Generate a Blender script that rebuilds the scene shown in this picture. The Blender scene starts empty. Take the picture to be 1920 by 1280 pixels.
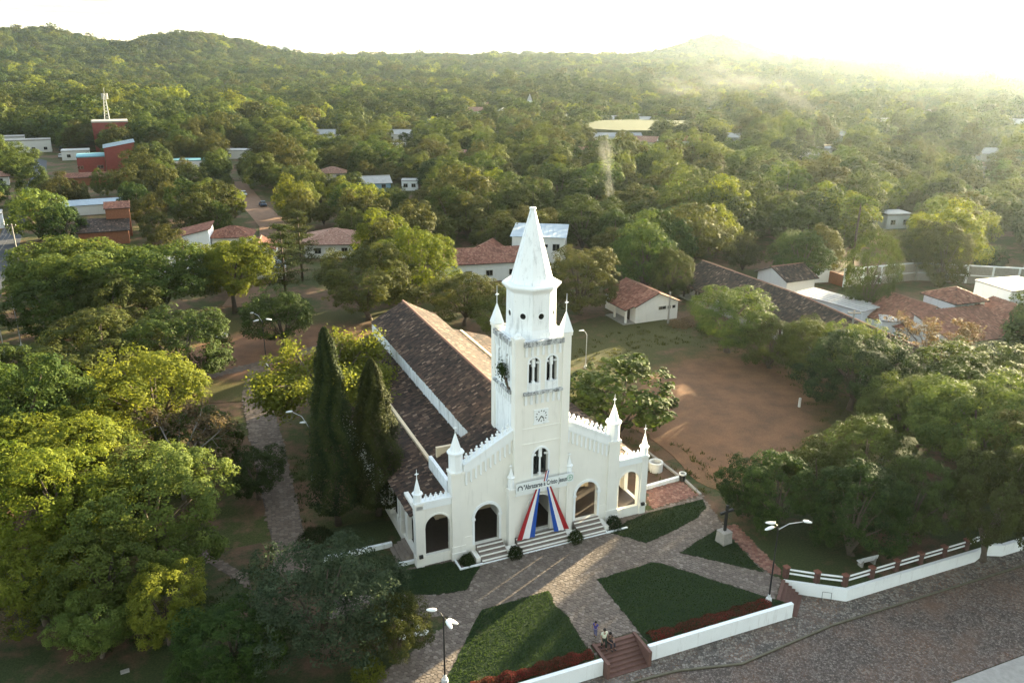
import bpy, math, random
import numpy as np
from mathutils import Vector, Matrix, Euler

random.seed(7)
SC = bpy.context.scene
COL = SC.collection
R = math.radians

# ------------------------------------------------------------------ camera
FOC, PITCH, ROLL = 1510.0, R(19.4), R(-0.5)
_f = Vector((0, math.cos(PITCH), -math.sin(PITCH)))
_u0 = Vector((0, math.sin(PITCH), math.cos(PITCH)))
_r0 = Vector((1, 0, 0))
_u = _u0 * math.cos(ROLL) + _r0 * math.sin(ROLL)
_r = _r0 * math.cos(ROLL) - _u0 * math.sin(ROLL)
cam_d = bpy.data.cameras.new('camera')
cam = bpy.data.objects.new('camera', cam_d)
COL.objects.link(cam)
_m = Matrix(((_r.x, _u.x, -_f.x, 0), (_r.y, _u.y, -_f.y, 0), (_r.z, _u.z, -_f.z, 40), (0, 0, 0, 1)))
cam.matrix_world = _m
cam_d.sensor_width = 36
cam_d.lens = FOC / 1920 * 36
cam_d.clip_start = 0.5
cam_d.clip_end = 20000
SC.camera = cam

# ------------------------------------------------------------------ world, sun, exposure
SUN_AZ, SUN_EL = R(41), R(9.6)
w = bpy.data.worlds.new('World')
SC.world = w
w.use_nodes = True
nt = w.node_tree
nt.nodes.clear()
N = nt.nodes.new
Lk = nt.links.new
out = N('ShaderNodeOutputWorld')
bg = N('ShaderNodeBackground')
sky = N('ShaderNodeTexSky')
sky.sky_type = 'NISHITA'
sky.sun_disc = False
sky.sun_elevation = SUN_EL
sky.sun_rotation = SUN_AZ
sky.altitude = 200
sky.air_density = 1.0
sky.dust_density = 1.2
sky.ozone_density = 1.0
# thin cloud sheet: direction projected on a high plane, noise, mixed over the sky
tc = N('ShaderNodeTexCoord')
sep = N('ShaderNodeSeparateXYZ')
Lk(tc.outputs['Generated'], sep.inputs[0])
zc = N('ShaderNodeMath'); zc.operation = 'MAXIMUM'; zc.inputs[1].default_value = 0.015
Lk(sep.outputs['Z'], zc.inputs[0])
dx = N('ShaderNodeMath'); dx.operation = 'DIVIDE'; Lk(sep.outputs['X'], dx.inputs[0]); Lk(zc.outputs[0], dx.inputs[1])
dy = N('ShaderNodeMath'); dy.operation = 'DIVIDE'; Lk(sep.outputs['Y'], dy.inputs[0]); Lk(zc.outputs[0], dy.inputs[1])
cmb = N('ShaderNodeCombineXYZ'); Lk(dx.outputs[0], cmb.inputs[0]); Lk(dy.outputs[0], cmb.inputs[1])
cn = N('ShaderNodeTexNoise'); cn.inputs['Scale'].default_value = 0.16; cn.inputs['Detail'].default_value = 7
cn.inputs['Roughness'].default_value = 0.6
Lk(cmb.outputs[0], cn.inputs['Vector'])
cr = N('ShaderNodeValToRGB')
cr.color_ramp.elements[0].position = 0.45; cr.color_ramp.elements[0].color = (0, 0, 0, 1)
cr.color_ramp.elements[1].position = 0.58; cr.color_ramp.elements[1].color = (1, 1, 1, 1)
Lk(cn.outputs['Fac'], cr.inputs[0])
cf = N('ShaderNodeMath'); cf.operation = 'MULTIPLY'; cf.inputs[1].default_value = 0.95
Lk(cr.outputs[0], cf.inputs[0])
# a veil of cirrus takes the blue out of the sky
veil = N('ShaderNodeMix'); veil.data_type = 'RGBA'; veil.inputs[0].default_value = 0.12
hs = N('ShaderNodeHueSaturation'); hs.inputs['Saturation'].default_value = 0.80; Lk(sky.outputs[0], hs.inputs['Color'])
Lk(hs.outputs[0], veil.inputs[6]); veil.inputs[7].default_value = (3.6, 3.9, 3.7, 1)
mx = N('ShaderNodeMix'); mx.data_type = 'RGBA'
Lk(cf.outputs[0], mx.inputs[0]); Lk(veil.outputs[2], mx.inputs[6])
mx.inputs[7].default_value = (0.70, 0.77, 0.74, 1)
Lk(mx.outputs[2], bg.inputs[0])
bg.inputs[1].default_value = 0.104
Lk(bg.outputs[0], out.inputs[0])

sun_d = bpy.data.lights.new('sun', 'SUN')
sun_d.energy = 5.0
sun_d.angle = R(0.6)
sun_d.color = (1.0, 0.83, 0.52)
sun = bpy.data.objects.new('sun', sun_d)
COL.objects.link(sun)
SUN_DIR = Vector((math.sin(SUN_AZ) * math.cos(SUN_EL), math.cos(SUN_AZ) * math.cos(SUN_EL), math.sin(SUN_EL)))
sun.rotation_euler = SUN_DIR.to_track_quat('Z', 'Y').to_euler()

SC.view_settings.view_transform = 'Standard'
SC.view_settings.look = 'None'
SC.view_settings.exposure = 3.2
SC.view_settings.gamma = 1.0
SC.view_settings.use_curve_mapping = False
SC.render.engine = 'CYCLES'
cy = SC.cycles
cy.use_denoising = True
cy.max_bounces = 6
cy.diffuse_bounces = 3
cy.glossy_bounces = 2
cy.transmission_bounces = 4
cy.volume_bounces = 0
cy.transparent_max_bounces = 8
cy.caustics_reflective = False
cy.caustics_refractive = False
cy.sample_clamp_indirect = 6

# ------------------------------------------------------------------ helpers
def tag(o, label=None, cat=None, group=None, kind=None):
    if label: o['label'] = label
    if cat: o['category'] = cat
    if group: o['group'] = group
    if kind: o['kind'] = kind
    return o

def empty(name, loc=(0, 0, 0), rz=0.0):
    o = bpy.data.objects.new(name, None)
    o.empty_display_size = 0.3
    o.location = loc
    o.rotation_euler = (0, 0, rz)
    COL.objects.link(o)
    return o

def link(name, me, m=None, parent=None, loc=(0, 0, 0), rz=0.0):
    o = bpy.data.objects.new(name, me)
    COL.objects.link(o)
    if m is not None and len(me.materials) == 0:
        me.materials.append(m)
    o.location = loc
    o.rotation_euler = (0, 0, rz)
    if parent: o.parent = parent
    return o

class MB:
    def __init__(self):
        self.v = []; self.f = []; self.t = []
    def add(self, vs, fs, tint=None):
        b = len(self.v)
        self.v.extend([tuple(p) for p in vs])
        for q in fs:
            self.f.append(tuple(i + b for i in q))
            self.t.append(tint if tint is not None else 0.5)
        return self
    def box(self, x0, x1, y0, y1, z0, z1, tint=None):
        vs = [(x0, y0, z0), (x1, y0, z0), (x1, y1, z0), (x0, y1, z0), (x0, y0, z1), (x1, y0, z1), (x1, y1, z1), (x0, y1, z1)]
        return self.add(vs, [(0, 3, 2, 1), (4, 5, 6, 7), (0, 1, 5, 4), (1, 2, 6, 5), (2, 3, 7, 6), (3, 0, 4, 7)], tint)
    def bar(self, a, b, wx, wz=None, up=(0, 0, 1)):
        """a square bar from a to b"""
        wz = wz or wx
        a = Vector(a); b = Vector(b); d = (b - a).normalized()
        s = d.cross(Vector(up))
        if s.length < 1e-4: s = d.cross(Vector((1, 0, 0)))
        s.normalize(); t = s.cross(d)
        c = []
        for p in (a, b):
            for i, j in ((-1, -1), (1, -1), (1, 1), (-1, 1)):
                c.append(p + s * (wx / 2 * i) + t * (wz / 2 * j))
        return self.add(c, [(0, 1, 2, 3), (7, 6, 5, 4), (0, 4, 5, 1), (1, 5, 6, 2), (2, 6, 7, 3), (3, 7, 4, 0)])
    def prism(self, poly, z0, z1, tint=None):
        n = len(poly)
        vs = [(x, y, z0) for x, y in poly] + [(x, y, z1) for x, y in poly]
        fs = [tuple(range(n - 1, -1, -1)), tuple(range(n, 2 * n))]
        fs += [(i, (i + 1) % n, n + (i + 1) % n, n + i) for i in range(n)]
        return self.add(vs, fs, tint)
    def extrude_y(self, poly, y0, y1):
        """polygon in x,z pushed along y"""
        n = len(poly)
        vs = [(x, y0, z) for x, z in poly] + [(x, y1, z) for x, z in poly]
        fs = [tuple(range(n)), tuple(range(2 * n - 1, n - 1, -1))]
        fs += [((i + 1) % n, i, n + i, n + (i + 1) % n) for i in range(n)]
        return self.add(vs, fs)
    def lathe(self, prof, cx=0, cy=0, n=12, ph=0.0, cap=True):
        """prof = [(r,z)...] from bottom to top"""
        vs = []; fs = []
        for r, z in prof:
            for k in range(n):
                a = ph + 2 * math.pi * k / n
                vs.append((cx + r * math.cos(a), cy + r * math.sin(a), z))
        m = len(prof)
        for i in range(m - 1):
            for k in range(n):
                fs.append((i * n + k, i * n + (k + 1) % n, (i + 1) * n + (k + 1) % n, (i + 1) * n + k))
        if cap:
            fs.append(tuple(range(n - 1, -1, -1)))
            fs.append(tuple((m - 1) * n + k for k in range(n)))
        return self.add(vs, fs)
    def tube(self, pts, rad, n=6):
        pts = [Vector(p) for p in pts]
        vs = []; fs = []
        m = len(pts)
        for i, p in enumerate(pts):
            d = (pts[min(i + 1, m - 1)] - pts[max(i - 1, 0)])
            if d.length < 1e-6: d = Vector((0, 0, 1))
            d.normalize()
            s = d.cross(Vector((0.31, 0.77, 0.55))).normalized(); t = d.cross(s)
            r = rad[i] if isinstance(rad, (list, tuple)) else rad
            for k in range(n):
                a = 2 * math.pi * k / n
                vs.append(p + s * (r * math.cos(a)) + t * (r * math.sin(a)))
        for i in range(m - 1):
            for k in range(n):
                fs.append((i * n + k, i * n + (k + 1) % n, (i + 1) * n + (k + 1) % n, (i + 1) * n + k))
        fs.append(tuple(range(n - 1, -1, -1))); fs.append(tuple((m - 1) * n + k for k in range(n)))
        return self.add(vs, fs)
    def sphere(self, c, r, n=8, m=6, sq=1.0):
        prof = []
        for i in range(m + 1):
            a = -math.pi / 2 + math.pi * i / m
            prof.append((max(r * math.cos(a), 1e-3), c[2] + r * sq * math.sin(a)))
        return self.lathe(prof, c[0], c[1], n)
    def mesh(self, name, smooth=False, tint=False):
        me = bpy.data.meshes.new(name)
        me.from_pydata(self.v, [], self.f)
        if tint:
            a = me.attributes.new('tint', 'FLOAT', 'FACE')
            a.data.foreach_set('value', np.array(self.t, dtype=np.float32))
        if smooth:
            me.shade_smooth()
        me.update()
        return me
    def build(self, name, m, parent=None, smooth=False, tint=False, loc=(0, 0, 0), rz=0.0):
        return link(name, self.mesh(name, smooth, tint), m, parent, loc, rz)

def np_mesh(name, V, Q, tint=None):
    """fast mesh from numpy arrays, Q = (n,4) quads"""
    me = bpy.data.meshes.new(name)
    n = len(Q); k = Q.shape[1]
    me.vertices.add(len(V)); me.vertices.foreach_set('co', V.astype(np.float32).ravel())
    me.loops.add(n * k); me.loops.foreach_set('vertex_index', Q.astype(np.int32).ravel())
    me.polygons.add(n)
    me.polygons.foreach_set('loop_start', np.arange(0, n * k, k, dtype=np.int32))
    me.polygons.foreach_set('loop_total', np.full(n, k, dtype=np.int32))
    if tint is not None:
        a = me.attributes.new('tint', 'FLOAT', 'FACE')
        a.data.foreach_set('value', tint.astype(np.float32))
    me.update(calc_edges=True)
    return me

def copy_tree(o, parent=None):
    c = o.copy()
    COL.objects.link(c)
    c.parent = parent
    for ch in list(o.children):
        copy_tree(ch, c)
    return c

# ------------------------------------------------------------------ materials
def new_mat(name):
    m = bpy.data.materials.new(name)
    m.use_nodes = True
    t = m.node_tree
    t.nodes.clear()
    o = t.nodes.new('ShaderNodeOutputMaterial')
    return m, t, o

def ramp(t, fac, stops):
    r = t.nodes.new('ShaderNodeValToRGB')
    e = r.color_ramp.elements
    while len(e) < len(stops): e.new(0.5)
    for k, (p, c) in enumerate(stops):
        e[k].position = p; e[k].color = (*c, 1)
    t.links.new(fac, r.inputs[0])
    return r.outputs[0]

def noise(t, scale, detail=4, rough=0.6, vec=None, stretch=None):
    n = t.nodes.new('ShaderNodeTexNoise')
    n.inputs['Scale'].default_value = scale
    n.inputs['Detail'].default_value = detail
    n.inputs['Roughness'].default_value = rough
    if vec is None:
        c = t.nodes.new('ShaderNodeTexCoord'); vec = c.outputs['Object']
    if stretch:
        mp = t.nodes.new('ShaderNodeMapping'); mp.inputs['Scale'].default_value = stretch
        t.links.new(vec, mp.inputs[0]); vec = mp.outputs[0]
    t.links.new(vec, n.inputs['Vector'])
    return n.outputs['Fac']

def mixc(t, fac, a, b, mode='MIX'):
    m = t.nodes.new('ShaderNodeMix'); m.data_type = 'RGBA'; m.blend_type = mode
    if isinstance(fac, float): m.inputs[0].default_value = fac
    else: t.links.new(fac, m.inputs[0])
    for s, x in ((6, a), (7, b)):
        if isinstance(x, tuple): m.inputs[s].default_value = (*x, 1)
        else: t.links.new(x, m.inputs[s])
    return m.outputs[2]

def surf(t, o, col, rough=0.85, spec=0.25, bump=None, bstr=0.3, bdist=0.05, metal=0.0):
    p = t.nodes.new('ShaderNodeBsdfPrincipled')
    if isinstance(col, tuple): p.inputs['Base Color'].default_value = (*col, 1)
    else: t.links.new(col, p.inputs['Base Color'])
    p.inputs['Roughness'].default_value = rough
    p.inputs['Specular IOR Level'].default_value = spec
    p.inputs['Metallic'].default_value = metal
    if bump is not None:
        b = t.nodes.new('ShaderNodeBump'); b.inputs['Strength'].default_value = bstr; b.inputs['Distance'].default_value = bdist
        t.links.new(bump, b.inputs['Height']); t.links.new(b.outputs[0], p.inputs['Normal'])
    t.links.new(p.outputs[0], o.inputs[0])
    return p

def plain(name, c, rough=0.8, var=0.25, scale=2.0, spec=0.25, metal=0.0, bstr=0.15):
    """a single colour broken by two scales of grime"""
    m, t, o = new_mat(name)
    n1 = noise(t, scale, 6, 0.65)
    n2 = noise(t, scale * 9, 3, 0.6)
    d = tuple(x * (1 - var) for x in c); l = tuple(min(1, x * (1 + var * 0.6)) for x in c)
    c1 = ramp(t, n1, [(0.3, d), (0.7, l)])
    c2 = mixc(t, n2, c1, tuple(x * (1 - var * 0.5) for x in c))
    surf(t, o, c2, rough, spec, n2, bstr, 0.02, metal)
    return m

def paint(name, c, stain=(0.25, 0.25, 0.22), amount=0.5, rough=0.75, thr=0.0):
    """lime-washed wall: soft mottling, vertical run-off stains, dark mould specks"""
    m, t, o = new_mat(name)
    n1 = noise(t, 0.9, 5, 0.6)
    base = ramp(t, n1, [(0.3, tuple(x * 0.95 for x in c)), (0.7, c)])
    streak = noise(t, 1.0, 5, 0.7, stretch=(2.6, 2.6, 0.28))
    sf = ramp(t, streak, [(0.56 - thr, (0, 0, 0)), (0.80 - thr, (min(1.0, amount * 0.75),) * 3)])
    b2 = mixc(t, sf, base, stain)
    speck = noise(t, 3.2, 8, 0.75)
    kf = ramp(t, speck, [(0.66 - thr, (0, 0, 0)), (0.76 - thr, (min(1.0, amount),) * 3)])
    b3 = mixc(t, kf, b2, tuple(x * 0.6 for x in stain))
    surf(t, o, b3, rough, 0.2, noise(t, 14, 4), 0.12, 0.02)
    return m

def tinted(name, stops, rough=0.85, spec=0.2, var_scale=1.2, dark=(0.03, 0.03, 0.025), dark_amt=0.5, bstr=0.3):
    """colour picked per piece from the tint attribute, with lichen / soot clouds over it"""
    m, t, o = new_mat(name)
    a = t.nodes.new('ShaderNodeAttribute'); a.attribute_name = 'tint'
    c = ramp(t, a.outputs['Fac'], stops)
    n = noise(t, var_scale, 6, 0.65)
    f = ramp(t, n, [(0.42, (0, 0, 0)), (0.7, (dark_amt,) * 3)])
    c2 = mixc(t, f, c, dark)
    surf(t, o, c2, rough, spec, noise(t, 16, 4), bstr, 0.02)
    return m

def leaf_mat(name, lo, hi, trans=0.38, warm=(0.16, 0.12, 0.03), warm_amt=0.25):
    m, t, o = new_mat(name)
    a = t.nodes.new('ShaderNodeAttribute'); a.attribute_name = 'tint'
    c = ramp(t, a.outputs['Fac'], [(0.05, lo), (0.95, hi)])
    oi = t.nodes.new('ShaderNodeObjectInfo')
    rf = ramp(t, oi.outputs['Random'], [(0.0, (0, 0, 0)), (1.0, (warm_amt,) * 3)])
    c2 = mixc(t, rf, c, warm)
    hv = t.nodes.new('ShaderNodeHueSaturation')
    mr = t.nodes.new('ShaderNodeMapRange'); mr.inputs['To Min'].default_value = 0.75; mr.inputs['To Max'].default_value = 1.25
    fr = t.nodes.new('ShaderNodeMath'); fr.operation = 'MULTIPLY'; fr.inputs[1].default_value = 7.31
    fr2 = t.nodes.new('ShaderNodeMath'); fr2.operation = 'FRACT'
    t.links.new(oi.outputs['Random'], fr.inputs[0]); t.links.new(fr.outputs[0], fr2.inputs[0])
    t.links.new(fr2.outputs[0], mr.inputs['Value'])
    t.links.new(mr.outputs[0], hv.inputs['Value']); t.links.new(c2, hv.inputs['Color'])
    p = t.nodes.new('ShaderNodeBsdfPrincipled')
    p.inputs['Roughness'].default_value = 0.7
    p.inputs['Specular IOR Level'].default_value = 0.06
    t.links.new(hv.outputs[0], p.inputs['Base Color'])
    tr = t.nodes.new('ShaderNodeBsdfTranslucent')
    tcol = mixc(t, 0.5, hv.outputs[0], (1.35, 1.25, 0.55), 'MULTIPLY')
    t.links.new(tcol, tr.inputs['Color'])
    ms = t.nodes.new('ShaderNodeMixShader'); ms.inputs[0].default_value = trans
    t.links.new(p.outputs[0], ms.inputs[1]); t.links.new(tr.outputs[0], ms.inputs[2])
    t.links.new(ms.outputs[0], o.inputs[0])
    return m

M = {}
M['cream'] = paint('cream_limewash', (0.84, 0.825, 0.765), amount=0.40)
M['stained'] = paint('mould_stained_ledge', (0.66, 0.68, 0.68), stain=(0.10, 0.105, 0.11), amount=1.3, thr=0.15)
M['kerb'] = plain('mossy_kerbstone', (0.15, 0.135, 0.095), 0.95, 0.4, 2)
M['white'] = paint('white_trim_paint', (0.85, 0.88, 0.89), amount=0.42)
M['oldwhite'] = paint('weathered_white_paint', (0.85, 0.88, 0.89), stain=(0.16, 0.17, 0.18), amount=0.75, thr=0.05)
M['dullwall'] = paint('faded_house_wall', (0.50, 0.48, 0.44), amount=0.5)
M['plaster'] = paint('house_plaster', (0.74, 0.73, 0.70), amount=0.3)
M['wallwhite'] = paint('retaining_wall_whitewash', (0.84, 0.86, 0.86), stain=(0.26, 0.21, 0.17), amount=0.6)
M['ochre'] = paint('ochre_interior_plaster', (0.68, 0.55, 0.38), amount=0.2)
M['tile'] = tinted('old_clay_tiles', [(0.0, (0.022, 0.017, 0.015)), (0.35, (0.050, 0.033, 0.026)), (0.7, (0.095, 0.058, 0.041)), (1.0, (0.25, 0.17, 0.125))], dark_amt=0.6)
M['tile_red'] = tinted('red_clay_tiles', [(0.0, (0.14, 0.055, 0.035)), (0.5, (0.24, 0.10, 0.065)), (1.0, (0.36, 0.18, 0.12))], dark_amt=0.3)
M['tile_pink'] = tinted('pale_clay_tiles', [(0.0, (0.26, 0.14, 0.10)), (0.5, (0.34, 0.19, 0.14)), (1.0, (0.44, 0.28, 0.20))], dark_amt=0.15)
M['deck'] = plain('roof_underlay', (0.055, 0.04, 0.032), 0.9)
M['wood'] = plain('dark_wood', (0.055, 0.035, 0.022), 0.7, 0.4, 4)
M['trunk'] = plain('bark', (0.11, 0.085, 0.065), 0.95, 0.45, 3, bstr=0.6)
M['paletrunk'] = plain('pale_bark', (0.22, 0.20, 0.17), 0.95, 0.35, 3, bstr=0.6)
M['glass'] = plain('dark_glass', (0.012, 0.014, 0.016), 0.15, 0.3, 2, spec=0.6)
M['dark'] = plain('dark_iron', (0.02, 0.02, 0.02), 0.5, 0.3, 5, spec=0.4)
M['black'] = plain('black_paint', (0.012, 0.012, 0.013), 0.5, 0.3, 5, spec=0.4)
M['steel'] = plain('galvanised_steel', (0.45, 0.46, 0.47), 0.45, 0.25, 4, spec=0.5)
M['lampwhite'] = plain('white_lamp_glass', (0.75, 0.76, 0.75), 0.25, 0.08, 4, spec=0.5)
M['floortile'] = plain('dark_floor_tiles', (0.060, 0.045, 0.038), 0.6, 0.35, 3)
M['concrete'] = plain('weathered_concrete', (0.34, 0.32, 0.29), 0.9, 0.35, 2.5, bstr=0.3)
M['step'] = plain('worn_step_stone', (0.24, 0.20, 0.17), 0.9, 0.35, 2.5)
M['stepred'] = plain('red_concrete_steps', (0.155, 0.085, 0.068), 0.9, 0.35, 2.5)
M['redpost'] = plain('red_brown_posts', (0.10, 0.05, 0.042), 0.85, 0.35, 4)
M['redcap'] = plain('terracotta_caps', (0.21, 0.085, 0.06), 0.85, 0.3, 4)
M['brickred'] = plain('red_painted_brick', (0.24, 0.055, 0.045), 0.85, 0.3, 1.5)
M['brick'] = plain('bare_brick', (0.30, 0.12, 0.065), 0.9, 0.35, 3)
M['tin'] = plain('bluish_tin_roof', (0.30, 0.37, 0.42), 0.55, 0.35, 0.8, spec=0.35)
M['tinwhite'] = plain('whitewashed_tin_roof', (0.42, 0.41, 0.385), 0.6, 0.35, 0.8)
M['fibro'] = plain('grey_fibre_cement_roof', (0.36, 0.37, 0.38), 0.8, 0.3, 1.4)
M['blue'] = plain('light_blue_paint', (0.30, 0.50, 0.64), 0.7, 0.2, 1.5)
M['cyan'] = plain('turquoise_paint', (0.12, 0.30, 0.35), 0.7, 0.3, 1.5)
M['flag_red'] = plain('flag_red_cloth', (0.36, 0.025, 0.03), 0.9, 0.15, 3)
M['flag_white'] = plain('flag_white_cloth', (0.80, 0.80, 0.82), 0.9, 0.08, 3)
M['flag_blue'] = plain('flag_blue_cloth', (0.025, 0.09, 0.40), 0.9, 0.15, 3)
M['banner'] = plain('banner_vinyl', (0.78, 0.82, 0.82), 0.6, 0.06, 2)
M['ink'] = plain('banner_ink', (0.035, 0.05, 0.065), 0.7, 0.1, 3)
M['inkgreen'] = plain('banner_green_ink', (0.22, 0.42, 0.33), 0.7, 0.1, 3)
M['asphalt'] = plain('street_asphalt', (0.062, 0.066, 0.076), 0.9, 0.3, 0.7)
M['rock'] = plain('whitewashed_stones', (0.66, 0.67, 0.66), 0.85, 0.25, 5)

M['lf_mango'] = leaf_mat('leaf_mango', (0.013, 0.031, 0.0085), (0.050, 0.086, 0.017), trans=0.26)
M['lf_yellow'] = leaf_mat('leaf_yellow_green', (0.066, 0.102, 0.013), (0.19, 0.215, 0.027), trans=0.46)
M['lf_olive'] = leaf_mat('leaf_olive', (0.029, 0.040, 0.011), (0.088, 0.092, 0.022), warm=(0.105, 0.086, 0.025), warm_amt=0.35, trans=0.28)
M['lf_light'] = leaf_mat('leaf_light_green', (0.032, 0.064, 0.015), (0.108, 0.146, 0.031), trans=0.34)
M['lf_brown'] = leaf_mat('leaf_dry_brown', (0.070, 0.055, 0.032), (0.16, 0.12, 0.065), warm=(0.20, 0.12, 0.07), warm_amt=0.4, trans=0.32)
M['lf_silver'] = leaf_mat('leaf_silver', (0.018, 0.036, 0.018), (0.085, 0.115, 0.065), warm_amt=0.05)
M['lf_cypress'] = leaf_mat('leaf_cypress', (0.010, 0.024, 0.010), (0.048, 0.062, 0.016), trans=0.25)
M['lf_forest'] = leaf_mat('leaf_forest_mix', (0.014, 0.032, 0.010), (0.066, 0.094, 0.019), warm=(0.095, 0.092, 0.022), warm_amt=0.4, trans=0.25)
M['lf_shrub'] = leaf_mat('leaf_dark_shrub', (0.012, 0.026, 0.010), (0.035, 0.055, 0.018), warm_amt=0.1)
M['lf_flower'] = leaf_mat('leaf_red_hedge', (0.030, 0.030, 0.012), (0.16, 0.03, 0.025), warm=(0.20, 0.03, 0.03), warm_amt=0.2)

def ground_mat(name, mixpos, dirt1, dirt2, grass1, grass2, gscale=0.12, fine=2.2, worn=None):
    m, t, o = new_mat(name)
    big = noise(t, gscale, 6, 0.62)
    mid = noise(t, 0.7, 5, 0.65)
    fin = noise(t, fine * 3, 4, 0.7)
    dirt = mixc(t, ramp(t, mid, [(0.35, (0, 0, 0)), (0.65, (1, 1, 1))]), dirt1, dirt2)
    gr = mixc(t, ramp(t, fin, [(0.35, (0, 0, 0)), (0.65, (1, 1, 1))]), grass1, grass2)
    add = t.nodes.new('ShaderNodeMath'); add.operation = 'ADD'
    sc = t.nodes.new('ShaderNodeMath'); sc.operation = 'MULTIPLY'; sc.inputs[1].default_value = 0.35
    t.links.new(mid, sc.inputs[0]); t.links.new(big, add.inputs[0]); t.links.new(sc.outputs[0], add.inputs[1])
    f = ramp(t, add.outputs[0], [(mixpos - 0.05, (0, 0, 0)), (mixpos + 0.07, (1, 1, 1))])
    c = mixc(t, f, dirt, gr)
    if worn:
        # trampled bare earth: an elliptical patch with a ragged edge
        (cx, cy_, ang, rx, ry), w1, w2 = worn
        tcn = t.nodes.new('ShaderNodeTexCoord'); mp = t.nodes.new('ShaderNodeMapping'); mp.vector_type = 'TEXTURE'
        mp.inputs['Location'].default_value = (cx, cy_, 0); mp.inputs['Rotation'].default_value = (0, 0, ang); mp.inputs['Scale'].default_value = (rx, ry, 1000)
        t.links.new(tcn.outputs['Object'], mp.inputs[0])
        ln = t.nodes.new('ShaderNodeVectorMath'); ln.operation = 'LENGTH'; t.links.new(mp.outputs[0], ln.inputs[0])
        nz = noise(t, 0.22, 7, 0.7)
        ad = t.nodes.new('ShaderNodeMath'); ad.operation = 'MULTIPLY_ADD'; ad.inputs[1].default_value = 0.9; t.links.new(nz, ad.inputs[0]); t.links.new(ln.outputs['Value'], ad.inputs[2])
        wf = ramp(t, ad.outputs[0], [(0.0, (1, 1, 1)), (0.98, (1, 1, 1)), (1.0, (0, 0, 0))])
        wr = t.nodes.new('ShaderNodeMapRange'); wr.interpolation_type = 'SMOOTHSTEP'; wr.inputs['From Min'].default_value = 1.15; wr.inputs['From Max'].default_value = 1.60; wr.inputs['To Min'].default_value = 1; wr.inputs['To Max'].default_value = 0
        t.links.new(ad.outputs[0], wr.inputs['Value'])
        wc = mixc(t, ramp(t, noise(t, 0.35, 6, 0.65), [(0.38, (0, 0, 0)), (0.62, (1, 1, 1))]), w1, w2)
        c = mixc(t, wr.outputs[0], c, wc)
    sh = ramp(t, fin, [(0.3, (0.75, 0.75, 0.75)), (0.7, (1.12, 1.12, 1.12))])
    c = mixc(t, 1.0, c, sh, 'MULTIPLY')
    surf(t, o, c, 0.95, 0.1, fin, 0.5, 0.06)
    return m

M['ground'] = ground_mat('ground_soil_and_grass', 0.66, (0.15, 0.090, 0.055), (0.105, 0.068, 0.042), (0.045, 0.055, 0.018), (0.075, 0.080, 0.026))
M['church_ground'] = ground_mat('churchyard_soil', 0.62, (0.13, 0.078, 0.050), (0.095, 0.064, 0.043), (0.030, 0.045, 0.018), (0.055, 0.068, 0.025), 0.09)
M['road'] = ground_mat('dirt_road_soil', 0.85, (0.24, 0.145, 0.095), (0.18, 0.112, 0.073), (0.085, 0.080, 0.030), (0.13, 0.11, 0.042), 0.05)
M['field'] = ground_mat('red_dirt_field', 0.52, (0.15, 0.090, 0.055), (0.105, 0.068, 0.042), (0.055, 0.055, 0.020), (0.085, 0.080, 0.028), worn=((24.5, 89.0, R(62), 24.0, 12.5), (0.225, 0.118, 0.064), (0.158, 0.090, 0.053)))
M['clearing'] = ground_mat('bare_clearing_soil', 0.56, (0.15, 0.090, 0.055), (0.105, 0.068, 0.042), (0.055, 0.055, 0.020), (0.085, 0.080, 0.028), worn=((-33.5, 109.0, R(30), 17.0, 11.0), (0.22, 0.115, 0.066), (0.155, 0.088, 0.055)))
M['lawn'] = ground_mat('lawn_grass', 0.50, (0.070, 0.060, 0.030), (0.042, 0.046, 0.022), (0.012, 0.024, 0.0095), (0.024, 0.039, 0.015), 0.2)
M['forestfloor'] = ground_mat('forest_floor', 0.55, (0.10, 0.075, 0.045), (0.07, 0.06, 0.035), (0.030, 0.040, 0.014), (0.055, 0.062, 0.02))
M['farfield'] = ground_mat('playing_field_grass', 0.45, (0.12, 0.095, 0.056), (0.095, 0.076, 0.046), (0.046, 0.060, 0.023), (0.064, 0.076, 0.029), 0.03)

def cobble_mat(name, c1, c2, c3, scale):
    m, t, o = new_mat(name)
    v = t.nodes.new('ShaderNodeTexVoronoi'); v.inputs['Scale'].default_value = scale
    c = t.nodes.new('ShaderNodeTexCoord'); t.links.new(c.outputs['Object'], v.inputs['Vector'])
    ve = t.nodes.new('ShaderNodeTexVoronoi'); ve.feature = 'DISTANCE_TO_EDGE'; ve.inputs['Scale'].default_value = scale
    t.links.new(c.outputs['Object'], ve.inputs['Vector'])
    sepc = t.nodes.new('ShaderNodeSeparateColor'); t.links.new(v.outputs['Color'], sepc.inputs[0])
    col = ramp(t, sepc.outputs[0], [(0.1, c1), (0.5, c2), (0.95, c3)])
    ed = ramp(t, ve.outputs['Distance'], [(0.02, (1, 1, 1)), (0.10, (0, 0, 0))])
    soil = ramp(t, noise(t, 0.35, 5, 0.6), [(0.42, (0.055, 0.042, 0.035)), (0.62, (0.15, 0.082, 0.052))])
    col2 = mixc(t, ed, col, soil)
    df = ramp(t, noise(t, 0.28, 6, 0.65), [(0.5, (0, 0, 0)), (0.72, (0.75, 0.75, 0.75))])
    col3 = mixc(t, df, col2, (0.155, 0.095, 0.066))
    surf(t, o, col3, 0.9, 0.15, ve.outputs['Distance'], 0.8, 0.12)
    return m
M['cobble'] = cobble_mat('street_cobbles', (0.083, 0.067, 0.058), (0.142, 0.115, 0.098), (0.21, 0.174, 0.148), 6.5)
M['verge'] = cobble_mat('rubble_pavement', (0.09, 0.082, 0.074), (0.155, 0.138, 0.12), (0.25, 0.225, 0.195), 4.6)
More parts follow.
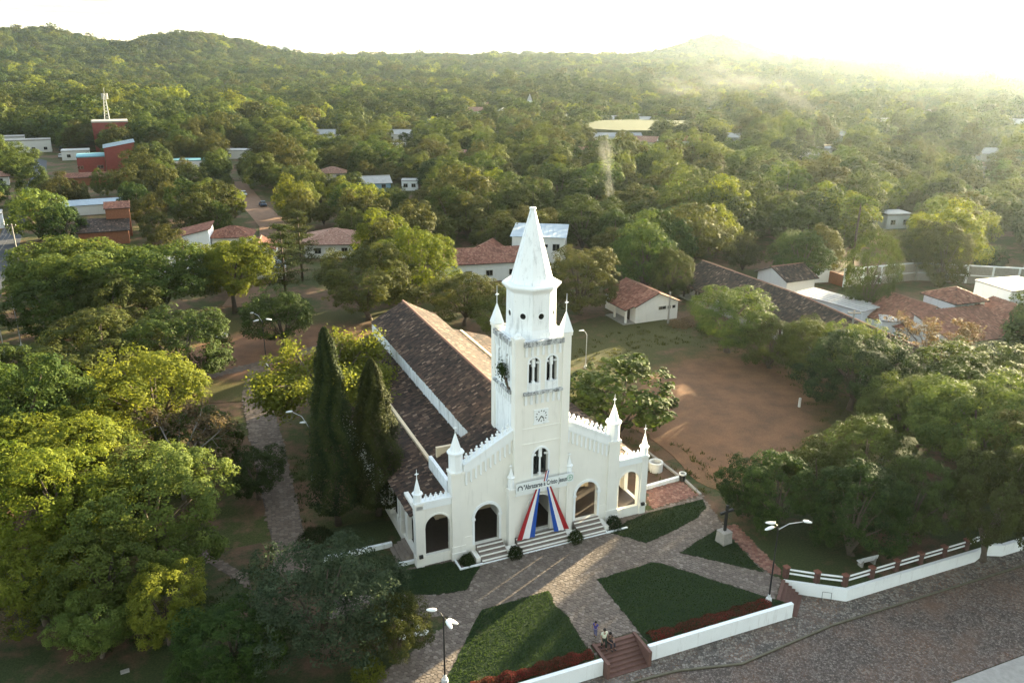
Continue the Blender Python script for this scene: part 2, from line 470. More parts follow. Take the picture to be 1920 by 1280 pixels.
M['joint'] = plain('paving_joint_soil', (0.10, 0.08, 0.064), 0.95, 0.35, 3)
M['stone'] = tinted('paving_stones', [(0.0, (0.125, 0.10, 0.083)), (0.45, (0.152, 0.123, 0.102)), (0.8, (0.182, 0.15, 0.125)), (1.0, (0.24, 0.20, 0.17))], dark=(0.10, 0.08, 0.065), dark_amt=0.35, var_scale=0.4)
M['brickpave'] = tinted('brick_paving', [(0.0, (0.15, 0.07, 0.052)), (0.5, (0.22, 0.105, 0.078)), (1.0, (0.30, 0.17, 0.13))], dark=(0.12, 0.09, 0.07), dark_amt=0.3)
M['stone_dull'] = tinted('dull_path_stones', [(0.0, (0.118, 0.088, 0.066)), (0.5, (0.15, 0.114, 0.087)), (1.0, (0.195, 0.152, 0.12))], dark=(0.08, 0.06, 0.045), dark_amt=0.4, var_scale=0.4)

# ------------------------------------------------------------------ terrain
WO = np.array([10.0, 47.5]); WE = np.array([math.cos(R(22.6)), math.sin(R(22.6))]); WN = np.array([-WE[1], WE[0]])
def wl(a, d):
    """along / behind the retaining wall -> world x, y"""
    p = WO + WE * a + WN * d
    return (float(p[0]), float(p[1]))

def sst(a, b, x):
    t = np.clip((x - a) / (b - a), 0, 1)
    return t * t * (3 - 2 * t)

def terr(x, y):
    x = np.asarray(x, float); y = np.asarray(y, float)
    d = (x - WO[0]) * WN[0] + (y - WO[1]) * WN[1]
    near = -1.30 + 1.27 * sst(3.0, 15.0, d)
    r = np.hypot(x, y)
    far = sst(280, 700, r)
    und = (3.5 * np.sin(x / 97 + 1.3) * np.sin(y / 131 + 0.6) + 2.0 * np.sin(x / 43 + y / 71)) * far
    ridge = 27 * sst(900, 2300, y) + 4 * np.sin(x / 260 + 1) * sst(1500, 2300, y)
    def hill(cx, cy, sx, sy, h, p=1.0):
        q = ((x - cx) / sx) ** 2 + ((y - cy) / sy) ** 2
        return h * np.exp(-q ** p)
    hl = hill(-925, 1500, 75, 340, 30) + hill(-835, 1560, 62, 300, 26) + hill(-640, 1650, 105, 300, 24, 1.5) + hill(-560, 1690, 85, 260, 14)
    hl = hl + hill(-800, 1500, 330, 500, 19, 1.5)
    hr = hill(605, 2620, 120, 200, 50, 0.9) + hill(610, 2640, 300, 300, 16)
    return near + und + ridge + hl + hr

ys = [-80, -40, 0, 20, 30]
while ys[-1] < 2880:
    ys.append(ys[-1] + max(4.0, ys[-1] * 0.022))
ys = np.array(ys)
ts = np.linspace(-1, 1, 141)
T, Y = np.meshgrid(ts, ys)
X = T * (np.maximum(Y, 0) * 1.15 + 170)
Z = terr(X, Y)
V = np.stack([X, Y, Z], -1).reshape(-1, 3)
nr, nc = X.shape
idx = np.arange(nr * nc).reshape(nr, nc)
Q = np.stack([idx[:-1, :-1], idx[:-1, 1:], idx[1:, 1:], idx[1:, :-1]], -1).reshape(-1, 4)
gm = np_mesh('ground', V, Q)
tag(link('ground', gm, M['ground']), kind='structure')

# raised churchyard terrace behind the retaining walls
slab = [(-90, 0.15), (-3.75, 0.15), (-3.75, 1.75), (0.05, 1.75), (0.05, 0.15), (12.9, 0.15), (12.25, 0.95), (14.5, 2.95), (18.5, 0.1), (70, 0.1), (70, 24), (-90, 24)]
b = MB(); b.prism([wl(*p) for p in slab], -1.5, 0.0)
tag(b.build('churchyard_terrace', M['church_ground']), kind='structure')

def sheet(name, poly, z, m, th=0.03, kind='structure'):
    b = MB(); b.prism(poly, z - th, z)
    return tag(b.build(name, m), kind=kind)

FIELD = [(7.7, 102.8), (13.6, 113.9), (23.1, 123.2), (27.8, 120.7), (32.3, 103.4), (36.6, 94.2), (40.2, 87.8), (37.9, 82.0), (30.0, 74.4), (22.6, 71.5), (19.4, 69.9), (17.3, 77.8), (13.8, 85.8), (7.9, 90.2)]
def smooth_poly(poly, it=2):
    for _ in range(it):
        q = []
        for i in range(len(poly)):
            a = poly[i]; b2 = poly[(i + 1) % len(poly)]
            q.append((a[0] * .75 + b2[0] * .25, a[1] * .75 + b2[1] * .25)); q.append((a[0] * .25 + b2[0] * .75, a[1] * .25 + b2[1] * .75))
        poly = q
    return poly
sheet('dirt_field', smooth_poly([(3, 100), (8, 122), (17, 128), (28, 124), (36, 108), (44, 94), (42, 80), (34, 71), (24, 69), (18.6, 70.5), (17.4, 78), (13, 86), (5, 90)]), 0.030, M['field'])
sheet('dirt_clearing', smooth_poly([(-54, 90), (-54, 118), (-30, 130), (-12, 124), (-14, 108), (-26, 90)]), 0.020, M['clearing'])

# streets
sheet('cobbled_street', [wl(-60, -2.5), wl(-1.5, -1.6), wl(1.5, -1.8), wl(6.2, -2.95), wl(15.3, -2.1), wl(75, -2.3), wl(75, -9.8), wl(-60, -9.8)], -1.215, M['cobble'], 0.03)
sheet('rubble_pavement', [wl(-60, 0.3), wl(13, 0.2), wl(12.3, 1.0), wl(14.5, 2.9), wl(18.4, 0.2), wl(75, 0.2), wl(75, -2.15), wl(15.3, -1.95), wl(6.2, -2.8), wl(1.5, -1.65), wl(-1.5, -1.45), wl(-60, -2.35)], -1.14, M['verge'], 0.12)
sheet('concrete_pavement', [wl(-60, -9.95), wl(75, -9.95), wl(75, -16), wl(-60, -16)], -1.10, M['concrete'], 0.14)
kb = MB()
kp = [wl(-60, -2.42), wl(-1.5, -1.52), wl(1.5, -1.72), wl(6.2, -2.87), wl(15.3, -2.02), wl(75, -2.22)]
for a, c in zip(kp, kp[1:]):
    kb.bar((a[0], a[1], -1.13), (c[0], c[1], -1.13), 0.14, 0.10)
tag(kb.build('kerb', M['kerb']), kind='structure')
STREET_L = [(-83, 110), (-78.5, 110), (-83, 121.7), (-99, 155), (-123, 201.6), (-162, 282.0), (-219, 386.9), (-252, 450), (-257, 450), (-224, 386.9), (-167, 282), (-128, 201.3), (-104, 155)]
sheet('asphalt_street', STREET_L, 0.02, M['asphalt'], 0.05)
DIRTROAD = [(-96, 273), (-90, 273), (-72, 232), (-56, 201), (-47, 165), (-44, 130), (-49, 130), (-53, 165), (-63, 198), (-78, 230)]
sheet('dirt_road', DIRTROAD, 0.02, M['road'], 0.05)
PLAYF = [(36, 470), (40, 425), (98, 430), (120, 500), (60, 508)]
sheet('playing_field', smooth_poly(PLAYF, 1), 5.2, M['farfield'], 6)

# churchyard paving, lawns
LAWNS = [
    [(-9.7, 56.0), (-4.9, 57.7), (-4.0, 56.7), (-2.5, 57.1), (-3.5, 53.9), (-5.6, 53.3), (-9.3, 53.2)],
    [(-2.2, 51.4), (3.1, 53.9), (3.6, 51.9), (4.4, 50.9), (5.5, 47.6), wl(-4.0, 0.4), wl(-9, 0.4), wl(-16, 0.4)],
    [(7.1, 55.4), (11.9, 57.8), (12.8, 57.7), wl(12.0, 1.0), wl(12.6, 0.4), wl(0.3, 0.4), wl(0.25, 1.1)],
    [(8.8, 62.4), (10.5, 64.0), (12.9, 65.7), (18.5, 68.2), (18.5, 66.7), (17.2, 64.8), (15.0, 63.0), (11.9, 60.7)],
    [(14.6, 59.3), (18.6, 63.0), (19.6, 61.2), (21.0, 56.6)],
]
BED = [(-8.1, 50.4), (-4.9, 50.7), (-4.4, 50.1), (-8.0, 45.5), (-10.5, 45.0), (-9.5, 49.0)]
def ragged(poly, step=0.35, amp=0.07, seed=1):
    q = random.Random(seed); out_ = []
    for i in range(len(poly)):
        a = Vector(poly[i]); c = Vector(poly[(i + 1) % len(poly)]); n = max(1, int((c - a).length / step)); d = (c - a).normalized(); nn = Vector((-d.y, d.x))
        for k in range(n):
            pt = a + (c - a) * (k / n) + nn * q.uniform(-amp, amp); out_.append((pt.x, pt.y))
    return out_
for k, pl in enumerate(LAWNS):
    sheet('lawn', ragged(pl, seed=k), 0.055, M['lawn'], 0.05)
sheet('flower_bed', BED, 0.05, M['church_ground'], 0.04)
PLAZA = [(-9.6, 53.25), (-14, 52.9), (-14, 50.4), (-8.2, 50.45), (-8.2, 45.4), (-11, 42), wl(-20, 0.45), wl(-3.9, 0.45), wl(-3.8, 1.8), wl(0.1, 1.8), wl(0.2, 0.45), wl(12.3, 0.5), wl(12.2, 1.0), wl(14.4, 2.9), (21.1, 56.7), (19.5, 61.3), (19.4, 64), (18.6, 68.9), (13.4, 66.3), (11.0, 65.4), (-4.6, 58.4), (-9.6, 56.2)]
def inpoly(x, y, poly):
    c = False; n = len(poly); j = n - 1
    for i in range(n):
        xi, yi = poly[i]; xj, yj = poly[j]
        if (yi > y) != (yj > y) and x < (xj - xi) * (y - yi) / (yj - yi) + xi: c = not c
        j = i
    return c
def stones(name, poly, holes, cell, m, parent, seed, z=0.012, h=0.035, yaw=0.35):
    rng = random.Random(seed)
    xs = [p[0] for p in poly]; ysb = [p[1] for p in poly]
    cx, cyy = sum(xs) / len(xs), sum(ysb) / len(ysb)
    ca, sa = math.cos(yaw), math.sin(yaw)
    rad = max(math.hypot(p[0] - cx, p[1] - cyy) for p in poly)
    n = int(rad / cell) + 2
    C = {}
    for j in range(-n - 1, n + 2):
        for i in range(-n - 1, n + 2):
            u = (i + 0.5 * (j % 2)) * cell + rng.uniform(-.46, .46) * cell
            v = j * cell * 0.866 + rng.uniform(-.46, .46) * cell
            C[i, j] = (cx + u * ca - v * sa, cyy + u * sa + v * ca)
    b = MB()
    def mean(*k): return (sum(C[q][0] for q in k) / 3, sum(C[q][1] for q in k) / 3)
    for j in range(-n, n + 1):
        for i in range(-n, n + 1):
            c = C[i, j]
            if not inpoly(c[0], c[1], poly) or any(inpoly(c[0], c[1], hh) for hh in holes): continue
            o = j % 2
            nb = [(i + 1, j), (i + o, j + 1), (i - 1 + o, j + 1), (i - 1, j), (i - 1 + o, j - 1), (i + o, j - 1)]
            pv = [mean((i, j), nb[k], nb[(k + 1) % 6]) for k in range(6)]
            s = rng.uniform(0.86, 0.93)
            pv = [(c[0] + (p[0] - c[0]) * s, c[1] + (p[1] - c[1]) * s) for p in pv]
            t = rng.random()
            zt = z + h * rng.uniform(0.6, 1.2)
            vs = [(p[0], p[1], z - 0.02) for p in pv] + [(p[0], p[1], zt) for p in pv]
            fs = [(6, 7, 8, 9, 10, 11)] + [(k, (k + 1) % 6, 6 + (k + 1) % 6, 6 + k) for k in range(6)]
            b.add(vs, fs, t)
    return tag(b.build(name, m, parent, tint=True), kind='stuff')
pz = sheet('paved_path', PLAZA, 0.012, M['joint'], 0.03)
stones('paving_stones', PLAZA, LAWNS + [BED], 0.30, M['stone'], pz, 3)
PATHS = [
    [(-28.6, 79.6), (-25.0, 79.6), (-17.1, 58.5), (-16.4, 56.0), (-19.6, 56.0), (-20.0, 58.5)],
    [(-27.0, 59.6), (-25.6, 57.6), (-20.4, 53.6), (-21.4, 55.6)],
    [(-40.6, 97.2), (-40.2, 99.4), (-34.1, 105.4), (-25.4, 114.6), (-24.4, 112.6), (-33.0, 103.0)],
    [(-28.6, 79.6), (-25.0, 79.6), (-30.0, 92.0), (-33.0, 103.0), (-35.5, 101.5), (-33.5, 92.0)],
]
for k, pp in enumerate(PATHS):
    o = sheet('paved_path', pp, 0.012, M['joint'], 0.03)
    stones('paving_stones', pp, [], 0.40, M['stone_dull'], o, 20 + k, h=0.03, yaw=0.8)
BRP = [(19.55, 63.7), (20.6, 63.9), (22.5, 57.2), (22.3, 56.2), (21.2, 56.7), (19.75, 61.3)]
o = sheet('brick_path', BRP, 0.013, M['joint'], 0.03)
stones('brick_pavers', BRP, [], 0.30, M['brickpave'], o, 31, h=0.03)
BRT = [(13.35, 69.9), (17.1, 72.0), (18.4, 69.0), (13.3, 66.5)]
o = sheet('brick_terrace', BRT, 0.013, M['joint'], 0.03)
stones('brick_pavers', BRT, [], 0.30, M['brickpave'], o, 32, h=0.03)

# retaining walls and steps
def wall_run(name, pts, z0, z1, th, m, label, cat='wall', cap=None):
    b = MB()
    P = [Vector((x, y)) for x, y in pts]
    L_ = []
    for i, p in enumerate(P):
        d = (P[min(i + 1, len(P) - 1)] - P[max(i - 1, 0)]).normalized()
        nn = Vector((-d.y, d.x))
        k = 1.0
        if 0 < i < len(P) - 1:
            d1 = (P[i] - P[i - 1]).normalized(); k = 1 / max(0.3, abs(d1.dot(d)))
        L_.append((p + nn * (th / 2 * k), p - nn * (th / 2 * k)))
    for (a, c), (e, f2) in zip(L_, L_[1:]):
        b.add([(c.x, c.y, z0), (f2.x, f2.y, z0), (e.x, e.y, z0), (a.x, a.y, z0), (c.x, c.y, z1), (f2.x, f2.y, z1), (e.x, e.y, z1), (a.x, a.y, z1)],
              [(0, 1, 5, 4), (1, 2, 6, 5), (2, 3, 7, 6), (3, 0, 4, 7), (4, 5, 6, 7)])
    return tag(b.build(name, m), label, cat)
wall_run('retaining_wall', [wl(-60, 0), wl(-20, 0), wl(-3.72, 0)], -1.3, 0.12, 0.30, M['wallwhite'], 'low white retaining wall left of the wide red steps, below the red flower hedge')
wall_run('retaining_wall', [wl(0.03, 0), wl(13.05, 0)], -1.3, 0.14, 0.30, M['wallwhite'], 'white retaining wall between the two flights of red steps')
wall_run('retaining_wall', [wl(14.6, 2.85), wl(18.5, -0.03), wl(33.0, -0.03), wl(34.5, 0.4), wl(36, -0.3), wl(75, -0.3)], -1.3, -0.02, 0.30, M['wallwhite'], 'white retaining wall with a bend under the post and rail fence')
wall_run('garden_wall', [(-15.7, 57.6), (-10.25, 59.95)], 0, 0.42, 0.3, M['oldwhite'], 'low stained white wall running left from the church side steps')
wall_run('garden_wall', [(13.3, 70.1), (17.0, 72.05)], 0, 0.42, 0.3, M['oldwhite'], 'low white wall behind the brick terrace right of the church')
wall_run('stone_kerb', [(17.4, 72.2), (18.5, 69.0)], 0, 0.18, 0.25, M['concrete'], 'low stone kerb from the bin down to the paved path', 'kerb')
wall_run('stone_kerb', [(14.6, 78.2), (17.3, 72.2)], 0, 0.18, 0.25, M['concrete'], 'low stone kerb along the dirt field beside the well ring', 'kerb')

def steps(name, label, origin, ux, uy, width, n, depth, ztop, zbot, m, cheeks=None):
    """flight descending along uy from origin, parts: one mesh per step"""
    t = empty(name, (origin[0], origin[1], 0), 0)
    tag(t, label, 'steps')
    ux = Vector((ux[0], ux[1])); uy = Vector((uy[0], uy[1]))
    rise = (ztop - zbot) / n
    for k in range(n):
        z1 = ztop - rise * (k + 0.0)
        a = uy * (depth / n * k); c = uy * (depth / n * (k + 1))
        b = MB(); b.prism([tuple(a), tuple(a + ux * width), tuple(c + ux * width), tuple(c)], zbot - 0.1, z1 - 0.01 * k * 0)
        b.build('step', m, t)
    if cheeks:
        for off in (-0.26, width + 0.02):
            b = MB(); q = ux * off
            b.prism([tuple(q), tuple(q + ux * 0.24), tuple(q + ux * 0.24 + uy * depth), tuple(q + uy * depth)], zbot - 0.1, ztop + 0.1)
            b.build('cheek_wall', cheeks, t)
    return t
steps('steps', 'wide flight of red-brown steps down to the cobbled street', wl(-3.4, 1.72), tuple(WE), tuple(-WN), 3.1, 8, 2.35, 0.02, -1.2, M['stepred'], M['stepred'])
_a = Vector(wl(12.3, 0.98)); _b = Vector(wl(14.45, 2.88)); _d = (_b - _a).normalized(); _p = Vector((_d.y, -_d.x))
steps('steps', 'narrow red-brown steps beside the lamp post and fence end', tuple(_a), tuple(_d), tuple(_p), (_b - _a).length, 6, 1.7, 0.02, -1.2, M['stepred'])

# ------------------------------------------------------------------ trees
def unit(v): return v / np.maximum(np.linalg.norm(v, axis=-1, keepdims=True), 1e-6)

def leaves(name, rng, P, Nd, tint, leaf, spread=0.55, width=0.5, up=0.3):
    """diamond leaves at P facing roughly Nd"""
    n = len(P)
    nn = unit(Nd + np.array([0, 0, up]) + rng.normal(0, spread, (n, 3)))
    a = unit(np.cross(nn, rng.normal(0, 1, (n, 3))))
    b = np.cross(nn, a)
    l = leaf * rng.uniform(0.65, 1.35, (n, 1))
    A = a * l * 0.5; B = b * l * 0.5 * width
    V = np.stack([P - A, P - B - A * 0.1 + nn * l * 0.08, P + A, P + B - A * 0.1 + nn * l * 0.08], 1).reshape(-1, 3)
    Q = np.arange(4 * n).reshape(n, 4)
    return np_mesh(name, V, Q, np.clip(tint, 0, 1))

def crown(seed, Rr=5.0, H=10.0, base=0.3, nl=16, lobe=0.42, ncl=70, nlf=44, leaf=0.30, clump=0.55, top=1.0, irregular=0.2, keep=0.88, flat=1.0, spread=0.55):
    rng = np.random.default_rng(seed)
    zc = (base + 1) / 2 * H; hz = (1 - base) / 2 * H
    i = np.arange(nl)
    ct = top - (top + 0.60) * (i + 0.5) / nl
    st_ = np.sqrt(np.maximum(0, 1 - ct * ct)); ph = i * 2.39996 + rng.uniform(0, 6)
    D = unit(np.stack([st_ * np.cos(ph), st_ * np.sin(ph), ct], 1) + rng.normal(0, 0.16, (nl, 3)))
    lr = lobe * Rr * rng.uniform(0.7, 1.25, nl)
    ext = rng.uniform(1 - irregular, 1 + irregular * 0.6, nl)
    Cn = np.stack([D[:, 0] * (Rr - lr * 0.9) * ext, D[:, 1] * (Rr - lr * 0.9) * ext, zc + D[:, 2] * np.maximum(hz - lr * 0.8 * flat, hz * 0.3) * ext], 1)
    # inner filling lobe
    Cn = np.vstack([Cn, [[0, 0, zc]]]); lr = np.append(lr, min(Rr, hz) * 0.62)
    P = []; Nd = []; ti = []
    for k in range(nl + 1):
        d = unit(rng.normal(0, 1, (ncl, 3)))
        p = Cn[k] + d * lr[k] * rng.uniform(0.82, 1.08, (ncl, 1)) * np.array([1, 1, flat])
        ok = np.ones(ncl, bool)
        for q in range(nl + 1):
            if q != k:
                ok &= np.linalg.norm((p - Cn[q]) / np.array([1, 1, flat]), axis=1) > lr[q] * keep
        ok &= p[:, 2] > base * H * 0.75
        p = p[ok]; d = d[ok]
        if len(p) == 0: continue
        m_ = len(p)
        ct_ = np.clip(rng.normal(0.45, 0.2, m_), 0, 1)
        outw = unit(p - np.array([0, 0, zc - hz * 0.4]))
        ax_ = unit(d * 0.55 + outw * 0.35 + np.array([0, 0, 0.55]))
        cr = clump * rng.uniform(0.65, 1.3, (m_, 1, 1))
        e = unit(rng.normal(0, 1, (m_, nlf, 3)) + ax_[:, None] * 0.95)
        shell = rng.uniform(0.72, 1.06, (m_, nlf, 1))
        inner = rng.random((m_, nlf, 1)) < 0.12
        shell = np.where(inner, rng.uniform(-0.9, 0.6, (m_, nlf, 1)), shell)
        o = e * shell * cr * np.array([1, 1, 0.8])
        P.append((p[:, None] + o).reshape(-1, 3))
        Nd.append((e * 1.25 + outw[:, None] * 0.25).reshape(-1, 3))
        ti.append((ct_[:, None] + rng.normal(0, 0.12, (m_, nlf))).ravel())
    P = np.vstack(P); Nd = np.vstack(Nd); ti = np.concatenate(ti)
    me = leaves('crown', rng, P, Nd, ti, leaf, spread)
    # trunk and limbs
    b = MB()
    r0 = 0.030 * H * (0.75 + 0.05 * Rr)
    zt = base * H * 1.05
    lean = rng.normal(0, 0.03 * H, 2)
    tp = [(0, 0, -0.2), (lean[0] * .3, lean[1] * .3, zt * 0.5), (lean[0], lean[1], zt)]
    b.tube(tp, [r0 * 1.25, r0 * 0.95, r0 * 0.8], 8)
    for k in range(min(nl, 9)):
        e = Cn[(k * 2) % nl]
        m_ = [lean[0] + (e[0] - lean[0]) * 0.4, lean[1] + (e[1] - lean[1]) * 0.4, zt + (e[2] - zt) * 0.6]
        b.tube([(lean[0], lean[1], zt * 0.93), m_, tuple(e)], [r0 * 0.6, r0 * 0.36, r0 * 0.12], 5)
    return me, b.mesh('trunk', True), Cn, lr

def sparse(seed, Rr=5, H=8, base=0.2, nb=60, per=16, leaf=0.28, clump=0.5, trunkr=0.16, droop=0.0):
    """open tree: visible twigs with leaf tufts at their ends"""
    rng = np.random.default_rng(seed)
    b = MB(); P = []; Nd = []; ti = []
    zt = base * H
    b.tube([(0, 0, -.2), (0.1, 0, zt)], [trunkr * 1.3, trunkr], 7)
    nm = 9
    for k in range(nm):
        a = k * 2.4 + rng.uniform(-.3, .3); rr = Rr * rng.uniform(0.45, 0.75); zz = H * rng.uniform(0.55, 0.85)
        e = np.array([rr * math.cos(a), rr * math.sin(a), zz])
        m_ = np.array([e[0] * .4, e[1] * .4, zt + (zz - zt) * 0.62])
        b.tube([(0.1, 0, zt * 0.95), m_, e], [trunkr * .7, trunkr * .45, trunkr * .2], 5)
        for j in range(nb // nm + 1):
            s = rng.uniform(0.35, 1.0)
            st_ = m_ + (e - m_) * s
            dirv = unit(np.array([math.cos(a), math.sin(a), 0.5]) * 0.7 + rng.normal(0, 0.7, 3))
            en = st_ + dirv * Rr * rng.uniform(0.2, 0.42)
            en[2] = min(max(en[2], zt * 0.8), H * 1.0)
            if droop: en[2] -= droop * np.hypot(en[0], en[1]) * 0.25
            b.tube([st_, (st_ + en) / 2 + rng.normal(0, .1, 3), en], [trunkr * .16, trunkr * .1, trunkr * .05], 3)
            nsub = 3
            for q in range(nsub):
                c = st_ + (en - st_) * (0.5 + 0.5 * (q + 1) / nsub)
                o = rng.normal(0, clump * 0.5, (per, 3)) * np.array([1, 1, .7])
                P.append(c + o); Nd.append(unit(o) * 0.6 + np.array([0, 0, .4]) + np.zeros((per, 3)))
                ti.append(np.clip(rng.normal(0.45, .15), 0, 1) + rng.normal(0, .12, per))
    me = leaves('crown', rng, np.vstack(P), np.vstack(Nd), np.concatenate(ti), leaf, 0.6)
    return me, b.mesh('trunk', True)

def cypress(seed, Rr=2.0, H=17.0, n=26000, leaf=0.22):
    rng = np.random.default_rng(seed)
    u = rng.uniform(0, 1, n) ** 0.8
    z = 1.2 + u * (H - 1.2)
    prof = Rr * np.minimum(1, (u / 0.10 + 0.25)) * (1 - u) ** 0.62 * 1.05 + 0.05
    a = rng.uniform(0, 2 * np.pi, n)
    # vertical flutes and plumes give the outline its tufts
    fl = 1 + 0.13 * np.sin(a * 7 + np.sin(z * 0.8) * 2) + 0.10 * np.sin(z * 2.3 + a * 3) + rng.normal(0, 0.06, n)
    r = prof * fl * np.sqrt(rng.uniform(0.55, 1.0, n))
    P = np.stack([r * np.cos(a), r * np.sin(a), z], 1)
    Nd = np.stack([np.cos(a), np.sin(a), np.full(n, 0.5)], 1)
    ti = 0.42 + 0.22 * np.sin(a * 7 + np.sin(z * .8) * 2) + rng.normal(0, .14, n)
    me = leaves('crown', rng, P, Nd, ti, leaf, 0.5, 0.45, 0.6)
    b = MB(); b.tube([(0, 0, -.2), (0, 0, 1.6), (0, 0, H * 0.7)], [0.28, 0.22, 0.06], 7)
    return me, b.mesh('trunk', True)

def palm(seed, H=9.0, nf=22, Lf=2.6):
    rng = np.random.default_rng(seed)
    P = []; Nd = []; ti = []
    b = MB()
    b.tube([(0, 0, -.2), (0.15, 0.05, H * .5), (0.1, 0, H)], [0.20, 0.15, 0.12], 7)
    for k in range(nf):
        a = k * 2.4; el = rng.uniform(-0.3, 1.2)
        pts = []
        for s in np.linspace(0, 1, 9):
            rr = Lf * s * math.cos(el * (1 - s * 0.6)); zz = Lf * (math.sin(el) * s - 0.75 * s * s)
            pts.append((0.1 + rr * math.cos(a), rr * math.sin(a), H + zz))
        b.tube(pts, [0.03] * 8 + [0.01], 3)
        for s in range(1, 9):
            c = np.array(pts[s])
            for _ in range(7):
                P.append(c + rng.normal(0, .16, 3)); Nd.append([rng.normal(0, .4), rng.normal(0, .4), 1]); ti.append(rng.normal(.5, .15))
    me = leaves('crown', rng, np.array(P), np.array(Nd), np.array(ti), 0.5, .4, .3)
    return me, b.mesh('trunk', True)

def tiered(seed, Rr=5, H=14, tiers=7, n=9000, leaf=0.38):
    rng = np.random.default_rng(seed)
    P = []; Nd = []; ti = []
    b = MB(); b.tube([(0, 0, -.2), (0, 0, H)], [0.32, 0.06], 7)
    for k in range(tiers):
        z = H * (0.32 + 0.66 * k / (tiers - 1)); rr = Rr * (1 - 0.75 * (k / (tiers - 1)) ** 1.3)
        for j in range(7):
            a = j * 0.9 + k * 1.7 + rng.uniform(-.2, .2); le = rr * rng.uniform(0.7, 1.05)
            e = np.array([le * math.cos(a), le * math.sin(a), z + rng.uniform(-.3, .5)])
            b.tube([(0, 0, z - .3), e], [0.07, 0.02], 4)
            m_ = n // (tiers * 7)
            s = rng.uniform(0.25, 1.05, m_)
            o = rng.normal(0, 1, (m_, 3)) * np.array([.5, .5, .14])
            P.append(np.array([0, 0, z - .2]) * (1 - s[:, None]) + e * s[:, None] + o); Nd.append(np.tile([0, 0, 1.0], (m_, 1)))
            ti.append(rng.normal(.45, .16) + rng.normal(0, .1, m_))
    me = leaves('crown', rng, np.vstack(P), np.vstack(Nd), np.concatenate(ti), leaf, 0.4)
    return me, b.mesh('trunk', True)

PROTO = {}   # kind -> list of (crown mesh, trunk mesh, Rr, H)
def reg(k, me, tr, Rr, H): PROTO.setdefault(k, []).append((me, tr, Rr, H))
for s in range(3):
    me, tr, _, _ = crown(100 + s, base=0.04, nl=22, lobe=0.34, ncl=46, nlf=54, leaf=0.25, clump=0.62, spread=0.30, keep=0.92, irregular=0.3); reg('dense', me, tr, 5, 10)
for s in range(3):
    me, tr, _, _ = crown(200 + s, base=0.14, nl=22, lobe=0.31, ncl=40, nlf=50, leaf=0.23, clump=0.60, irregular=0.45, keep=0.84, spread=0.38); reg('loose', me, tr, 5, 10)
for s in range(2):
    me, tr, _, _ = crown(300 + s, base=0.22, nl=24, lobe=0.30, ncl=42, nlf=50, leaf=0.24, clump=0.62, irregular=0.38, top=0.95, flat=0.75, spread=0.5); reg('umbrella', me, tr, 5, 10)
for s in range(2):
    me, tr = sparse(400 + s, nb=80, per=18); reg('sparse', me, tr, 5, 8)
me, tr = sparse(410, nb=130, per=50, leaf=0.24, clump=0.75, droop=0.5); reg('feather', me, tr, 5, 8)
me, tr, _, _ = crown(320, base=0.02, nl=18, lobe=0.33, ncl=36, nlf=15, leaf=0.50, clump=0.55, irregular=0.25, spread=0.4); reg('bigleaf', me, tr, 5, 10)
me, tr, _, _ = crown(330, base=0.05, nl=22, lobe=0.32, ncl=50, nlf=34, leaf=0.21, clump=0.6, irregular=0.4, keep=0.78, spread=0.75); reg('airy', me, tr, 5, 10)
me, tr, _, _ = crown(340, base=0.08, nl=22, lobe=0.42, ncl=44, nlf=44, leaf=0.27, clump=0.6, irregular=0.15, spread=0.4); reg('column', me, tr, 5, 10)
me, tr = cypress(500); reg('cypress', me, tr, 2, 17)
me, tr = cypress(501, 2.3, 15.0); reg('cypress', me, tr, 2.3, 15)
me, tr = palm(600); reg('palm', me, tr, 2.6, 9)
me, tr = tiered(610); reg('tiered', me, tr, 5, 14)
for s in range(4):
    me, tr, _, _ = crown(700 + s, base=0.05, nl=17, lobe=0.36, ncl=26, nlf=44, leaf=0.36, clump=0.80, spread=0.28, irregular=0.3); reg('mid', me, tr, 5, 10)
for s in range(3):
    me, tr, _, _ = crown(750 + s, base=0.12, nl=18, lobe=0.31, ncl=24, nlf=42, leaf=0.34, clump=0.80, irregular=0.5, keep=0.82, spread=0.34); reg('midloose', me, tr, 5, 10)
for s in range(4):
    me, tr, _, _ = crown(800 + s, base=0.05, nl=12, lobe=0.40, ncl=16, nlf=16, leaf=0.78, clump=1.1, irregular=0.32, spread=0.26); reg('far', me, tr, 5, 10)

NTRI = sum(len(m.polygons) * 2 for v in PROTO.values() for m, _, _, _ in v)
print('proto leaf triangles', NTRI)

def tree(kind, var, leafm, x, y, rad, h, label, name='broadleaf_tree', group=None, rz=0.0, z=0.0, trunkm='trunk', cat='tree'):
    me, tr, pr, ph = PROTO[kind][var % len(PROTO[kind])]
    t = empty(name, (x, y, z), rz)
    t.scale = (rad / pr, rad / pr, h / ph)
    for nm, msh, mt in (('crown', me, M[leafm]), ('trunk', tr, M[trunkm])):
        o = bpy.data.objects.new(nm, msh)
        if len(msh.materials) == 0: msh.materials.append(mt)
        COL.objects.link(o); o.parent = t
        o.material_slots[0].link = 'OBJECT'; o.material_slots[0].material = mt
    tag(t, label, cat, group)
    return t

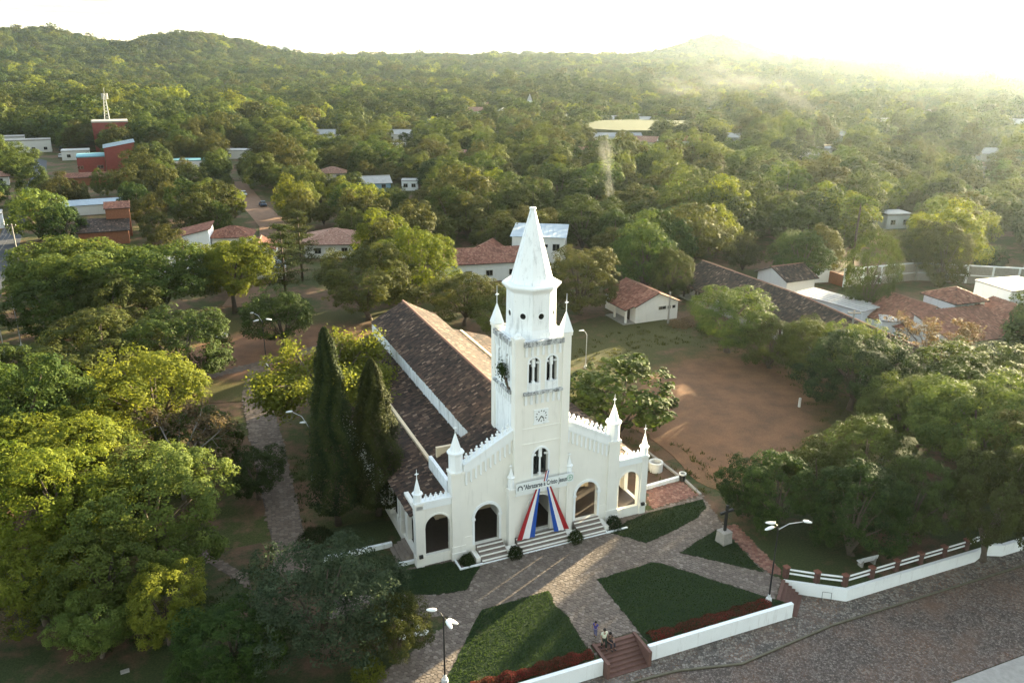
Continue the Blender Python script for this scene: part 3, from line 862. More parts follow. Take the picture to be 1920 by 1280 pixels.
HAND = []
OCC = []    # discs taken by hand-placed trees
def T(kind, var, leafm, x, y, rad, h, label, **k):
    HAND.append((x, y, rad, h, label)); OCC.append((x, y, rad * 0.8)); k.setdefault('rz', (x * 1.7 + y * 0.9) % 6.28)
    return tree(kind, var, leafm, x, y, rad, h, label, **k)
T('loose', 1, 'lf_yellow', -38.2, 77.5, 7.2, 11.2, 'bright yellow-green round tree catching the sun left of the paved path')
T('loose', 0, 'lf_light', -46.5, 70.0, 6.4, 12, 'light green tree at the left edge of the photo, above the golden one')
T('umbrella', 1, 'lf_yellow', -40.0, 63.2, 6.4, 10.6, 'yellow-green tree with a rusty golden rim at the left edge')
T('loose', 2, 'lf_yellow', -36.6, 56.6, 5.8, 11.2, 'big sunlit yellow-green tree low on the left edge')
T('loose', 0, 'lf_light', -28.4, 56.0, 5.6, 10.2, 'light green loose-leaved tree in the lower left, right of the big sunlit one')
T('sparse', 0, 'lf_brown', -31.2, 67.6, 6.6, 8.4, 'thin grey-brown half-bare tree below the bright yellow-green one', trunkm='paletrunk')
T('loose', 1, 'lf_yellow', -24.4, 47.4, 3.1, 6.2, 'low spreading tree with one golden lit branch in the lower left corner')  # yellow leaf colour stands in for the golden sunlight on this tree
T('loose', 2, 'lf_yellow', -34.4, 49.4, 3.9, 7, 'yellowish tree at the lower left edge below the big sunlit one')
T('airy', 0, 'lf_silver', -13.0, 46.8, 5.4, 8.2, 'dark tree with silvery speckled leaves in front of the low stained wall')
T('loose', 2, 'lf_mango', -18.8, 44.2, 3.8, 5.6, 'dark low tree at the bottom edge, left of the speckled one')
T('airy', 0, 'lf_olive', -7.9, 46.2, 2.4, 5.2, 'small tree with yellow leaf tufts at the bottom beside the flower bed', rz=2.0)
T('loose', 1, 'lf_shrub', -24.1, 67.6, 3.0, 5.2, 'small dark green tree beside the left paved path')
T('feather', 0, 'lf_yellow', -19.8, 80.0, 8.2, 11.8, 'feathery golden tree behind the tall cypress', rz=1.0)
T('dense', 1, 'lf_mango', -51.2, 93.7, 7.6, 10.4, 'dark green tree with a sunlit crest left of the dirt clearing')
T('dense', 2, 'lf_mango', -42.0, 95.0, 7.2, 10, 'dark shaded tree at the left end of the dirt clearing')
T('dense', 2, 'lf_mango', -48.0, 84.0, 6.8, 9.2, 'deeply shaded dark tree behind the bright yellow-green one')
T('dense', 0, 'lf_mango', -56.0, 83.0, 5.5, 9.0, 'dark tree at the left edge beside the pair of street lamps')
T('umbrella', 0, 'lf_light', -67.1, 118.0, 8.8, 13, 'broad spreading dark crown with light top at the left, nearest the street')
T('umbrella', 1, 'lf_light', -55.4, 120.5, 8.6, 13, 'broad spreading crown in the middle of the left row, brushed with light')
T('umbrella', 0, 'lf_yellow', -45.6, 126.5, 6.4, 12, 'pale yellow-green spreading tree with a visible forked trunk', rz=2.2)
T('dense', 1, 'lf_mango', -66.0, 110.0, 6.5, 9.6, 'dark low tree under the broad spreading crowns on the left')
T('dense', 0, 'lf_mango', -56.5, 110.5, 6.0, 9.6, 'dark tree in front of the middle spreading crown')
T('loose', 1, 'lf_mango', -32.9, 108.8, 6.0, 9, 'dark green shaded tree behind the curved lamp on the dirt clearing')
T('loose', 0, 'lf_olive', -23.0, 123.5, 8.0, 11, 'big olive-brown round tree behind the far end of the church roof')
T('dense', 0, 'lf_yellow', -16.6, 133.2, 7.4, 12, 'bright yellow-green round tree behind the olive-brown one')
T('loose', 2, 'lf_olive', -7.6, 121.0, 5.6, 8.8, 'olive tree behind the church to the left of the tower')
T('dense', 1, 'lf_mango', -0.5, 112.5, 5.0, 8.0, 'dark green tree close behind the church, left of the tower shaft')
T('dense', 2, 'lf_olive', 11.2, 127.2, 6.7, 11, 'dark olive tree with a golden rim just right of the spire')
T('bigleaf', 0, 'lf_mango', 11.9, 82.6, 6.6, 8.2, 'glossy broad-leaved tree hugging the right side of the church')
T('loose', 1, 'lf_light', 31.2, 109.6, 7.2, 9.4, 'round green tree in front of the long tiled house, by the dirt field')
T('dense', 0, 'lf_mango', 35.6, 103.4, 4.2, 6.4, 'small dark tree between two larger ones on the far side of the dirt field')
T('loose', 2, 'lf_light', 39.6, 99.4, 4.8, 8.4, 'light-topped tree under the pale utility pole beside the tiled house')
T('loose', 0, 'lf_mango', 41.0, 89.6, 6.0, 9.6, 'green tree behind the white post at the edge of the dirt field')
T('sparse', 1, 'lf_brown', 55.6, 101.4, 6.6, 8.6, 'pinkish straw-coloured sparse tree in front of the white gabled house')
T('loose', 1, 'lf_light', 53.4, 86.0, 7.8, 10, 'sunlit light green tree at the right edge below the orange-roofed house')
T('umbrella', 1, 'lf_light', 45.0, 70.5, 6.4, 12.2, 'very large tree with a rounded sunlit top at the right edge')
T('dense', 1, 'lf_mango', 32.8, 67.0, 4.2, 9.2, 'tall dark tree with sunlit crest above the group by the fence')
T('dense', 2, 'lf_mango', 28.4, 66.0, 3.4, 7.2, 'dark rounded tree between the twin round crown and the tall dark one')
T('dense', 2, 'lf_mango', 21.6, 65.4, 2.6, 5.8, 'left half of the twin dark round crown behind the cross')
T('dense', 0, 'lf_mango', 24.0, 63.6, 3.5, 6.8, 'right and larger half of the twin dark round crown behind the cross')
T('dense', 0, 'lf_mango', 29.4, 59.2, 3.9, 8.0, 'dark rounded tree overhanging the bench behind the fence')
T('dense', 1, 'lf_mango', 35.0, 60.8, 3.6, 8.4, 'deep green tree right of the bench, leaning over the fence')
T('loose', 0, 'lf_mango', 40.4, 58.8, 3.8, 9.6, 'dark tree hanging over the white wall at the right edge')
T('dense', 2, 'lf_olive', 46.2, 63.8, 4.5, 11.0, 'dark olive tree at the right edge behind the wall')
T('dense', 1, 'lf_mango', 28.0, 136.4, 3.9, 9, 'neat round dark tree with pale rim in front of the tiled house corner')
T('column', 0, 'lf_mango', 58.4, 127.0, 4.1, 14, 'tall dark columnar tree standing before the brick panel wall')
T('dense', 0, 'lf_olive', 80.4, 147.6, 5.0, 11, 'round olive tree rising behind the brick panel wall')
T('dense', 2, 'lf_mango', 54.0, 147.2, 5.4, 10, 'dark tree with a light cap behind the tiled house')
T('palm', 0, 'lf_light', 70.5, 163.0, 3.6, 13, 'pale feathery palm above the brick panel wall', name='palm_tree')
T('tiered', 0, 'lf_mango', -38.6, 132.0, 4.8, 13.5, 'dark layered tree with flat tiers beside the hip-roofed house')
T('tiered', 0, 'lf_mango', -39.6, 147.0, 4.2, 13.0, 'second dark layered tree, nearer the hip-roofed house', rz=2)
T('dense', 1, 'lf_light', 44.8, 66.0 + 14, 4.0, 8, 'green tree behind the very large one at the right edge')
T('cypress', 0, 'lf_cypress', -15.6, 63.3, 2.4, 18.8, 'taller of the two dark cypresses left of the church', name='cypress_tree')
T('cypress', 1, 'lf_cypress', -12.2, 65.0, 2.75, 15.4, 'shorter broader cypress closest to the church roof', name='cypress_tree')
T('dense', 0, 'lf_mango', -53.5, 76.0, 6.0, 8.6, 'shaded dark tree at the left edge above the light green one')
T('loose', 2, 'lf_olive', -34.5, 61.5, 4.6, 8.2, 'small olive tree squeezed between the sunlit trees on the left')
T('loose', 1, 'lf_light', -30.2, 49.8, 4.6, 7.6, 'dark shaded tree low on the left below the sunlit ones')
T('dense', 1, 'lf_mango', -31.5, 72.5, 4.4, 6.6, 'dark round bush-like tree right of the bright yellow-green one')
T('loose', 1, 'lf_light', 42.0, 79.5, 4.6, 8.6, 'dark tree at the lower end of the dirt field behind the very large one')
T('loose', 1, 'lf_light', 43.6, 94.6, 4.8, 9.4, 'green tree added to shade the plaza, behind the white post before the tiled house')  # added and sized for its shadow across the plaza
T('dense', 2, 'lf_mango', 49.5, 79.5, 5.5, 10.0, 'shaded tree behind the very large one, nearer the right edge')
T('loose', 0, 'lf_light', -28.6, 46.0, 2.8, 4.8, 'low light green tree in the bottom left corner')
T('sparse', 1, 'lf_brown', -36.5, 45.0, 3.0, 5.4, 'pinkish brown twiggy tree in the bottom left corner', trunkm='paletrunk')

# ------------------------------------------------------------------ roof tiles, walls with openings
def tiles(name, parent, m, P0, U, V, lu, lv, seed, tw=0.26, tl=0.40, lift=0.035, clip=None):
    """barrel tiles on a slope: P0 ridge corner, U along the ridge, V down the slope (unit vectors)"""
    rng = np.random.default_rng(seed)
    P0 = np.array(P0, float); U = np.array(U, float); V = np.array(V, float)
    Nn = np.cross(U, V); Nn = Nn if Nn[2] > 0 else -Nn
    nu = max(1, int(round(lu / tw))); nv = max(1, int(round(lv / tl)))
    tw = lu / nu; tl = lv / nv
    I, J = np.meshgrid(np.arange(nu), np.arange(nv)); I = I.ravel(); J = J.ravel()
    u = (I + 0.5) * tw + rng.normal(0, 0.014, len(I)); v = J * tl + rng.normal(0, 0.022, len(I))
    if clip is not None:
        k = clip(u, v + tl / 2); u = u[k]; v = v[k]
    n = len(u)
    sk = rng.normal(0, 0.012, n); up = rng.normal(0, 0.008, n)
    hw = tw * 0.53
    pts = []
    for (dv, hh) in ((0.0, 0.0), (tl * 1.12, lift)):
        for (du, hz) in ((-hw, 0.0), (0.0, 0.075), (hw, 0.0)):
            pts.append(P0 + np.outer(u + du + sk * (1 if dv else -1), U) + np.outer(v + dv, V) + np.outer(up + hz + hh, Nn))
    V3 = np.stack(pts, 1).reshape(-1, 3)
    b = np.arange(n)[:, None] * 6
    Q = np.concatenate([b + np.array([0, 1, 4, 3]), b + np.array([1, 2, 5, 4])], 1).reshape(-1, 4)
    t = np.repeat(np.clip(rng.normal(0.45, 0.24, n) + 0.12 * np.sin(u * 0.7 + seed) * np.sin(v * 1.1), 0, 1), 2)
    me = np_mesh(name, V3, Q, t)
    o = link(name, me, m, parent)
    o['kind'] = 'stuff'
    return o

def slope(parent, m, a, b, c, d, seed, deck_th=0.12, sub=None, clip=None, **k):
    """rectangular roof slope with corners a,b on the ridge, d,c on the eave (a above d); deck as a part, tiles on it"""
    a, b, c, d = (np.array(q, float) for q in (a, b, c, d))
    U = b - a; lu = np.linalg.norm(U); U /= lu
    V = d - a; lv = np.linalg.norm(V); V /= lv
    Nn = np.cross(U, V); Nn = Nn if Nn[2] > 0 else -Nn
    mb = MB(); off = -Nn * deck_th
    vs = [a, b, c, d, a + off, b + off, c + off, d + off]
    mb.add(vs, [(0, 1, 2, 3), (7, 6, 5, 4), (0, 4, 5, 1), (1, 5, 6, 2), (2, 6, 7, 3), (3, 7, 4, 0)])
    dk = mb.build('roof', M['deck'], parent)
    tiles('roof_tiles', dk, m, a + Nn * 0.01, U, V, lu, lv, seed, **k)
    return dk

def panel(a0, a1, z0, ztop, openings, th, fr, nseg=12):
    """wall in the (a,z) plane pushed th along t; openings = (centre, halfwidth, sill, spring, pointed); fr(a,t,z)->xyz"""
    mb = MB()
    cuts = {a0, a1}
    for (c, hw, sl, sp_, pt) in openings:
        for k in range(nseg + 1): cuts.add(round(c - hw * math.cos(math.pi * k / nseg), 5))
    if callable(ztop):
        zt = ztop
        cuts |= set(getattr(ztop, 'knots', []))
    else: zt = lambda a: ztop
    cs = sorted(cuts)
    def arc(o, a):
        c, hw, sl, sp_, pt = o
        q = max(0.0, 1 - ((a - c) / hw) ** 2)
        return sp_ + math.sqrt(q) * hw * pt
    def col(x0, x1, b0, b1, t0, t1):
        vs = [fr(x0, 0, b0), fr(x1, 0, b1), fr(x1, 0, t1), fr(x0, 0, t0), fr(x0, th, b0), fr(x1, th, b1), fr(x1, th, t1), fr(x0, th, t0)]
        mb.add(vs, [(0, 1, 2, 3), (5, 4, 7, 6), (3, 2, 6, 7), (1, 0, 4, 5)])
    def side(x, zb, ztp):
        mb.add([fr(x, 0, zb), fr(x, th, zb), fr(x, th, ztp), fr(x, 0, ztp)], [(0, 1, 2, 3)])
    for x0, x1 in zip(cs, cs[1:]):
        if x1 - x0 < 1e-4: continue
        xm = (x0 + x1) / 2
        hit = sorted([o for o in openings if abs(xm - o[0]) < o[1]], key=lambda o: o[2])
        lo0 = lo1 = z0
        for o in hit:
            if o[2] > lo0 + 1e-3: col(x0, x1, lo0, lo1, o[2], o[2])
            lo0, lo1 = arc(o, x0), arc(o, x1)
        col(x0, x1, lo0, lo1, zt(x0), zt(x1))
    side(a0, z0, zt(a0)); side(a1, z0, zt(a1))
    for o in openings:
        side(o[0] - o[1], o[2], o[3]); side(o[0] + o[1], o[2], o[3])
    return mb

def ring(mb, c, r0, r1, zsp, y0, y1, nseg=16, pt=1.0):
    """archivolt: half ring in the x,z plane"""
    for k in range(nseg):
        a0 = math.pi * k / nseg; a1 = math.pi * (k + 1) / nseg
        q = [(c - r0 * math.cos(a0), zsp + r0 * pt * math.sin(a0)), (c - r0 * math.cos(a1), zsp + r0 * pt * math.sin(a1)),
             (c - r1 * math.cos(a1), zsp + r1 * pt * math.sin(a1)), (c - r1 * math.cos(a0), zsp + r1 * pt * math.sin(a0))]
        mb.extrude_y(q, y0, y1)

# ------------------------------------------------------------------ church
CH = empty('church', (2.38, 61.3, 0), R(24))
tag(CH, 'white church with a tall spired clock tower, crenellated gable and brown tiled roofs', 'church')
def cpart(name, mb, m, parent=CH, **k): return mb.build(name, m, parent, **k)
FL = 0.95
b = MB(); b.box(-11.0, -7.6, 0.0, 40.0, -0.1, FL); b.box(7.6, 11.0, 0.0, 40.0, -0.1, FL); b.box(-7.6, 7.6, -0.05, 40.0, -0.1, FL - 0.004)
cpart('plinth', b, M['cream'])
b = MB(); b.box(-10.6, 10.6, 0.35, 39.6, FL + 0.0, FL + 0.03); cpart('floor', b, M['floortile'])
ident = lambda a, t, z: (a, t, z)
for sg in (-1, 1):
    fr = (lambda a, t, z, s=sg: (a * s, t, z))
    cpart('wing_wall', panel(7.9, 10.92, FL, 6.0, [(9.18, 1.06, FL, 3.62, 1.0)], 0.42, fr), M['cream'])
    def zt(a): return 8.0 + (7.9 - a) / 5.5 * 2.95
    cpart('gable_wall', panel(2.4, 6.86, FL, zt, [(4.80, 1.12, FL, 3.5, 1.0)], 0.45, fr), M['cream'])
    # side arch of the loggia
    cpart('side_wall', panel(0.42, 3.6, FL, 5.2, [(1.9, 0.95, FL, 3.3, 1.0)], 0.38, (lambda a, t, z, s=sg: (s * (10.92 - t), a, z))), M['cream'])
    # wing parapet with crest
    b = MB(); b.box(*(sorted((sg * 7.96, sg * 10.96))), -0.10, 0.46, 5.42, 6.06); b.box(*(sorted((sg * 7.96, sg * 10.98))), -0.16, 0.52, 5.95, 6.12)
    cpart('wing_parapet', b, M['white'])
    # sloping gable parapet
    b = MB()
    pl = [(sg * 2.42, zt(2.42) - 0.72), (sg * 6.84, zt(6.84) - 0.72), (sg * 6.84, zt(6.84) + 0.12), (sg * 2.42, zt(2.42) + 0.12)]
    if sg < 0: pl = pl[::-1]
    b.extrude_y(pl, -0.12, 0.50)
    pl2 = [(x, z) for x, z in ((sg * 2.42, zt(2.42) + 0.06), (sg * 6.84, zt(6.84) + 0.06), (sg * 6.84, zt(6.84) + 0.22), (sg * 2.42, zt(2.42) + 0.22))]
    if sg < 0: pl2 = pl2[::-1]
    b.extrude_y(pl2, -0.19, 0.57)
    cpart('gable_parapet', b, M['white'])
    # hanging ribs under the parapet
    for k in range(10):
        s_ = 2.75 + k * 0.43
        b = MB(); b.box(*sorted((sg * (s_ - 0.08), sg * (s_ + 0.08))), -0.085, -0.001, zt(s_) - 1.75, zt(s_) - 0.70)
        b.sphere((sg * s_, -0.045, zt(s_) - 1.80), 0.09, 6, 4)
        cpart('parapet_rib', b, M['white'])
        if k < 9:
            b = MB(); ring(b, sg * (s_ + 0.215), 0.135, 0.25, zt(s_ + .215) - 0.93, -0.06, -0.002, 8); cpart('rib_arch', b, M['white'])
    # portal arch trim with capitals
    b = MB(); ring(b, sg * 4.80, 1.121, 1.36, 3.5, -0.07, 0.02)
    for e in (-1, 1):
        x = sg * 4.80 + e * 1.22
        b.box(x - 0.17, x + 0.17, -0.09, 0.12, 3.30, 3.50); b.box(x - 0.10, x + 0.10, -0.06, 0.02, FL, 3.30)
    cpart('arch_trim', b, M['white'])
    b = MB(); ring(b, sg * 9.18, 1.061, 1.2, 3.62, -0.04, 0.02); cpart('arch_trim', b, M['cream'])
    # base moulding
    b = MB(); b.box(*sorted((sg * 6.0, sg * 6.84)), -0.05, -0.001, FL, 1.9); cpart('dado', b, M['cream'])

# small crest finials (one mesh, many copies)
b = MB(); b.box(-0.05, 0.05, -0.05, 0.05, 0, 0.28); b.box(-0.15, 0.15, -0.045, 0.045, 0.22, 0.32); b.sphere((0, 0, 0.42), 0.085, 6, 4); b.box(-0.12, 0.12, -0.07, 0.07, -0.04, 0.06)
crest_me = b.mesh('crest_finial'); crest_me.materials.append(M['white'])
for sg in (-1, 1):
    for k in range(9):
        s_ = 2.85 + k * 0.46
        o = link('crest_finial', crest_me, None, CH, (sg * s_, 0.18, 8.0 + (7.9 - s_) / 5.5 * 2.95 + 0.22))
        o.scale = (1.15, 1.15, 1.4)
    for k in range(5):
        link('crest_finial', crest_me, None, CH, (sg * (8.35 + k * 0.43), 0.18, 6.12)).scale = (0.9, 0.9, 1.05)

def pinnacle(s_, y_, prof, rod, m=M['white'], n=8, ball=None, sq=False, stain=False):
    b = MB(); b.lathe(prof, 0, 0, 4 if sq else n, R(45) if sq else R(22.5))
    o = b.build('pinnacle', m, CH, loc=(s_, y_, 0))
    if rod:
        z0 = prof[-1][1]
        r = MB(); r.tube([(0, 0, z0 - 0.1), (0, 0, z0 + rod)], [0.035, 0.015], 5)
        zb = z0 + rod * 0.5
        r.sphere((0, 0, zb), 0.10, 6, 5); r.box(-0.16, 0.16, -0.025, 0.025, zb - 0.03, zb + 0.03)
        r.build('finial', M['white'], o)
    return o
for sg in (-1, 1):
    b = MB(); b.box(*sorted((sg * 6.85, sg * 7.95)), -0.16, 0.78, FL, 8.1); b.box(*sorted((sg * 6.78, sg * 8.02)), -0.24, 0.86, 7.95, 8.2); b.box(*sorted((sg * 6.80, sg * 8.00)), -0.22, 0.84, FL - 0.3, 1.25); b.box(*sorted((sg * 6.76, sg * 8.05)), -0.30, 0.7, 0, FL - 0.25)
    cpart('pier', b, M['cream'])
    pinnacle(sg * 7.4, 0.30, [(0.62, 8.15), (0.58, 8.3), (0.58, 9.70), (0.72, 9.80), (0.72, 9.95), (0.50, 10.0), (0.05, 11.5)], 1.0)
    b = MB(); b.box(*sorted((sg * 10.42, sg * 11.08)), -0.10, 0.56, 0.0, 5.95); b.box(*sorted((sg * 10.36, sg * 11.14)), -0.17, 0.62, 5.82, 6.0); b.box(*sorted((sg * 10.38, sg * 11.13)), -0.16, 0.60, FL - 0.15, FL + 0.1)
    cpart('pier', b, M['cream'])
    pinnacle(sg * 10.75, 0.23, [(0.36, 5.95), (0.34, 6.7), (0.45, 6.78), (0.45, 6.88), (0.30, 6.92), (0.035, 8.15)], 0.85)
    # slim buttress piers beside the portal, with small pinnacles
    b = MB(); b.box(*sorted((sg * 2.46, sg * 3.02)), -0.62, -0.001, 0.0, 5.75); b.box(*sorted((sg * 2.40, sg * 3.08)), -0.70, 0.0, 5.30, 5.80)
    cpart('pier', b, M['cream'])
    pinnacle(sg * 2.74, -0.33, [(0.28, 5.78), (0.26, 6.75), (0.34, 6.82), (0.34, 6.9), (0.24, 6.94), (0.03, 7.75)], 0.3)
# loudspeaker-like flood lamps fixed to the outer pier feet
for sg in (-1, 1):
    b = MB(); b.box(sg * 10.72 - 0.16, sg * 10.72 + 0.16, -0.30, -0.11, FL + 0.02, FL + 0.30); cpart('flood_lamp', b, M['dark'])

# tower
TY = 2.05
tower = empty('tower'); tower.parent = CH
bel = [(-0.80, 0.47, 14.40, 16.80, 1.0), (0.80, 0.47, 14.40, 16.80, 1.0)]
front = panel(-2.4, 2.4, FL, 18.45, [(0, 1.05, FL, 3.55, 1.05), (-0.02, 0.70, 6.5, 8.35, 1.05)] + bel, 0.42, lambda a, t, z: (a, -0.35 + t, z))
cpart('tower_wall', front, M['cream'], tower)
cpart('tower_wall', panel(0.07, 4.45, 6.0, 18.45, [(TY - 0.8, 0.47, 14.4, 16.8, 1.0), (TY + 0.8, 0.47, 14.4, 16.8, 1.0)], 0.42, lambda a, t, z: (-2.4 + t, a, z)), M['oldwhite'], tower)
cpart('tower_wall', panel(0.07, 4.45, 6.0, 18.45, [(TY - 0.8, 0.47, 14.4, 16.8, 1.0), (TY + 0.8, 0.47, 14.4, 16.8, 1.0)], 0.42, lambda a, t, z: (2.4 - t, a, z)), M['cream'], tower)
cpart('tower_wall', panel(-1.98, 1.98, 9.0, 18.45, bel, 0.42, lambda a, t, z: (a, 4.45 - t, z)), M['cream'], tower)
b = MB(); b.box(-2.0, 2.0, 0.1, 4.0, 9.7, 9.9); cpart('belfry_floor', b, M['wood'], tower)
b = MB(); b.box(-2.0, 2.0, 0.1, 4.0, 13.9, 14.1); cpart('belfry_floor', b, M['wood'], tower)
for sx in (-1, 1):
    for sy in (-1, 1):
        x = sx * 2.14; y = TY + sy * 2.14
        b = MB(); b.box(x - 0.36, x + 0.36, y - 0.36, y + 0.36, FL if sy < 0 else 7.0, 18.95); b.box(x - 0.43, x + 0.43, y - 0.43, y + 0.43, 18.80, 19.05)
        cpart('corner_pilaster', b, M['cream'], tower)
        if sx < 0 and sy < 0:   # the near left pinnacle has broken off
            b = MB(); b.lathe([(0.34, 19.04), (0.30, 19.3), (0.12, 19.42)], x, y, 5, 0.4); cpart('pinnacle_stump', b, M['oldwhite'], tower)
        else:
            o = pinnacle(x, y, [(0.50, 19.04), (0.66, 19.10), (0.64, 19.16), (0.04, 20.75)], 1.5, sq=True)
b = MB(); b.box(-2.35, 2.35, TY - 2.35, TY + 2.35, 18.40, 18.60); cpart('tower_roof', b, M['oldwhite'], tower)
for (x0, x1, y0, y1) in ((-1.77, 1.77, -0.62, -0.351), (-2.67, -2.401, TY - 1.77, TY + 1.77), (2.401, 2.67, TY - 1.77, TY + 1.77), (-1.77, 1.77, 4.451, 4.70)):
    b = MB(); b.box(x0, x1, y0, y1, 18.30, 18.72); cpart('cornice', b, M['stained'], tower)
    b = MB(); b.box(x0, x1, y0 - 0.0, y1, 14.12, 14.36); cpart('balcony_sill', b, M['stained'], tower)
# corbel rows under the cornice and under the belfry sill, front and left
for zz in (17.45, 13.25):
    for k in range(7):
        a = -1.5 + k * 0.5
        b = MB(); b.box(a - 0.10, a + 0.10, -0.47, -0.351, zz, zz + 0.86); cpart('corbel', b, M['oldwhite'], tower)
        b = MB(); b.box(-2.52, -2.401, TY + a - 0.10, TY + a + 0.10, zz, zz + 0.86); cpart('corbel', b, M['oldwhite'], tower)
# belfry windows: surround, colonnette, oculus bridge, parapet block
for c in (-0.8, 0.8):
    for side in ('front', 'left'):
        def fr2(a, t, z, c=c, side=side): return (c + a, -0.35 + t, z) if side == 'front' else (-2.4 + t, TY + c + a, z)
        def bx2(mb, a0, a1, t0, t1, z0, z1):
            p = fr2(a0, t0, z0); q = fr2(a1, t1, z1)
            mb.box(min(p[0], q[0]), max(p[0], q[0]), min(p[1], q[1]), max(p[1], q[1]), z0, z1)
        w_ = empty('belfry_window'); w_.parent = CH
        blind = (side == 'left')
        b = MB(); bx2(b, -0.075, 0.075, 0.06, 0.22, 15.1, 16.55); bx2(b, -0.13, 0.13, 0.03, 0.25, 16.45, 16.62); bx2(b, -0.13, 0.13, 0.03, 0.25, 15.08, 15.22); b.build('colonnette', M['white'], w_)
        b = MB(); bx2(b, -0.14, 0.14, 0.05, 0.24, 16.62, 17.15); bx2(b, -0.47, -0.25, 0.05, 0.2, 16.72, 16.86); bx2(b, 0.25, 0.47, 0.05, 0.2, 16.72, 16.86); b.build('tracery', M['white'], w_)
        b = MB(); bx2(b, -0.47, 0.47, -0.10, 0.16, 14.37, 15.08); b.build('sill_block', M['oldwhite'], w_)
        b = MB(); bx2(b, -0.47, 0.47, 0.405, 0.44, 14.4, 17.27); b.build('shade_or_blind_panel', M['glass'] if not blind else M['oldwhite'], w_)  # front: dark sheet painting the shade inside; left: white blind fill
    b = MB(); ring(b, c, 0.471, 0.60, 16.8, -0.43, -0.34, 10); b.box(c - 0.60, c - 0.471, -0.40, -0.34, 14.4, 16.8); b.box(c + 0.471, c + 0.60, -0.40, -0.34, 14.4, 16.8); cpart('window_surround', b, M['white'], tower)
# lower two-light window
lw = empty('lancet_window'); lw.parent = CH
b = MB(); b.tube([(-0.02, -0.20, 6.5), (-0.02, -0.20, 8.25)], 0.085, 8); b.box(-0.16, 0.12, -0.32, -0.08, 8.2, 8.4); b.box(-0.15, 0.11, -0.32, -0.08, 6.5, 6.7); b.build('colonnette', M['white'], lw)
b = MB(); b.box(-0.16, 0.12, -0.3, -0.12, 8.4, 8.98); b.box(-0.72, -0.42, -0.28, -0.14, 8.38, 8.52); b.box(0.38, 0.68, -0.28, -0.14, 8.38, 8.52); b.build('tracery', M['white'], lw)
b = MB(); b.box(-0.72, 0.68, 0.03, 0.06, 6.5, 9.1); b.build('pane', M['glass'], lw)
b = MB(); ring(b, -0.02, 0.701, 0.86, 8.35, -0.43, -0.34, 14, 1.05); b.box(-0.88, -0.721, -0.40, -0.34, 6.4, 8.35); b.box(0.681, 0.84, -0.40, -0.34, 6.4, 8.35); b.build('surround', M['white'], lw)
# string courses
for zz in (11.0, 9.6):
    b = MB(); b.box(-1.77, 1.77, -0.40, -0.351, zz, zz + 0.09); cpart('string_course', b, M['cream'], tower)
# portal cornice the banner hangs on
b = MB(); b.box(-2.45, 2.45, -0.66, -0.351, 5.10, 5.50); b.box(-2.45, 2.45, -0.74, -0.351, 5.46, 5.56); cpart('portal_cornice', b, M['white'])
b = MB(); ring(b, 0, 1.051, 1.25, 3.55, -0.44, -0.34, 14, 1.05); cpart('arch_trim', b, M['cream'])

# clock
ck = MB(); ck.box(-0.72, 0.58, -0.41, -0.351, 11.43, 12.66)
clock = cpart('clock', ck, M['white'])
b = MB(); b.box(-0.80, 0.66, -0.43, -0.352, 11.34, 11.43); b.build('clock_ledge', M['oldwhite'], clock)
cc = (-0.07, 12.05)
for k in range(12):
    a = math.pi / 6 * k; x = cc[0] + 0.47 * math.sin(a); z = cc[1] + 0.47 * math.cos(a)
    b = MB(); b.bar((cc[0] + 0.40 * math.sin(a), -0.418, cc[1] + 0.40 * math.cos(a)), (cc[0] + 0.52 * math.sin(a), -0.418, cc[1] + 0.52 * math.cos(a)), 0.075, 0.012, up=(0, 1, 0)); b.build('hour_mark', M['dark'], clock)
for ang, ln, wd in ((214, 0.46, 0.07), (138, 0.33, 0.085)):
    a = R(ang); b = MB(); b.bar((cc[0], -0.43, cc[1]), (cc[0] + ln * math.sin(a), -0.43, cc[1] + ln * math.cos(a)), wd, 0.014, up=(0, 1, 0)); b.build('clock_hand', M['black'], clock)

# octagonal drum and spire
dr = MB(); dr.lathe([(2.16, 18.58), (2.16, 19.0), (2.06, 19.35), (2.03, 22.35)], 0, TY, 8, R(22.5)); drum = cpart('drum', dr, M['oldwhite'])
b = MB(); b.lathe([(2.04, 22.30), (2.10, 22.42), (2.42, 22.78), (2.42, 22.92), (2.30, 22.99), (1.6, 23.0)], 0, TY, 8, R(22.5)); b.build('cornice', M['white'], drum)
b = MB(); b.lathe([(1.80, 22.98), (1.70, 23.3), (0.21, 28.75), (0.27, 28.8), (0.27, 28.93), (0.16, 28.95)], 0, TY, 8, R(22.5)); sp_ = cpart('spire', b, M['oldwhite'])
b = MB(); b.tube([(0, TY, 28.9), (0, TY, 30.6)], [0.03, 0.015], 5); b.build('lightning_rod', M['dark'], sp_)
for k in range(8):
    a = R(45 * k)
    o1 = MB(); n_ = 12
    ri = []
    for rr, tt in ((0.34, 0.0), (0.34, 0.05), (0.25, 0.05), (0.25, -0.02)):
        ri.append([(rr * math.cos(2 * math.pi * j / n_), tt, rr * math.sin(2 * math.pi * j / n_)) for j in range(n_)])
    vs = [p for q in ri for p in q]; fs = []
    for i in range(3):
        for j in range(n_): fs.append((i * n_ + j, i * n_ + (j + 1) % n_, (i + 1) * n_ + (j + 1) % n_, (i + 1) * n_ + j))
    o1.add(vs, fs)
    oc = o1.build('oculus', M['white'], CH, loc=(1.885 * math.cos(a), TY + 1.885 * math.sin(a), 20.5), rz=a - R(90))
    b = MB(); b.add([(0.26 * math.cos(2 * math.pi * j / n_), 0.012, 0.26 * math.sin(2 * math.pi * j / n_)) for j in range(n_)], [tuple(range(n_))]); b.build('opening', M['glass'], oc)  # flat dark disc paints the shade of a hole; the drum is solid

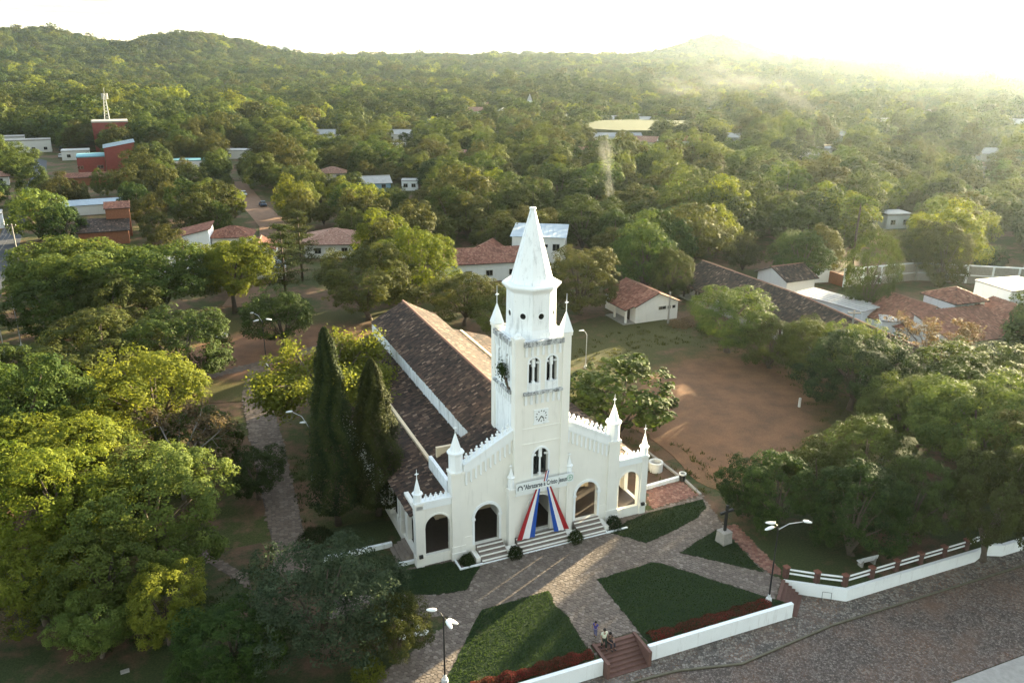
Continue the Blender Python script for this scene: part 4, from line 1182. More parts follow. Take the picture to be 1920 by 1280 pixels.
# roofs
slope(CH, M['tile'], (0, 4.4, 10.85), (0, 39.9, 10.85), (-4.2, 39.9, 8.58), (-4.2, 4.4, 8.58), 1)
slope(CH, M['tile'], (0, 4.4, 10.85), (0, 39.9, 10.85), (4.2, 39.9, 8.58), (4.2, 4.4, 8.58), 2)
b = MB(); b.tube([(0, 4.4, 10.88), (0, 39.9, 10.88)], 0.16, 8); cpart('ridge_tiles', b, M['tile_pink'])
for sg in (-1, 1):
    slope(CH, M['tile'], (sg * 4.0, 5.6, 7.1), (sg * 4.0, 39.9, 7.1), (sg * 11.4, 39.9, 4.72), (sg * 11.4, 5.6, 4.72), 3 + sg)
    slope(CH, M['tile'], (sg * 7.85, 0.5, 5.862), (sg * 7.85, 5.65, 5.862), (sg * 11.4, 5.65, 4.72), (sg * 11.4, 0.5, 4.72), 13 + sg)
    slope(CH, M['tile'], (sg * 2.3, 0.52, 9.55), (sg * 2.3, 5.7, 9.55), (sg * 7.75, 5.7, 6.85), (sg * 7.75, 0.52, 6.85), 23 + sg)
    b = MB(); b.box(*sorted((sg * 3.85, sg * 4.15)), 5.6, 39.5, 6.5, 8.62); cw = cpart('clerestory_wall', b, M['oldwhite'])
    for k in range(14):
        b = MB(); b.box(*sorted((sg * 4.151, sg * 4.22)), 6.2 + k * 2.5, 6.42 + k * 2.5, 6.8, 8.55); b.build('pilaster_strip', M['oldwhite'], cw)
    b = MB(); b.box(*sorted((sg * 7.70, sg * 8.0)), 0.85, 5.7, 4.0, 7.02); cpart('side_wall', b, M['oldwhite'])
    b = MB(); b.box(*sorted((sg * 7.45, sg * 7.75)), 4.9, 39.5, FL, 6.2); iw = cpart('nave_wall', b, M['ochre'])
    for k in range(9):
        b = MB(); b.box(*sorted((sg * 7.751, sg * 7.86)), 6.4 + k * 3.7, 7.0 + k * 3.7, FL, 5.6); b.build('pilaster_strip', M['cream'], iw)
    for k in range(11):
        y = 4.3 + k * 3.5
        for dy in ((0, 0.75) if k == 0 else (0,)):
            b = MB(); b.box(*sorted((sg * 10.72, sg * 11.10)), y + dy - 0.19, y + dy + 0.19, FL, 4.75); b.box(*sorted((sg * 10.65, sg * 11.17)), y + dy - 0.26, y + dy + 0.26, FL, 2.2); b.box(*sorted((sg * 10.65, sg * 11.17)), y + dy - 0.26, y + dy + 0.26, 4.35, 4.6)
            cpart('gallery_column', b, M['cream'])
    b = MB(); b.box(*sorted((sg * 10.75, sg * 11.05)), 3.6, 39.6, 4.45, 4.72); cpart('eave_beam', b, M['wood'])
# rear gable, narthex inner wall with doors
b = MB(); b.extrude_y([(-4.2, 0), (4.2, 0), (4.2, 8.5), (0, 10.75), (-4.2, 8.5)], 39.3, 39.6); b.box(-11, -4.2, 39.35, 39.6, 0, 4.7); b.box(4.2, 11, 39.35, 39.6, 0, 4.7); cpart('rear_wall', b, M['cream'])
b = panel(-7.45, 7.45, FL, 8.0, [(-4.8, 1.0, FL, 3.2, 1.0), (0, 1.3, FL, 3.6, 1.0), (4.8, 1.0, FL, 3.2, 1.0)], 0.3, lambda a, t, z: (a, 5.0 + t, z)); cpart('narthex_wall', b, M['ochre'])
for c, hw in ((-4.8, 1.0), (0, 1.3), (4.8, 1.0)):
    b = MB(); b.box(c - hw, c + hw, 5.2, 5.26, FL, 4.9)
    d_ = cpart('door', b, M['wood']); b = MB(); b.box(c - 0.03, c + 0.03, 5.15, 5.199, FL, 4.2); b.build('door_rail', M['wood'], d_)
for sg in (-1, 1):
    b = MB(); b.box(*sorted((sg * 2.1, sg * 2.4)), 0.1, 5.0, FL, 8.0); cpart('narthex_side_wall', b, M['cream'])

# entrance steps: treads with pale nosings, white kerb, cheek blocks
for (s0, s1, y0) in ((-5.85, -3.45, -0.02), (-2.35, 2.35, -0.37), (3.45, 6.0, -0.02)):
    fl = empty('stair_flight'); fl.parent = CH
    n_ = 4; dp = (1.62 + y0) / n_
    for k in range(n_):
        z1 = FL - 0.02 - k * 0.21
        b = MB(); b.box(s0, s1, y0 - dp * (k + 1), y0 - dp * k - 0.002, -0.05, z1); st = b.build('step', M['step'], fl)
        b = MB(); b.box(s0 - 0.003, s1 + 0.003, y0 - dp * (k + 1) - 0.02, y0 - dp * (k + 1) + 0.09, z1 - 0.07, z1 + 0.012); b.build('nosing', M['cream'], fl)
for s0, s1 in ((-6.3, -5.9), (-3.4, -2.4), (2.4, 3.4), (6.05, 6.5)):
    b = MB(); b.extrude_y([(s0, -0.05), (s1, -0.05), (s1, 0.5), (s0, 0.5)], -1.35, -0.63 if abs(s0) < 3.5 else -0.06); cpart('cheek_block', b, M['cream'])
for s0, s1 in ((-7.9, -5.85), (6.0, 8.2)):
    b = MB(); b.box(s0, s1, -1.78, -1.62, 0.0, 0.16); b.box(s0, s0 + 0.16, -1.62, -0.32, 0.0, 0.155); cpart('planter_kerb', b, M['white'])
b = MB(); b.box(-5.84, 5.98, -1.74, -1.63, 0.0, 0.10); cpart('bottom_kerb', b, M['white'])
# side steps of the left gallery
sf = empty('stair_flight'); sf.parent = CH
for k in range(4):
    b = MB(); b.box(-11.02 - 0.34 * (k + 1), -11.02 - 0.34 * k, 1.0, 3.6, -0.05, 0.76 - 0.2 * k); b.build('step', M['step'], sf)
b = MB(); b.box(-12.45, -11.02, 0.72, 0.98, 0, 0.28); b.build('cheek_block', M['white'], sf)

# weed growing out of the left face of the tower
wr = np.random.default_rng(5)
wp = empty('wall_plant'); wp.parent = None; wp.location = (2.38, 61.3, 0); wp.rotation_euler = (0, 0, R(24))
tag(wp, 'bushy weed sprouting from the left face of the church tower', 'plant')
cen = np.array([-2.75, 1.6, 15.8])
P = cen + wr.normal(0, 0.34, (420, 3)) * np.array([.6, 1, 1]); me = leaves('foliage', wr, P, unit(P - cen), wr.normal(.45, .2, 420), 0.22)
link('foliage', me, M['lf_mango'], wp)
b = MB(); b.tube([(-2.4, 0.7, 14.0), (-2.62, 1.0, 14.8), (-2.7, 1.5, 15.7)], [0.12, 0.10, 0.04], 5); b.tube([(-2.44, 0.5, 14.1), (-2.5, 1.3, 15.2)], [0.09, 0.05], 5); b.build('stem', M['trunk'], wp)

# ------------------------------------------------------------------ banner, drapes, flag on the front
def chl(name): return empty(name, (2.38, 61.3, 0), R(24))
bn = chl('banner'); tag(bn, 'long white banner with dark lettering over the church portal', 'banner')
b = MB(); b.box(-2.48, 2.95, -0.86, -0.80, 5.52, 6.36); b.build('sheet', M['banner'], bn)
def text(body, size, x, z, m, parent, y=-0.866, align='CENTER', name='lettering', xs=1.0):
    cu = bpy.data.curves.new(name, 'FONT'); cu.body = body; cu.size = size; cu.align_x = align; cu.align_y = 'CENTER'; cu.extrude = 0.004; cu.offset = 0.014
    o = bpy.data.objects.new(name, cu); COL.objects.link(o)
    bpy.context.view_layer.update()
    dg = bpy.context.evaluated_depsgraph_get()
    me = bpy.data.meshes.new_from_object(o.evaluated_get(dg)); bpy.data.objects.remove(o)
    me.materials.clear(); me.materials.append(m)
    o = link(name, me, m, parent, (x, y, z)); o.rotation_euler = (R(90), 0, 0); o.scale = (xs, 1, 1)
    return o
text('"Abrazarse a Cristo Jesus', 0.62, 0.24, 5.92, M['ink'], bn, xs=0.64)
b = MB(); ring(b, -2.12, 0.15, 0.24, 5.90, -0.872, -0.862, 10, 1.1); b.extrude_y([(-2.34, 5.72), (-2.28, 5.72), (-2.27, 5.92), (-2.36, 5.92)], -0.872, -0.862); b.extrude_y([(-1.96, 5.72), (-1.90, 5.72), (-1.88, 5.92), (-1.97, 5.92)], -0.872, -0.862); b.build('emblem', M['ink'], bn)
b = MB()
for a0 in range(0, 360, 20):
    a = R(a0); a1 = R(a0 + 20)
    b.extrude_y([(2.58 + 0.30 * math.cos(a), 5.95 + 0.30 * math.sin(a)), (2.58 + 0.30 * math.cos(a1), 5.95 + 0.30 * math.sin(a1)), (2.58 + 0.24 * math.cos(a1), 5.95 + 0.24 * math.sin(a1)), (2.58 + 0.24 * math.cos(a), 5.95 + 0.24 * math.sin(a))], -0.872, -0.862)
b.extrude_y([(2.54, 5.78), (2.62, 5.78), (2.62, 6.12), (2.54, 6.12)], -0.872, -0.862); b.extrude_y([(2.42, 5.93), (2.74, 5.93), (2.74, 6.0), (2.42, 6.0)], -0.871, -0.861)
b.build('emblem', M['inkgreen'], bn)

def drape(label, tops, bots, mats, ytop, ybot, zt_, zb_):
    d = chl('flag_drape'); tag(d, label, 'flag', 'tricolour drapes at the church door')
    for k, mt in enumerate(mats):
        n_ = 14; vs = []; fs = []
        for i in range(n_ + 1):
            u = i / n_
            z = zt_ + (zb_ - zt_) * u
            for j in range(5):
                v = j / 4
                xt = tops[k] + (tops[k + 1] - tops[k]) * v; xb = bots[k] + (bots[k + 1] - bots[k]) * v
                y = ytop + (ybot - ytop) * u + 0.05 * math.sin((k * 4 + j) * 1.5) * (0.3 + u) + 0.06 * math.sin(math.pi * u)
                vs.append((xt + (xb - xt) * u, y, z))
        for i in range(n_):
            for j in range(4): fs.append((i * 5 + j, i * 5 + j + 1, (i + 1) * 5 + j + 1, (i + 1) * 5 + j))
        b = MB(); b.add(vs, fs); b.build('stripe', mt, d, smooth=True)
drape('red white and blue cloth drape left of the church door', (-0.62, -0.48, -0.36, -0.22), (-2.42, -1.90, -1.22, -0.72), (M['flag_red'], M['flag_white'], M['flag_blue']), -0.80, -0.95, 5.50, 0.95)
drape('blue white and red cloth drape right of the church door', (0.42, 0.54, 0.66, 0.80), (1.16, 1.62, 2.12, 2.62), (M['flag_blue'], M['flag_white'], M['flag_red']), -0.80, -0.95, 5.50, 0.95)
fg = chl('flag'); tag(fg, 'small tricolour flag hanging from the lower tower window over the banner', 'flag')
b = MB(); b.tube([(0.25, -0.3, 6.6), (0.40, -1.0, 7.3)], 0.022, 5); b.build('staff', M['wood'], fg)
for k, mt in enumerate(('flag_red', 'flag_white', 'flag_blue')):
    b = MB(); x0 = 0.16 + k * 0.10
    b.add([(x0 + .06, -0.92, 7.1), (x0 + 0.17, -0.95, 7.18), (x0 + 0.08, -0.93, 6.65), (x0 - 0.04, -0.93, 6.6), (x0 - .12, -0.91, 6.12), (x0 + .0, -0.92, 6.2)], [(0, 1, 2, 3), (3, 2, 5, 4)]); b.build('stripe', M[mt], fg)

# ------------------------------------------------------------------ houses
EXCL_POLY = [FIELD, PLAYF, STREET_L, DIRTROAD]
EXCL_DISC = []
EXCL_VIEW = []
VIEWPTS = []
_seed = [100]
def nseed():
    _seed[0] += 1
    return _seed[0]

def win(parent, face, w, d, a, z, ww, wh, frame='white', pane='glass', name='window'):
    """window on one face of a w x d box: 'f' (-y), 'b' (+y), 'l' (-x), 'r' (+x)"""
    if name == 'window' and frame == 'white': frame = 'concrete'
    def P(aa, t, zz):
        return {'f': (aa, -d / 2 - t, zz), 'b': (aa, d / 2 + t, zz), 'l': (-w / 2 - t, aa, zz), 'r': (w / 2 + t, aa, zz)}[face]
    def bx(mb, a0, a1, t0, t1, z0, z1):
        p, q = P(a0, t0, z0), P(a1, t1, z1)
        mb.box(min(p[0], q[0]), max(p[0], q[0]), min(p[1], q[1]), max(p[1], q[1]), z0, z1)
    mb = MB(); e = 0.06
    bx(mb, a - ww / 2 - e, a - ww / 2, 0.002, 0.07, z - e, z + wh + e); bx(mb, a + ww / 2, a + ww / 2 + e, 0.002, 0.07, z - e, z + wh + e)
    bx(mb, a - ww / 2, a + ww / 2, 0.002, 0.07, z - e, z); bx(mb, a - ww / 2, a + ww / 2, 0.002, 0.07, z + wh, z + wh + e)
    if ww > 0.9 and name == 'window': bx(mb, a - 0.03, a + 0.03, 0.012, 0.05, z, z + wh)
    o = mb.build(name, M[frame], parent)
    mb = MB(); bx(mb, a - ww / 2, a + ww / 2, 0.001, 0.011, z, z + wh); mb.build('pane' if name == 'window' else 'leaf', M[pane], o)

def metal(parent, m, a, b_, c, d, th=0.08, ribs=True):
    """sheet-metal slope with standing ribs"""
    a, b_, c, d = (Vector(q) for q in (a, b_, c, d))
    n = (b_ - a).cross(d - a).normalized(); n = n if n.z > 0 else -n
    mb = MB(); o_ = -n * th
    mb.add([a, b_, c, d, a + o_, b_ + o_, c + o_, d + o_], [(0, 1, 2, 3), (7, 6, 5, 4), (0, 4, 5, 1), (1, 5, 6, 2), (2, 6, 7, 3), (3, 7, 4, 0)])
    if ribs:
        k = max(2, int((b_ - a).length / 0.9))
        for i in range(1, k):
            p = a + (b_ - a) * (i / k); q = d + (c - d) * (i / k)
            mb.bar(p + n * 0.02, q + n * 0.02, 0.06, 0.05, up=tuple(n))
    return mb.build('roof', m, parent)

def house(label, x, y, deg, w, d, h, roof, rise, wallm='plaster', roofm='tile', wins=(), doors=(), over=0.5, z=None, cat='house', name='house', tiled=True, excl=True, view=None, group=None, wallview=False):
    z = float(terr(x, y)) if z is None else z
    t = empty(name, (x, y, z), R(deg)); tag(t, label, cat, group)
    m = M[roofm]
    mb = MB()
    x0, x1, y0, y1 = -w / 2, w / 2, -d / 2, d / 2
    if roof == 'gx':      # ridge along x
        mb.box(x0, x1, y0, y1, -0.5, h)
        mb.add([(x0, y0, h), (x0, y1, h), (x0, 0, h + rise)], [(0, 2, 1)]); mb.add([(x1, y0, h), (x1, y1, h), (x1, 0, h + rise)], [(0, 1, 2)])
    elif roof == 'gy':
        mb.box(x0, x1, y0, y1, -0.5, h)
        mb.add([(x0, y0, h), (x1, y0, h), (0, y0, h + rise)], [(0, 1, 2)]); mb.add([(x0, y1, h), (x1, y1, h), (0, y1, h + rise)], [(0, 2, 1)])
    elif roof == 'shed':  # falls towards -y
        mb.prism([(x0, y0), (x1, y0), (x1, y1), (x0, y1)], -0.5, h)
        mb.add([(x0, y0, h), (x0, y1, h), (x0, y1, h + rise)], [(0, 2, 1)]); mb.add([(x1, y0, h), (x1, y1, h), (x1, y1, h + rise)], [(0, 1, 2)])
        mb.add([(x0, y1, h), (x1, y1, h), (x1, y1, h + rise), (x0, y1, h + rise)], [(0, 1, 2, 3)])
    elif roof == 'shedx':  # falls towards -x
        mb.box(x0, x1, y0, y1, -0.5, h)
        mb.add([(x0, y0, h), (x1, y0, h), (x1, y0, h + rise)], [(0, 1, 2)]); mb.add([(x0, y1, h), (x1, y1, h), (x1, y1, h + rise)], [(0, 2, 1)])
        mb.add([(x1, y0, h), (x1, y1, h), (x1, y1, h + rise), (x1, y0, h + rise)], [(0, 1, 2, 3)])
    else:
        mb.box(x0, x1, y0, y1, -0.5, h)
    mb.build('wall', M[wallm], t)
    o = over; e = 0.06
    def sl(a, b_, c, dd):
        if tiled: slope(t, m, a, b_, c, dd, nseed(), tw=0.30, tl=0.45)
        else: metal(t, m, a, b_, c, dd)
    if roof == 'gx':
        k = rise / (d / 2); zr = h + rise + e; ze = h + e - k * o
        sl((x0 - o, 0, zr), (x1 + o, 0, zr), (x1 + o, y0 - o, ze), (x0 - o, y0 - o, ze)); sl((x0 - o, 0, zr), (x1 + o, 0, zr), (x1 + o, y1 + o, ze), (x0 - o, y1 + o, ze))
        b = MB(); b.tube([(x0 - o, 0, zr + .03), (x1 + o, 0, zr + .03)], 0.14, 6); b.build('ridge', m if not tiled else M['tile_pink'], t)
    elif roof == 'gy':
        k = rise / (w / 2); zr = h + rise + e; ze = h + e - k * o
        sl((0, y0 - o, zr), (0, y1 + o, zr), (x0 - o, y1 + o, ze), (x0 - o, y0 - o, ze)); sl((0, y0 - o, zr), (0, y1 + o, zr), (x1 + o, y1 + o, ze), (x1 + o, y0 - o, ze))
        b = MB(); b.tube([(0, y0 - o, zr + .03), (0, y1 + o, zr + .03)], 0.14, 6); b.build('ridge', m if not tiled else M['tile_pink'], t)
    elif roof == 'shed':
        k = rise / d; sl((x0 - o, y1 + o, h + rise + e + k * o), (x1 + o, y1 + o, h + rise + e + k * o), (x1 + o, y0 - o, h + e - k * o), (x0 - o, y0 - o, h + e - k * o))
    elif roof == 'shedx':
        k = rise / w; sl((x1 + o, y0 - o, h + rise + e + k * o), (x1 + o, y1 + o, h + rise + e + k * o), (x0 - o, y1 + o, h + e - k * o), (x0 - o, y0 - o, h + e - k * o))
    elif roof == 'hip':
        L_ = max(w, d); S_ = min(w, d); rl = (L_ - S_) / 2
        zr = h + rise + e; ze = h + e - rise / (S_ / 2) * o
        X = w / 2 + o; Y_ = d / 2 + o
        A, B_, C_, D_ = (-X, -Y_, ze), (X, -Y_, ze), (X, Y_, ze), (-X, Y_, ze)
        if w >= d: r1, r2 = (-rl, 0, zr), (rl, 0, zr)
        else: r1, r2 = (0, -rl, zr), (0, rl, zr)
        faces = [(A, B_, r2, r1), (B_, C_, r2), (C_, D_, r1, r2), (D_, A, r1)] if w >= d else [(A, B_, r1), (B_, C_, r2, r1), (C_, D_, r2), (D_, A, r1, r2)]
        for fc_ in faces:
            b = MB(); n_ = len(fc_); b.add(list(fc_) + [(p[0], p[1], p[2] - 0.12) for p in fc_], [tuple(range(n_)), tuple(range(2 * n_ - 1, n_ - 1, -1))] + [((i + 1) % n_, i, n_ + i, n_ + (i + 1) % n_) for i in range(n_)])
            dk = b.build('roof', M['deck'], t)
            p0, p1 = Vector(fc_[0]), Vector(fc_[1]); U = (p1 - p0).normalized(); nn = U.cross(Vector(fc_[2]) - p0).normalized()
            if nn.z < 0: nn = -nn
            Vd = U.cross(nn); 
            if Vd.z > 0: Vd = -Vd
            lv = max(-(Vector(q) - p0).dot(Vd) for q in fc_); lu = (p1 - p0).length
            org = p0 - Vd * lv
            pts = [((Vector(q) - org).dot(U), (Vector(q) - org).dot(Vd)) for q in fc_]
            cl = lambda u, v, pts=pts: np.array([inpoly(a_, min(b2, lv - 0.02), pts) for a_, b2 in zip(u, v)])
            tiles('roof_tiles', dk, m, np.array(org) + np.array(nn) * 0.01, np.array(U), np.array(Vd), lu, lv, nseed(), tw=0.30, tl=0.45, clip=cl)
    elif roof == 'flat':
        b = MB(); b.box(x0 - 0.12, x1 + 0.12, y0 - 0.12, y1 + 0.12, h - 0.05, h + rise); b.box(x0 + 0.15, x1 - 0.15, y0 + 0.15, y1 - 0.15, h + rise - 0.02, h + rise + 0.03); b.build('roof', m, t)
    for (f_, a, zz, ww, wh) in wins: win(t, f_, w, d, a, zz, ww, wh)
    for (f_, a, zz, ww, wh) in doors: win(t, f_, w, d, a, zz, ww, wh, 'wood', 'wood', 'door')
    if excl:
        EXCL_DISC.append((x, y, max(w, d) * 0.42))
    if view:
        c_, s_ = math.cos(R(deg)), math.sin(R(deg))
        if view == 1: VIEWPTS.append(((x, y, z + h + rise * 0.7), label))
        else:
          for (ax_, ay_, az_) in ((0, -d * .25, h + rise * .5), (-w * .36, -d * .3, h + rise * .25), (w * .36, -d * .3, h + rise * .25)) + (((0, -d * .5, h * 0.6),) if wallview else ()):
              VIEWPTS.append(((x + ax_ * c_ - ay_ * s_, y + ax_ * s_ + ay_ * c_, z + az_), label))
    return t

# small white hut right of the tower
hut = house('small white hut with red tiled slope and three little windows, right of the tower', 21.4, 128.6, 24, 8.0, 9.5, 3.0, 'gy', 1.7, 'plaster', 'tile_red',
            wins=[('f', 1.0, 1.9, 1.3, 0.45), ('f', 2.3, 1.9, 0.5, 0.4), ('f', 3.2, 1.9, 0.5, 0.4)], doors=[('l', -2.5, 0.1, 1.0, 2.0)], over=0.4, wallview=True, view=14)
for k in range(2):
    b = MB(); b.box(-5.6, -5.3, -4.3 + k * 3.4, -4.0 + k * 3.4, 0, 2.45); b.build('porch_post', M['plaster'], hut)
slope(hut, M['tile_red'], (-4.3, -4.8, 3.0), (-4.3, 1.0, 3.0), (-6.0, 1.0, 2.45), (-6.0, -4.8, 2.45), nseed())
b = MB(); b.box(-6.2, -4.0, -4.8, 1.0, -0.1, 0.18); b.build('porch_floor', M['concrete'], hut)

# the long tiled house along the far side of the dirt field, in two blocks
def gallery(t, w, d, h, n, side=-1):
    y = side * (d / 2 + 1.9)
    for k in range(n):
        a = -w / 2 + 0.8 + (w - 1.6) * k / (n - 1)
        b = MB(); b.box(a - 0.13, a + 0.13, y - 0.13, y + 0.13, -0.4, h - 0.72); b.build('gallery_post', M['wood'], t)
    b = MB(); b.box(-w / 2, w / 2, min(y, y + 0.2), max(y, y + 0.2), h - 0.86, h - 0.72); b.build('gallery_beam', M['wood'], t)
    b = MB(); b.box(-w / 2 - 0.3, w / 2 + 0.3, min(y - 0.3, side * d / 2), max(y - 0.3, side * d / 2), -0.5, 0.25); b.build('gallery_floor', M['concrete'], t)
lh = house('far block of the long house with brown tiled roof and shaded gallery', 40.1, 131.0, -65, 22.0, 8.0, 3.4, 'gx', 2.1, 'plaster', 'tile', over=2.2,
           doors=[('f', -8, 0.2, 1.1, 2.3), ('f', -4.5, 0.2, 1.1, 2.3), ('f', -1, 0.2, 1.1, 2.3), ('f', 3, 0.2, 1.1, 2.3), ('f', 7, 0.2, 1.1, 2.3)], view=16)
gallery(lh, 22, 8, 3.4, 7)
lh2 = house('near block of the long house with sagging brown tiled roof beside the utility pole', 48.3, 109.2, -73, 23.6, 8.0, 3.3, 'gx', 2.2, 'plaster', 'tile', over=2.2,
            doors=[('f', -9, 0.2, 1.1, 2.3), ('f', -5.5, 0.2, 1.1, 2.3), ('f', -2, 0.2, 1.1, 2.3)], view=8)
gallery(lh2, 23.6, 8, 3.3, 8)
house('small tiled wing behind the long house ridge', 49.5, 141.5, -65, 7.5, 6.5, 3.6, 'gy', 1.6, 'plaster', 'tile', view=6)
house('white lean-to with cream roof and four tiny windows behind the long house', 53.0, 126.4, -56, 12.5, 5.0, 3.3, 'shedx', 0.01, 'white', 'tinwhite', tiled=False,
      wins=[('f', -4.6, 1.7, 0.5, 0.6), ('f', -3.0, 1.7, 0.5, 0.6), ('f', -1.4, 1.7, 0.5, 0.6), ('f', 1.6, 1.2, 0.9, 1.0)], over=0.35, view=10)
house('low white outbuilding at the foot of the white gabled house', 58.6, 117.4, -15, 4.2, 3.0, 2.8, 'flat', 0.15, 'white', 'tinwhite', view=6)
gh = house('white gabled house with blank whitewashed end wall and brown tile roof', 62.6, 121.0, 22, 12.5, 8.5, 2.2, 'gy', 2.7, 'white', 'tile_red', over=0.25, view=10)
up = house('upper storey block with hipped tile roof and two dark windows on the white house', 69.4, 121.8, 20, 6.0, 6.0, 5.4, 'hip', 1.4, 'white', 'tile_red', wins=[('f', -1.2, 3.6, 1.3, 0.8), ('f', 1.5, 3.2, 1.0, 1.6)], over=0.5, excl=False, view=8)
house('broad orange-brown lean-to roof below the upper storey block', 67.4, 113.0, 18, 13.0, 8.0, 2.7, 'shed', 1.9, 'plaster', 'tile_red', over=0.4, view=8)
house('bare brick side room with steep rusty roof', 75.2, 118.2, 18, 5.5, 9.0, 3.1, 'shedx', 1.6, 'brick', 'tile_red', over=0.3, view=6)
house('tall blank white block at the right edge beyond the orange roof', 83.0, 129.0, 18, 9.0, 7.0, 5.4, 'flat', 0.2, 'white', 'tinwhite', view=10)

# brick panel wall with white concrete frame
def frame_wall(label, pts, h, step):
    t = empty('panel_wall', (pts[0][0], pts[0][1], 0)); tag(t, label, 'wall')
    o_ = Vector((pts[0][0], pts[0][1], 0))
    for p, q in zip(pts, pts[1:]):
        p = Vector((p[0], p[1], 0)); q = Vector((q[0], q[1], 0)); n = max(1, int((q - p).length / step))
        for i in range(n + 1):
            c = p + (q - p) * (i / n) - o_
            b = MB(); b.box(c.x - 0.17, c.x + 0.17, c.y - 0.17, c.y + 0.17, -0.2, h + 0.1); b.build('post', M['white'], t)
        for i in range(n):
            c = p + (q - p) * (i / n) - o_; e = p + (q - p) * ((i + 1) / n) - o_
            b = MB(); b.bar((c.x, c.y, h / 2 - 0.1), (e.x, e.y, h / 2 - 0.1), 0.14, h); b.build('brick_panel', M['concrete'], t)
            b = MB(); b.bar((c.x, c.y, h), (e.x, e.y, h), 0.24, 0.22); b.bar((c.x, c.y, h * 0.45), (e.x, e.y, h * 0.45), 0.22, 0.2); b.build('beam', M['white'], t)
frame_wall('long wall of grey-brown panels in a white concrete grid on the right', [(62, 146), (78.0, 151.5), (100, 147)], 3.4, 4.0)
wall_run('garden_wall', [(48, 147), (60.5, 149.5)], -0.2, 2.6, 0.25, M['white'], 'plain white wall behind the long house, left of the columnar tree')
wall_run('garden_wall', [(60.5, 149.5), (62, 146)], -0.2, 2.2, 0.25, M['brick'], 'short brown wall joining the white wall to the panel wall')
wall_run('garden_wall', [(86.5, 126), (90, 112)], -0.2, 2.0, 0.25, M['plaster'], 'pale boundary wall running off the right edge')
EXCL_POLY.append([(46, 143), (46, 151), (104, 153), (104, 140), (80, 146)])
EXCL_VIEW += [(70, 146, 8, 16), (84, 147, 10, 14)]

# behind the church
house('pinkish hip-roofed house left of the bright yellow-green tree', -38.4, 171.0, 6, 11.5, 11.0, 3.2, 'hip', 2.0, 'plaster', 'tile_pink', wins=[('f', -3, 1, 1.2, 1.1), ('f', 2.5, 1, 1.2, 1.1)], over=0.8, view=18)
house('long low building with a dull red roof and white wall behind the spire', -5.0, 150.5, 14, 19.0, 5.0, 3.6, 'shed', 1.5, 'white', 'tile_red', over=0.5, wallview=True, view=16, wins=[('f', -4, 1.1, 1.2, 1.0), ('f', 0, 1.1, 1.2, 1.0), ('f', 4.5, 1.1, 1.2, 1.0)])
house('two-storey cream house with grey-blue tin roof right behind the spire', 5.6, 163.5, -6, 10.5, 10.5, 6.4, 'shed', 0.5, 'plaster', 'tin', tiled=False, over=0.4, wallview=True, view=22, wins=[('f', 1.2, 4.4, 1.4, 0.5), ('f', 3.6, 3.7, 1.3, 1.3), ('r', -2, 3.8, 1.2, 1.2)])
house('dark red gabled shed left of the two-storey cream house', -5.4, 160.0, -20, 5.0, 7.0, 3.4, 'gy', 1.4, 'brickred', 'tile_red', over=0.3, view=8)
# left: small houses between the trees
house('white gable-ended house with orange roof above the left spreading tree', -69.5, 174.0, 14, 6.5, 9.0, 3.4, 'shedx', 1.4, 'white', 'tile_red', over=0.4, view=20)
house('orange hipped roof half hidden by bushes, right of the white gable-ended one', -62.2, 176.5, 10, 8.0, 7.0, 2.8, 'hip', 1.6, 'plaster', 'tile_red', over=0.6, view=16)
house('little white house with blue-tinged gable and dark door left of the layered trees', -52.0, 163.0, 12, 6.0, 7.0, 3.0, 'gy', 1.3, 'white', 'tile_red', doors=[('f', 0.8, 0, 1.1, 2.1)], over=0.3, view=18)
house('shed with light blue tin roof in front of the little white house', -46.9, 149.6, 10, 6.6, 4.0, 2.3, 'shed', 0.4, 'plaster', 'tin', tiled=False, over=0.3, view=14)
house('shed with patched grey tin roof seen through the pale spreading tree', -61.5, 147.0, 8, 8.5, 8.0, 2.7, 'shed', 0.9, 'plaster', 'fibro', tiled=False, over=0.4, view=8)
house('two-level house with brown lower roof and pinkish upper room by the street', -92.5, 180.0, 24, 10.0, 9.0, 3.0, 'shed', 1.2, 'brick', 'tile', over=0.4, view=22)
house('pinkish upper room set back on the two-level house', -92.0, 186.5, 24, 5.0, 4.0, 6.6, 'shed', 0.8, 'brick', 'tile_red', over=0.3, excl=False, view=22)
house('long low store with whitish-blue tin roof beside the bushes by the street', -112.0, 214.0, 28, 14.0, 5.0, 2.6, 'shed', 0.6, 'plaster', 'tin', tiled=False, over=0.3, view=26)
ra = house('lower half of the red brick block with turquoise edge', -146.0, 283.0, 26, 8.5, 11.0, 7.0, 'flat', 0.28, 'brickred', 'cyan', wins=[('f', -3.5, 3.2, 1.8, 0.9), ('f', 2.6, 3.2, 1.8, 0.9)], cat='building', name='brick_building', view=44)
house('taller half of the red brick block with sloping light blue tin roof', -137.2, 286.0, 26, 9.5, 12.0, 10.0, 'shedx', 1.6, 'brickred', 'tin', tiled=False, wins=[('f', 3.4, 6.2, 1.9, 0.9), ('f', -2.5, 1.0, 1.8, 1.0)], cat='building', name='brick_building', over=0.3, view=52)
house('windowless red brick hall behind, under the antenna mast', -176.0, 362.0, 26, 14.0, 12.0, 12.0, 'flat', 0.5, 'brickred', 'concrete', wins=[('f', -3, 7, 1.2, 0.6)], cat='building', name='brick_building', view=60)
house('low reddish workshop in front of the red brick block', -137.0, 264.0, 24, 16.0, 5.0, 2.6, 'shed', 0.8, 'brick', 'tile_red', over=0.3, view=20)
am = empty('antenna_mast', (-176.5, 362, 12.4)); tag(am, 'lattice antenna mast with white panels on top of the red hall', 'antenna')
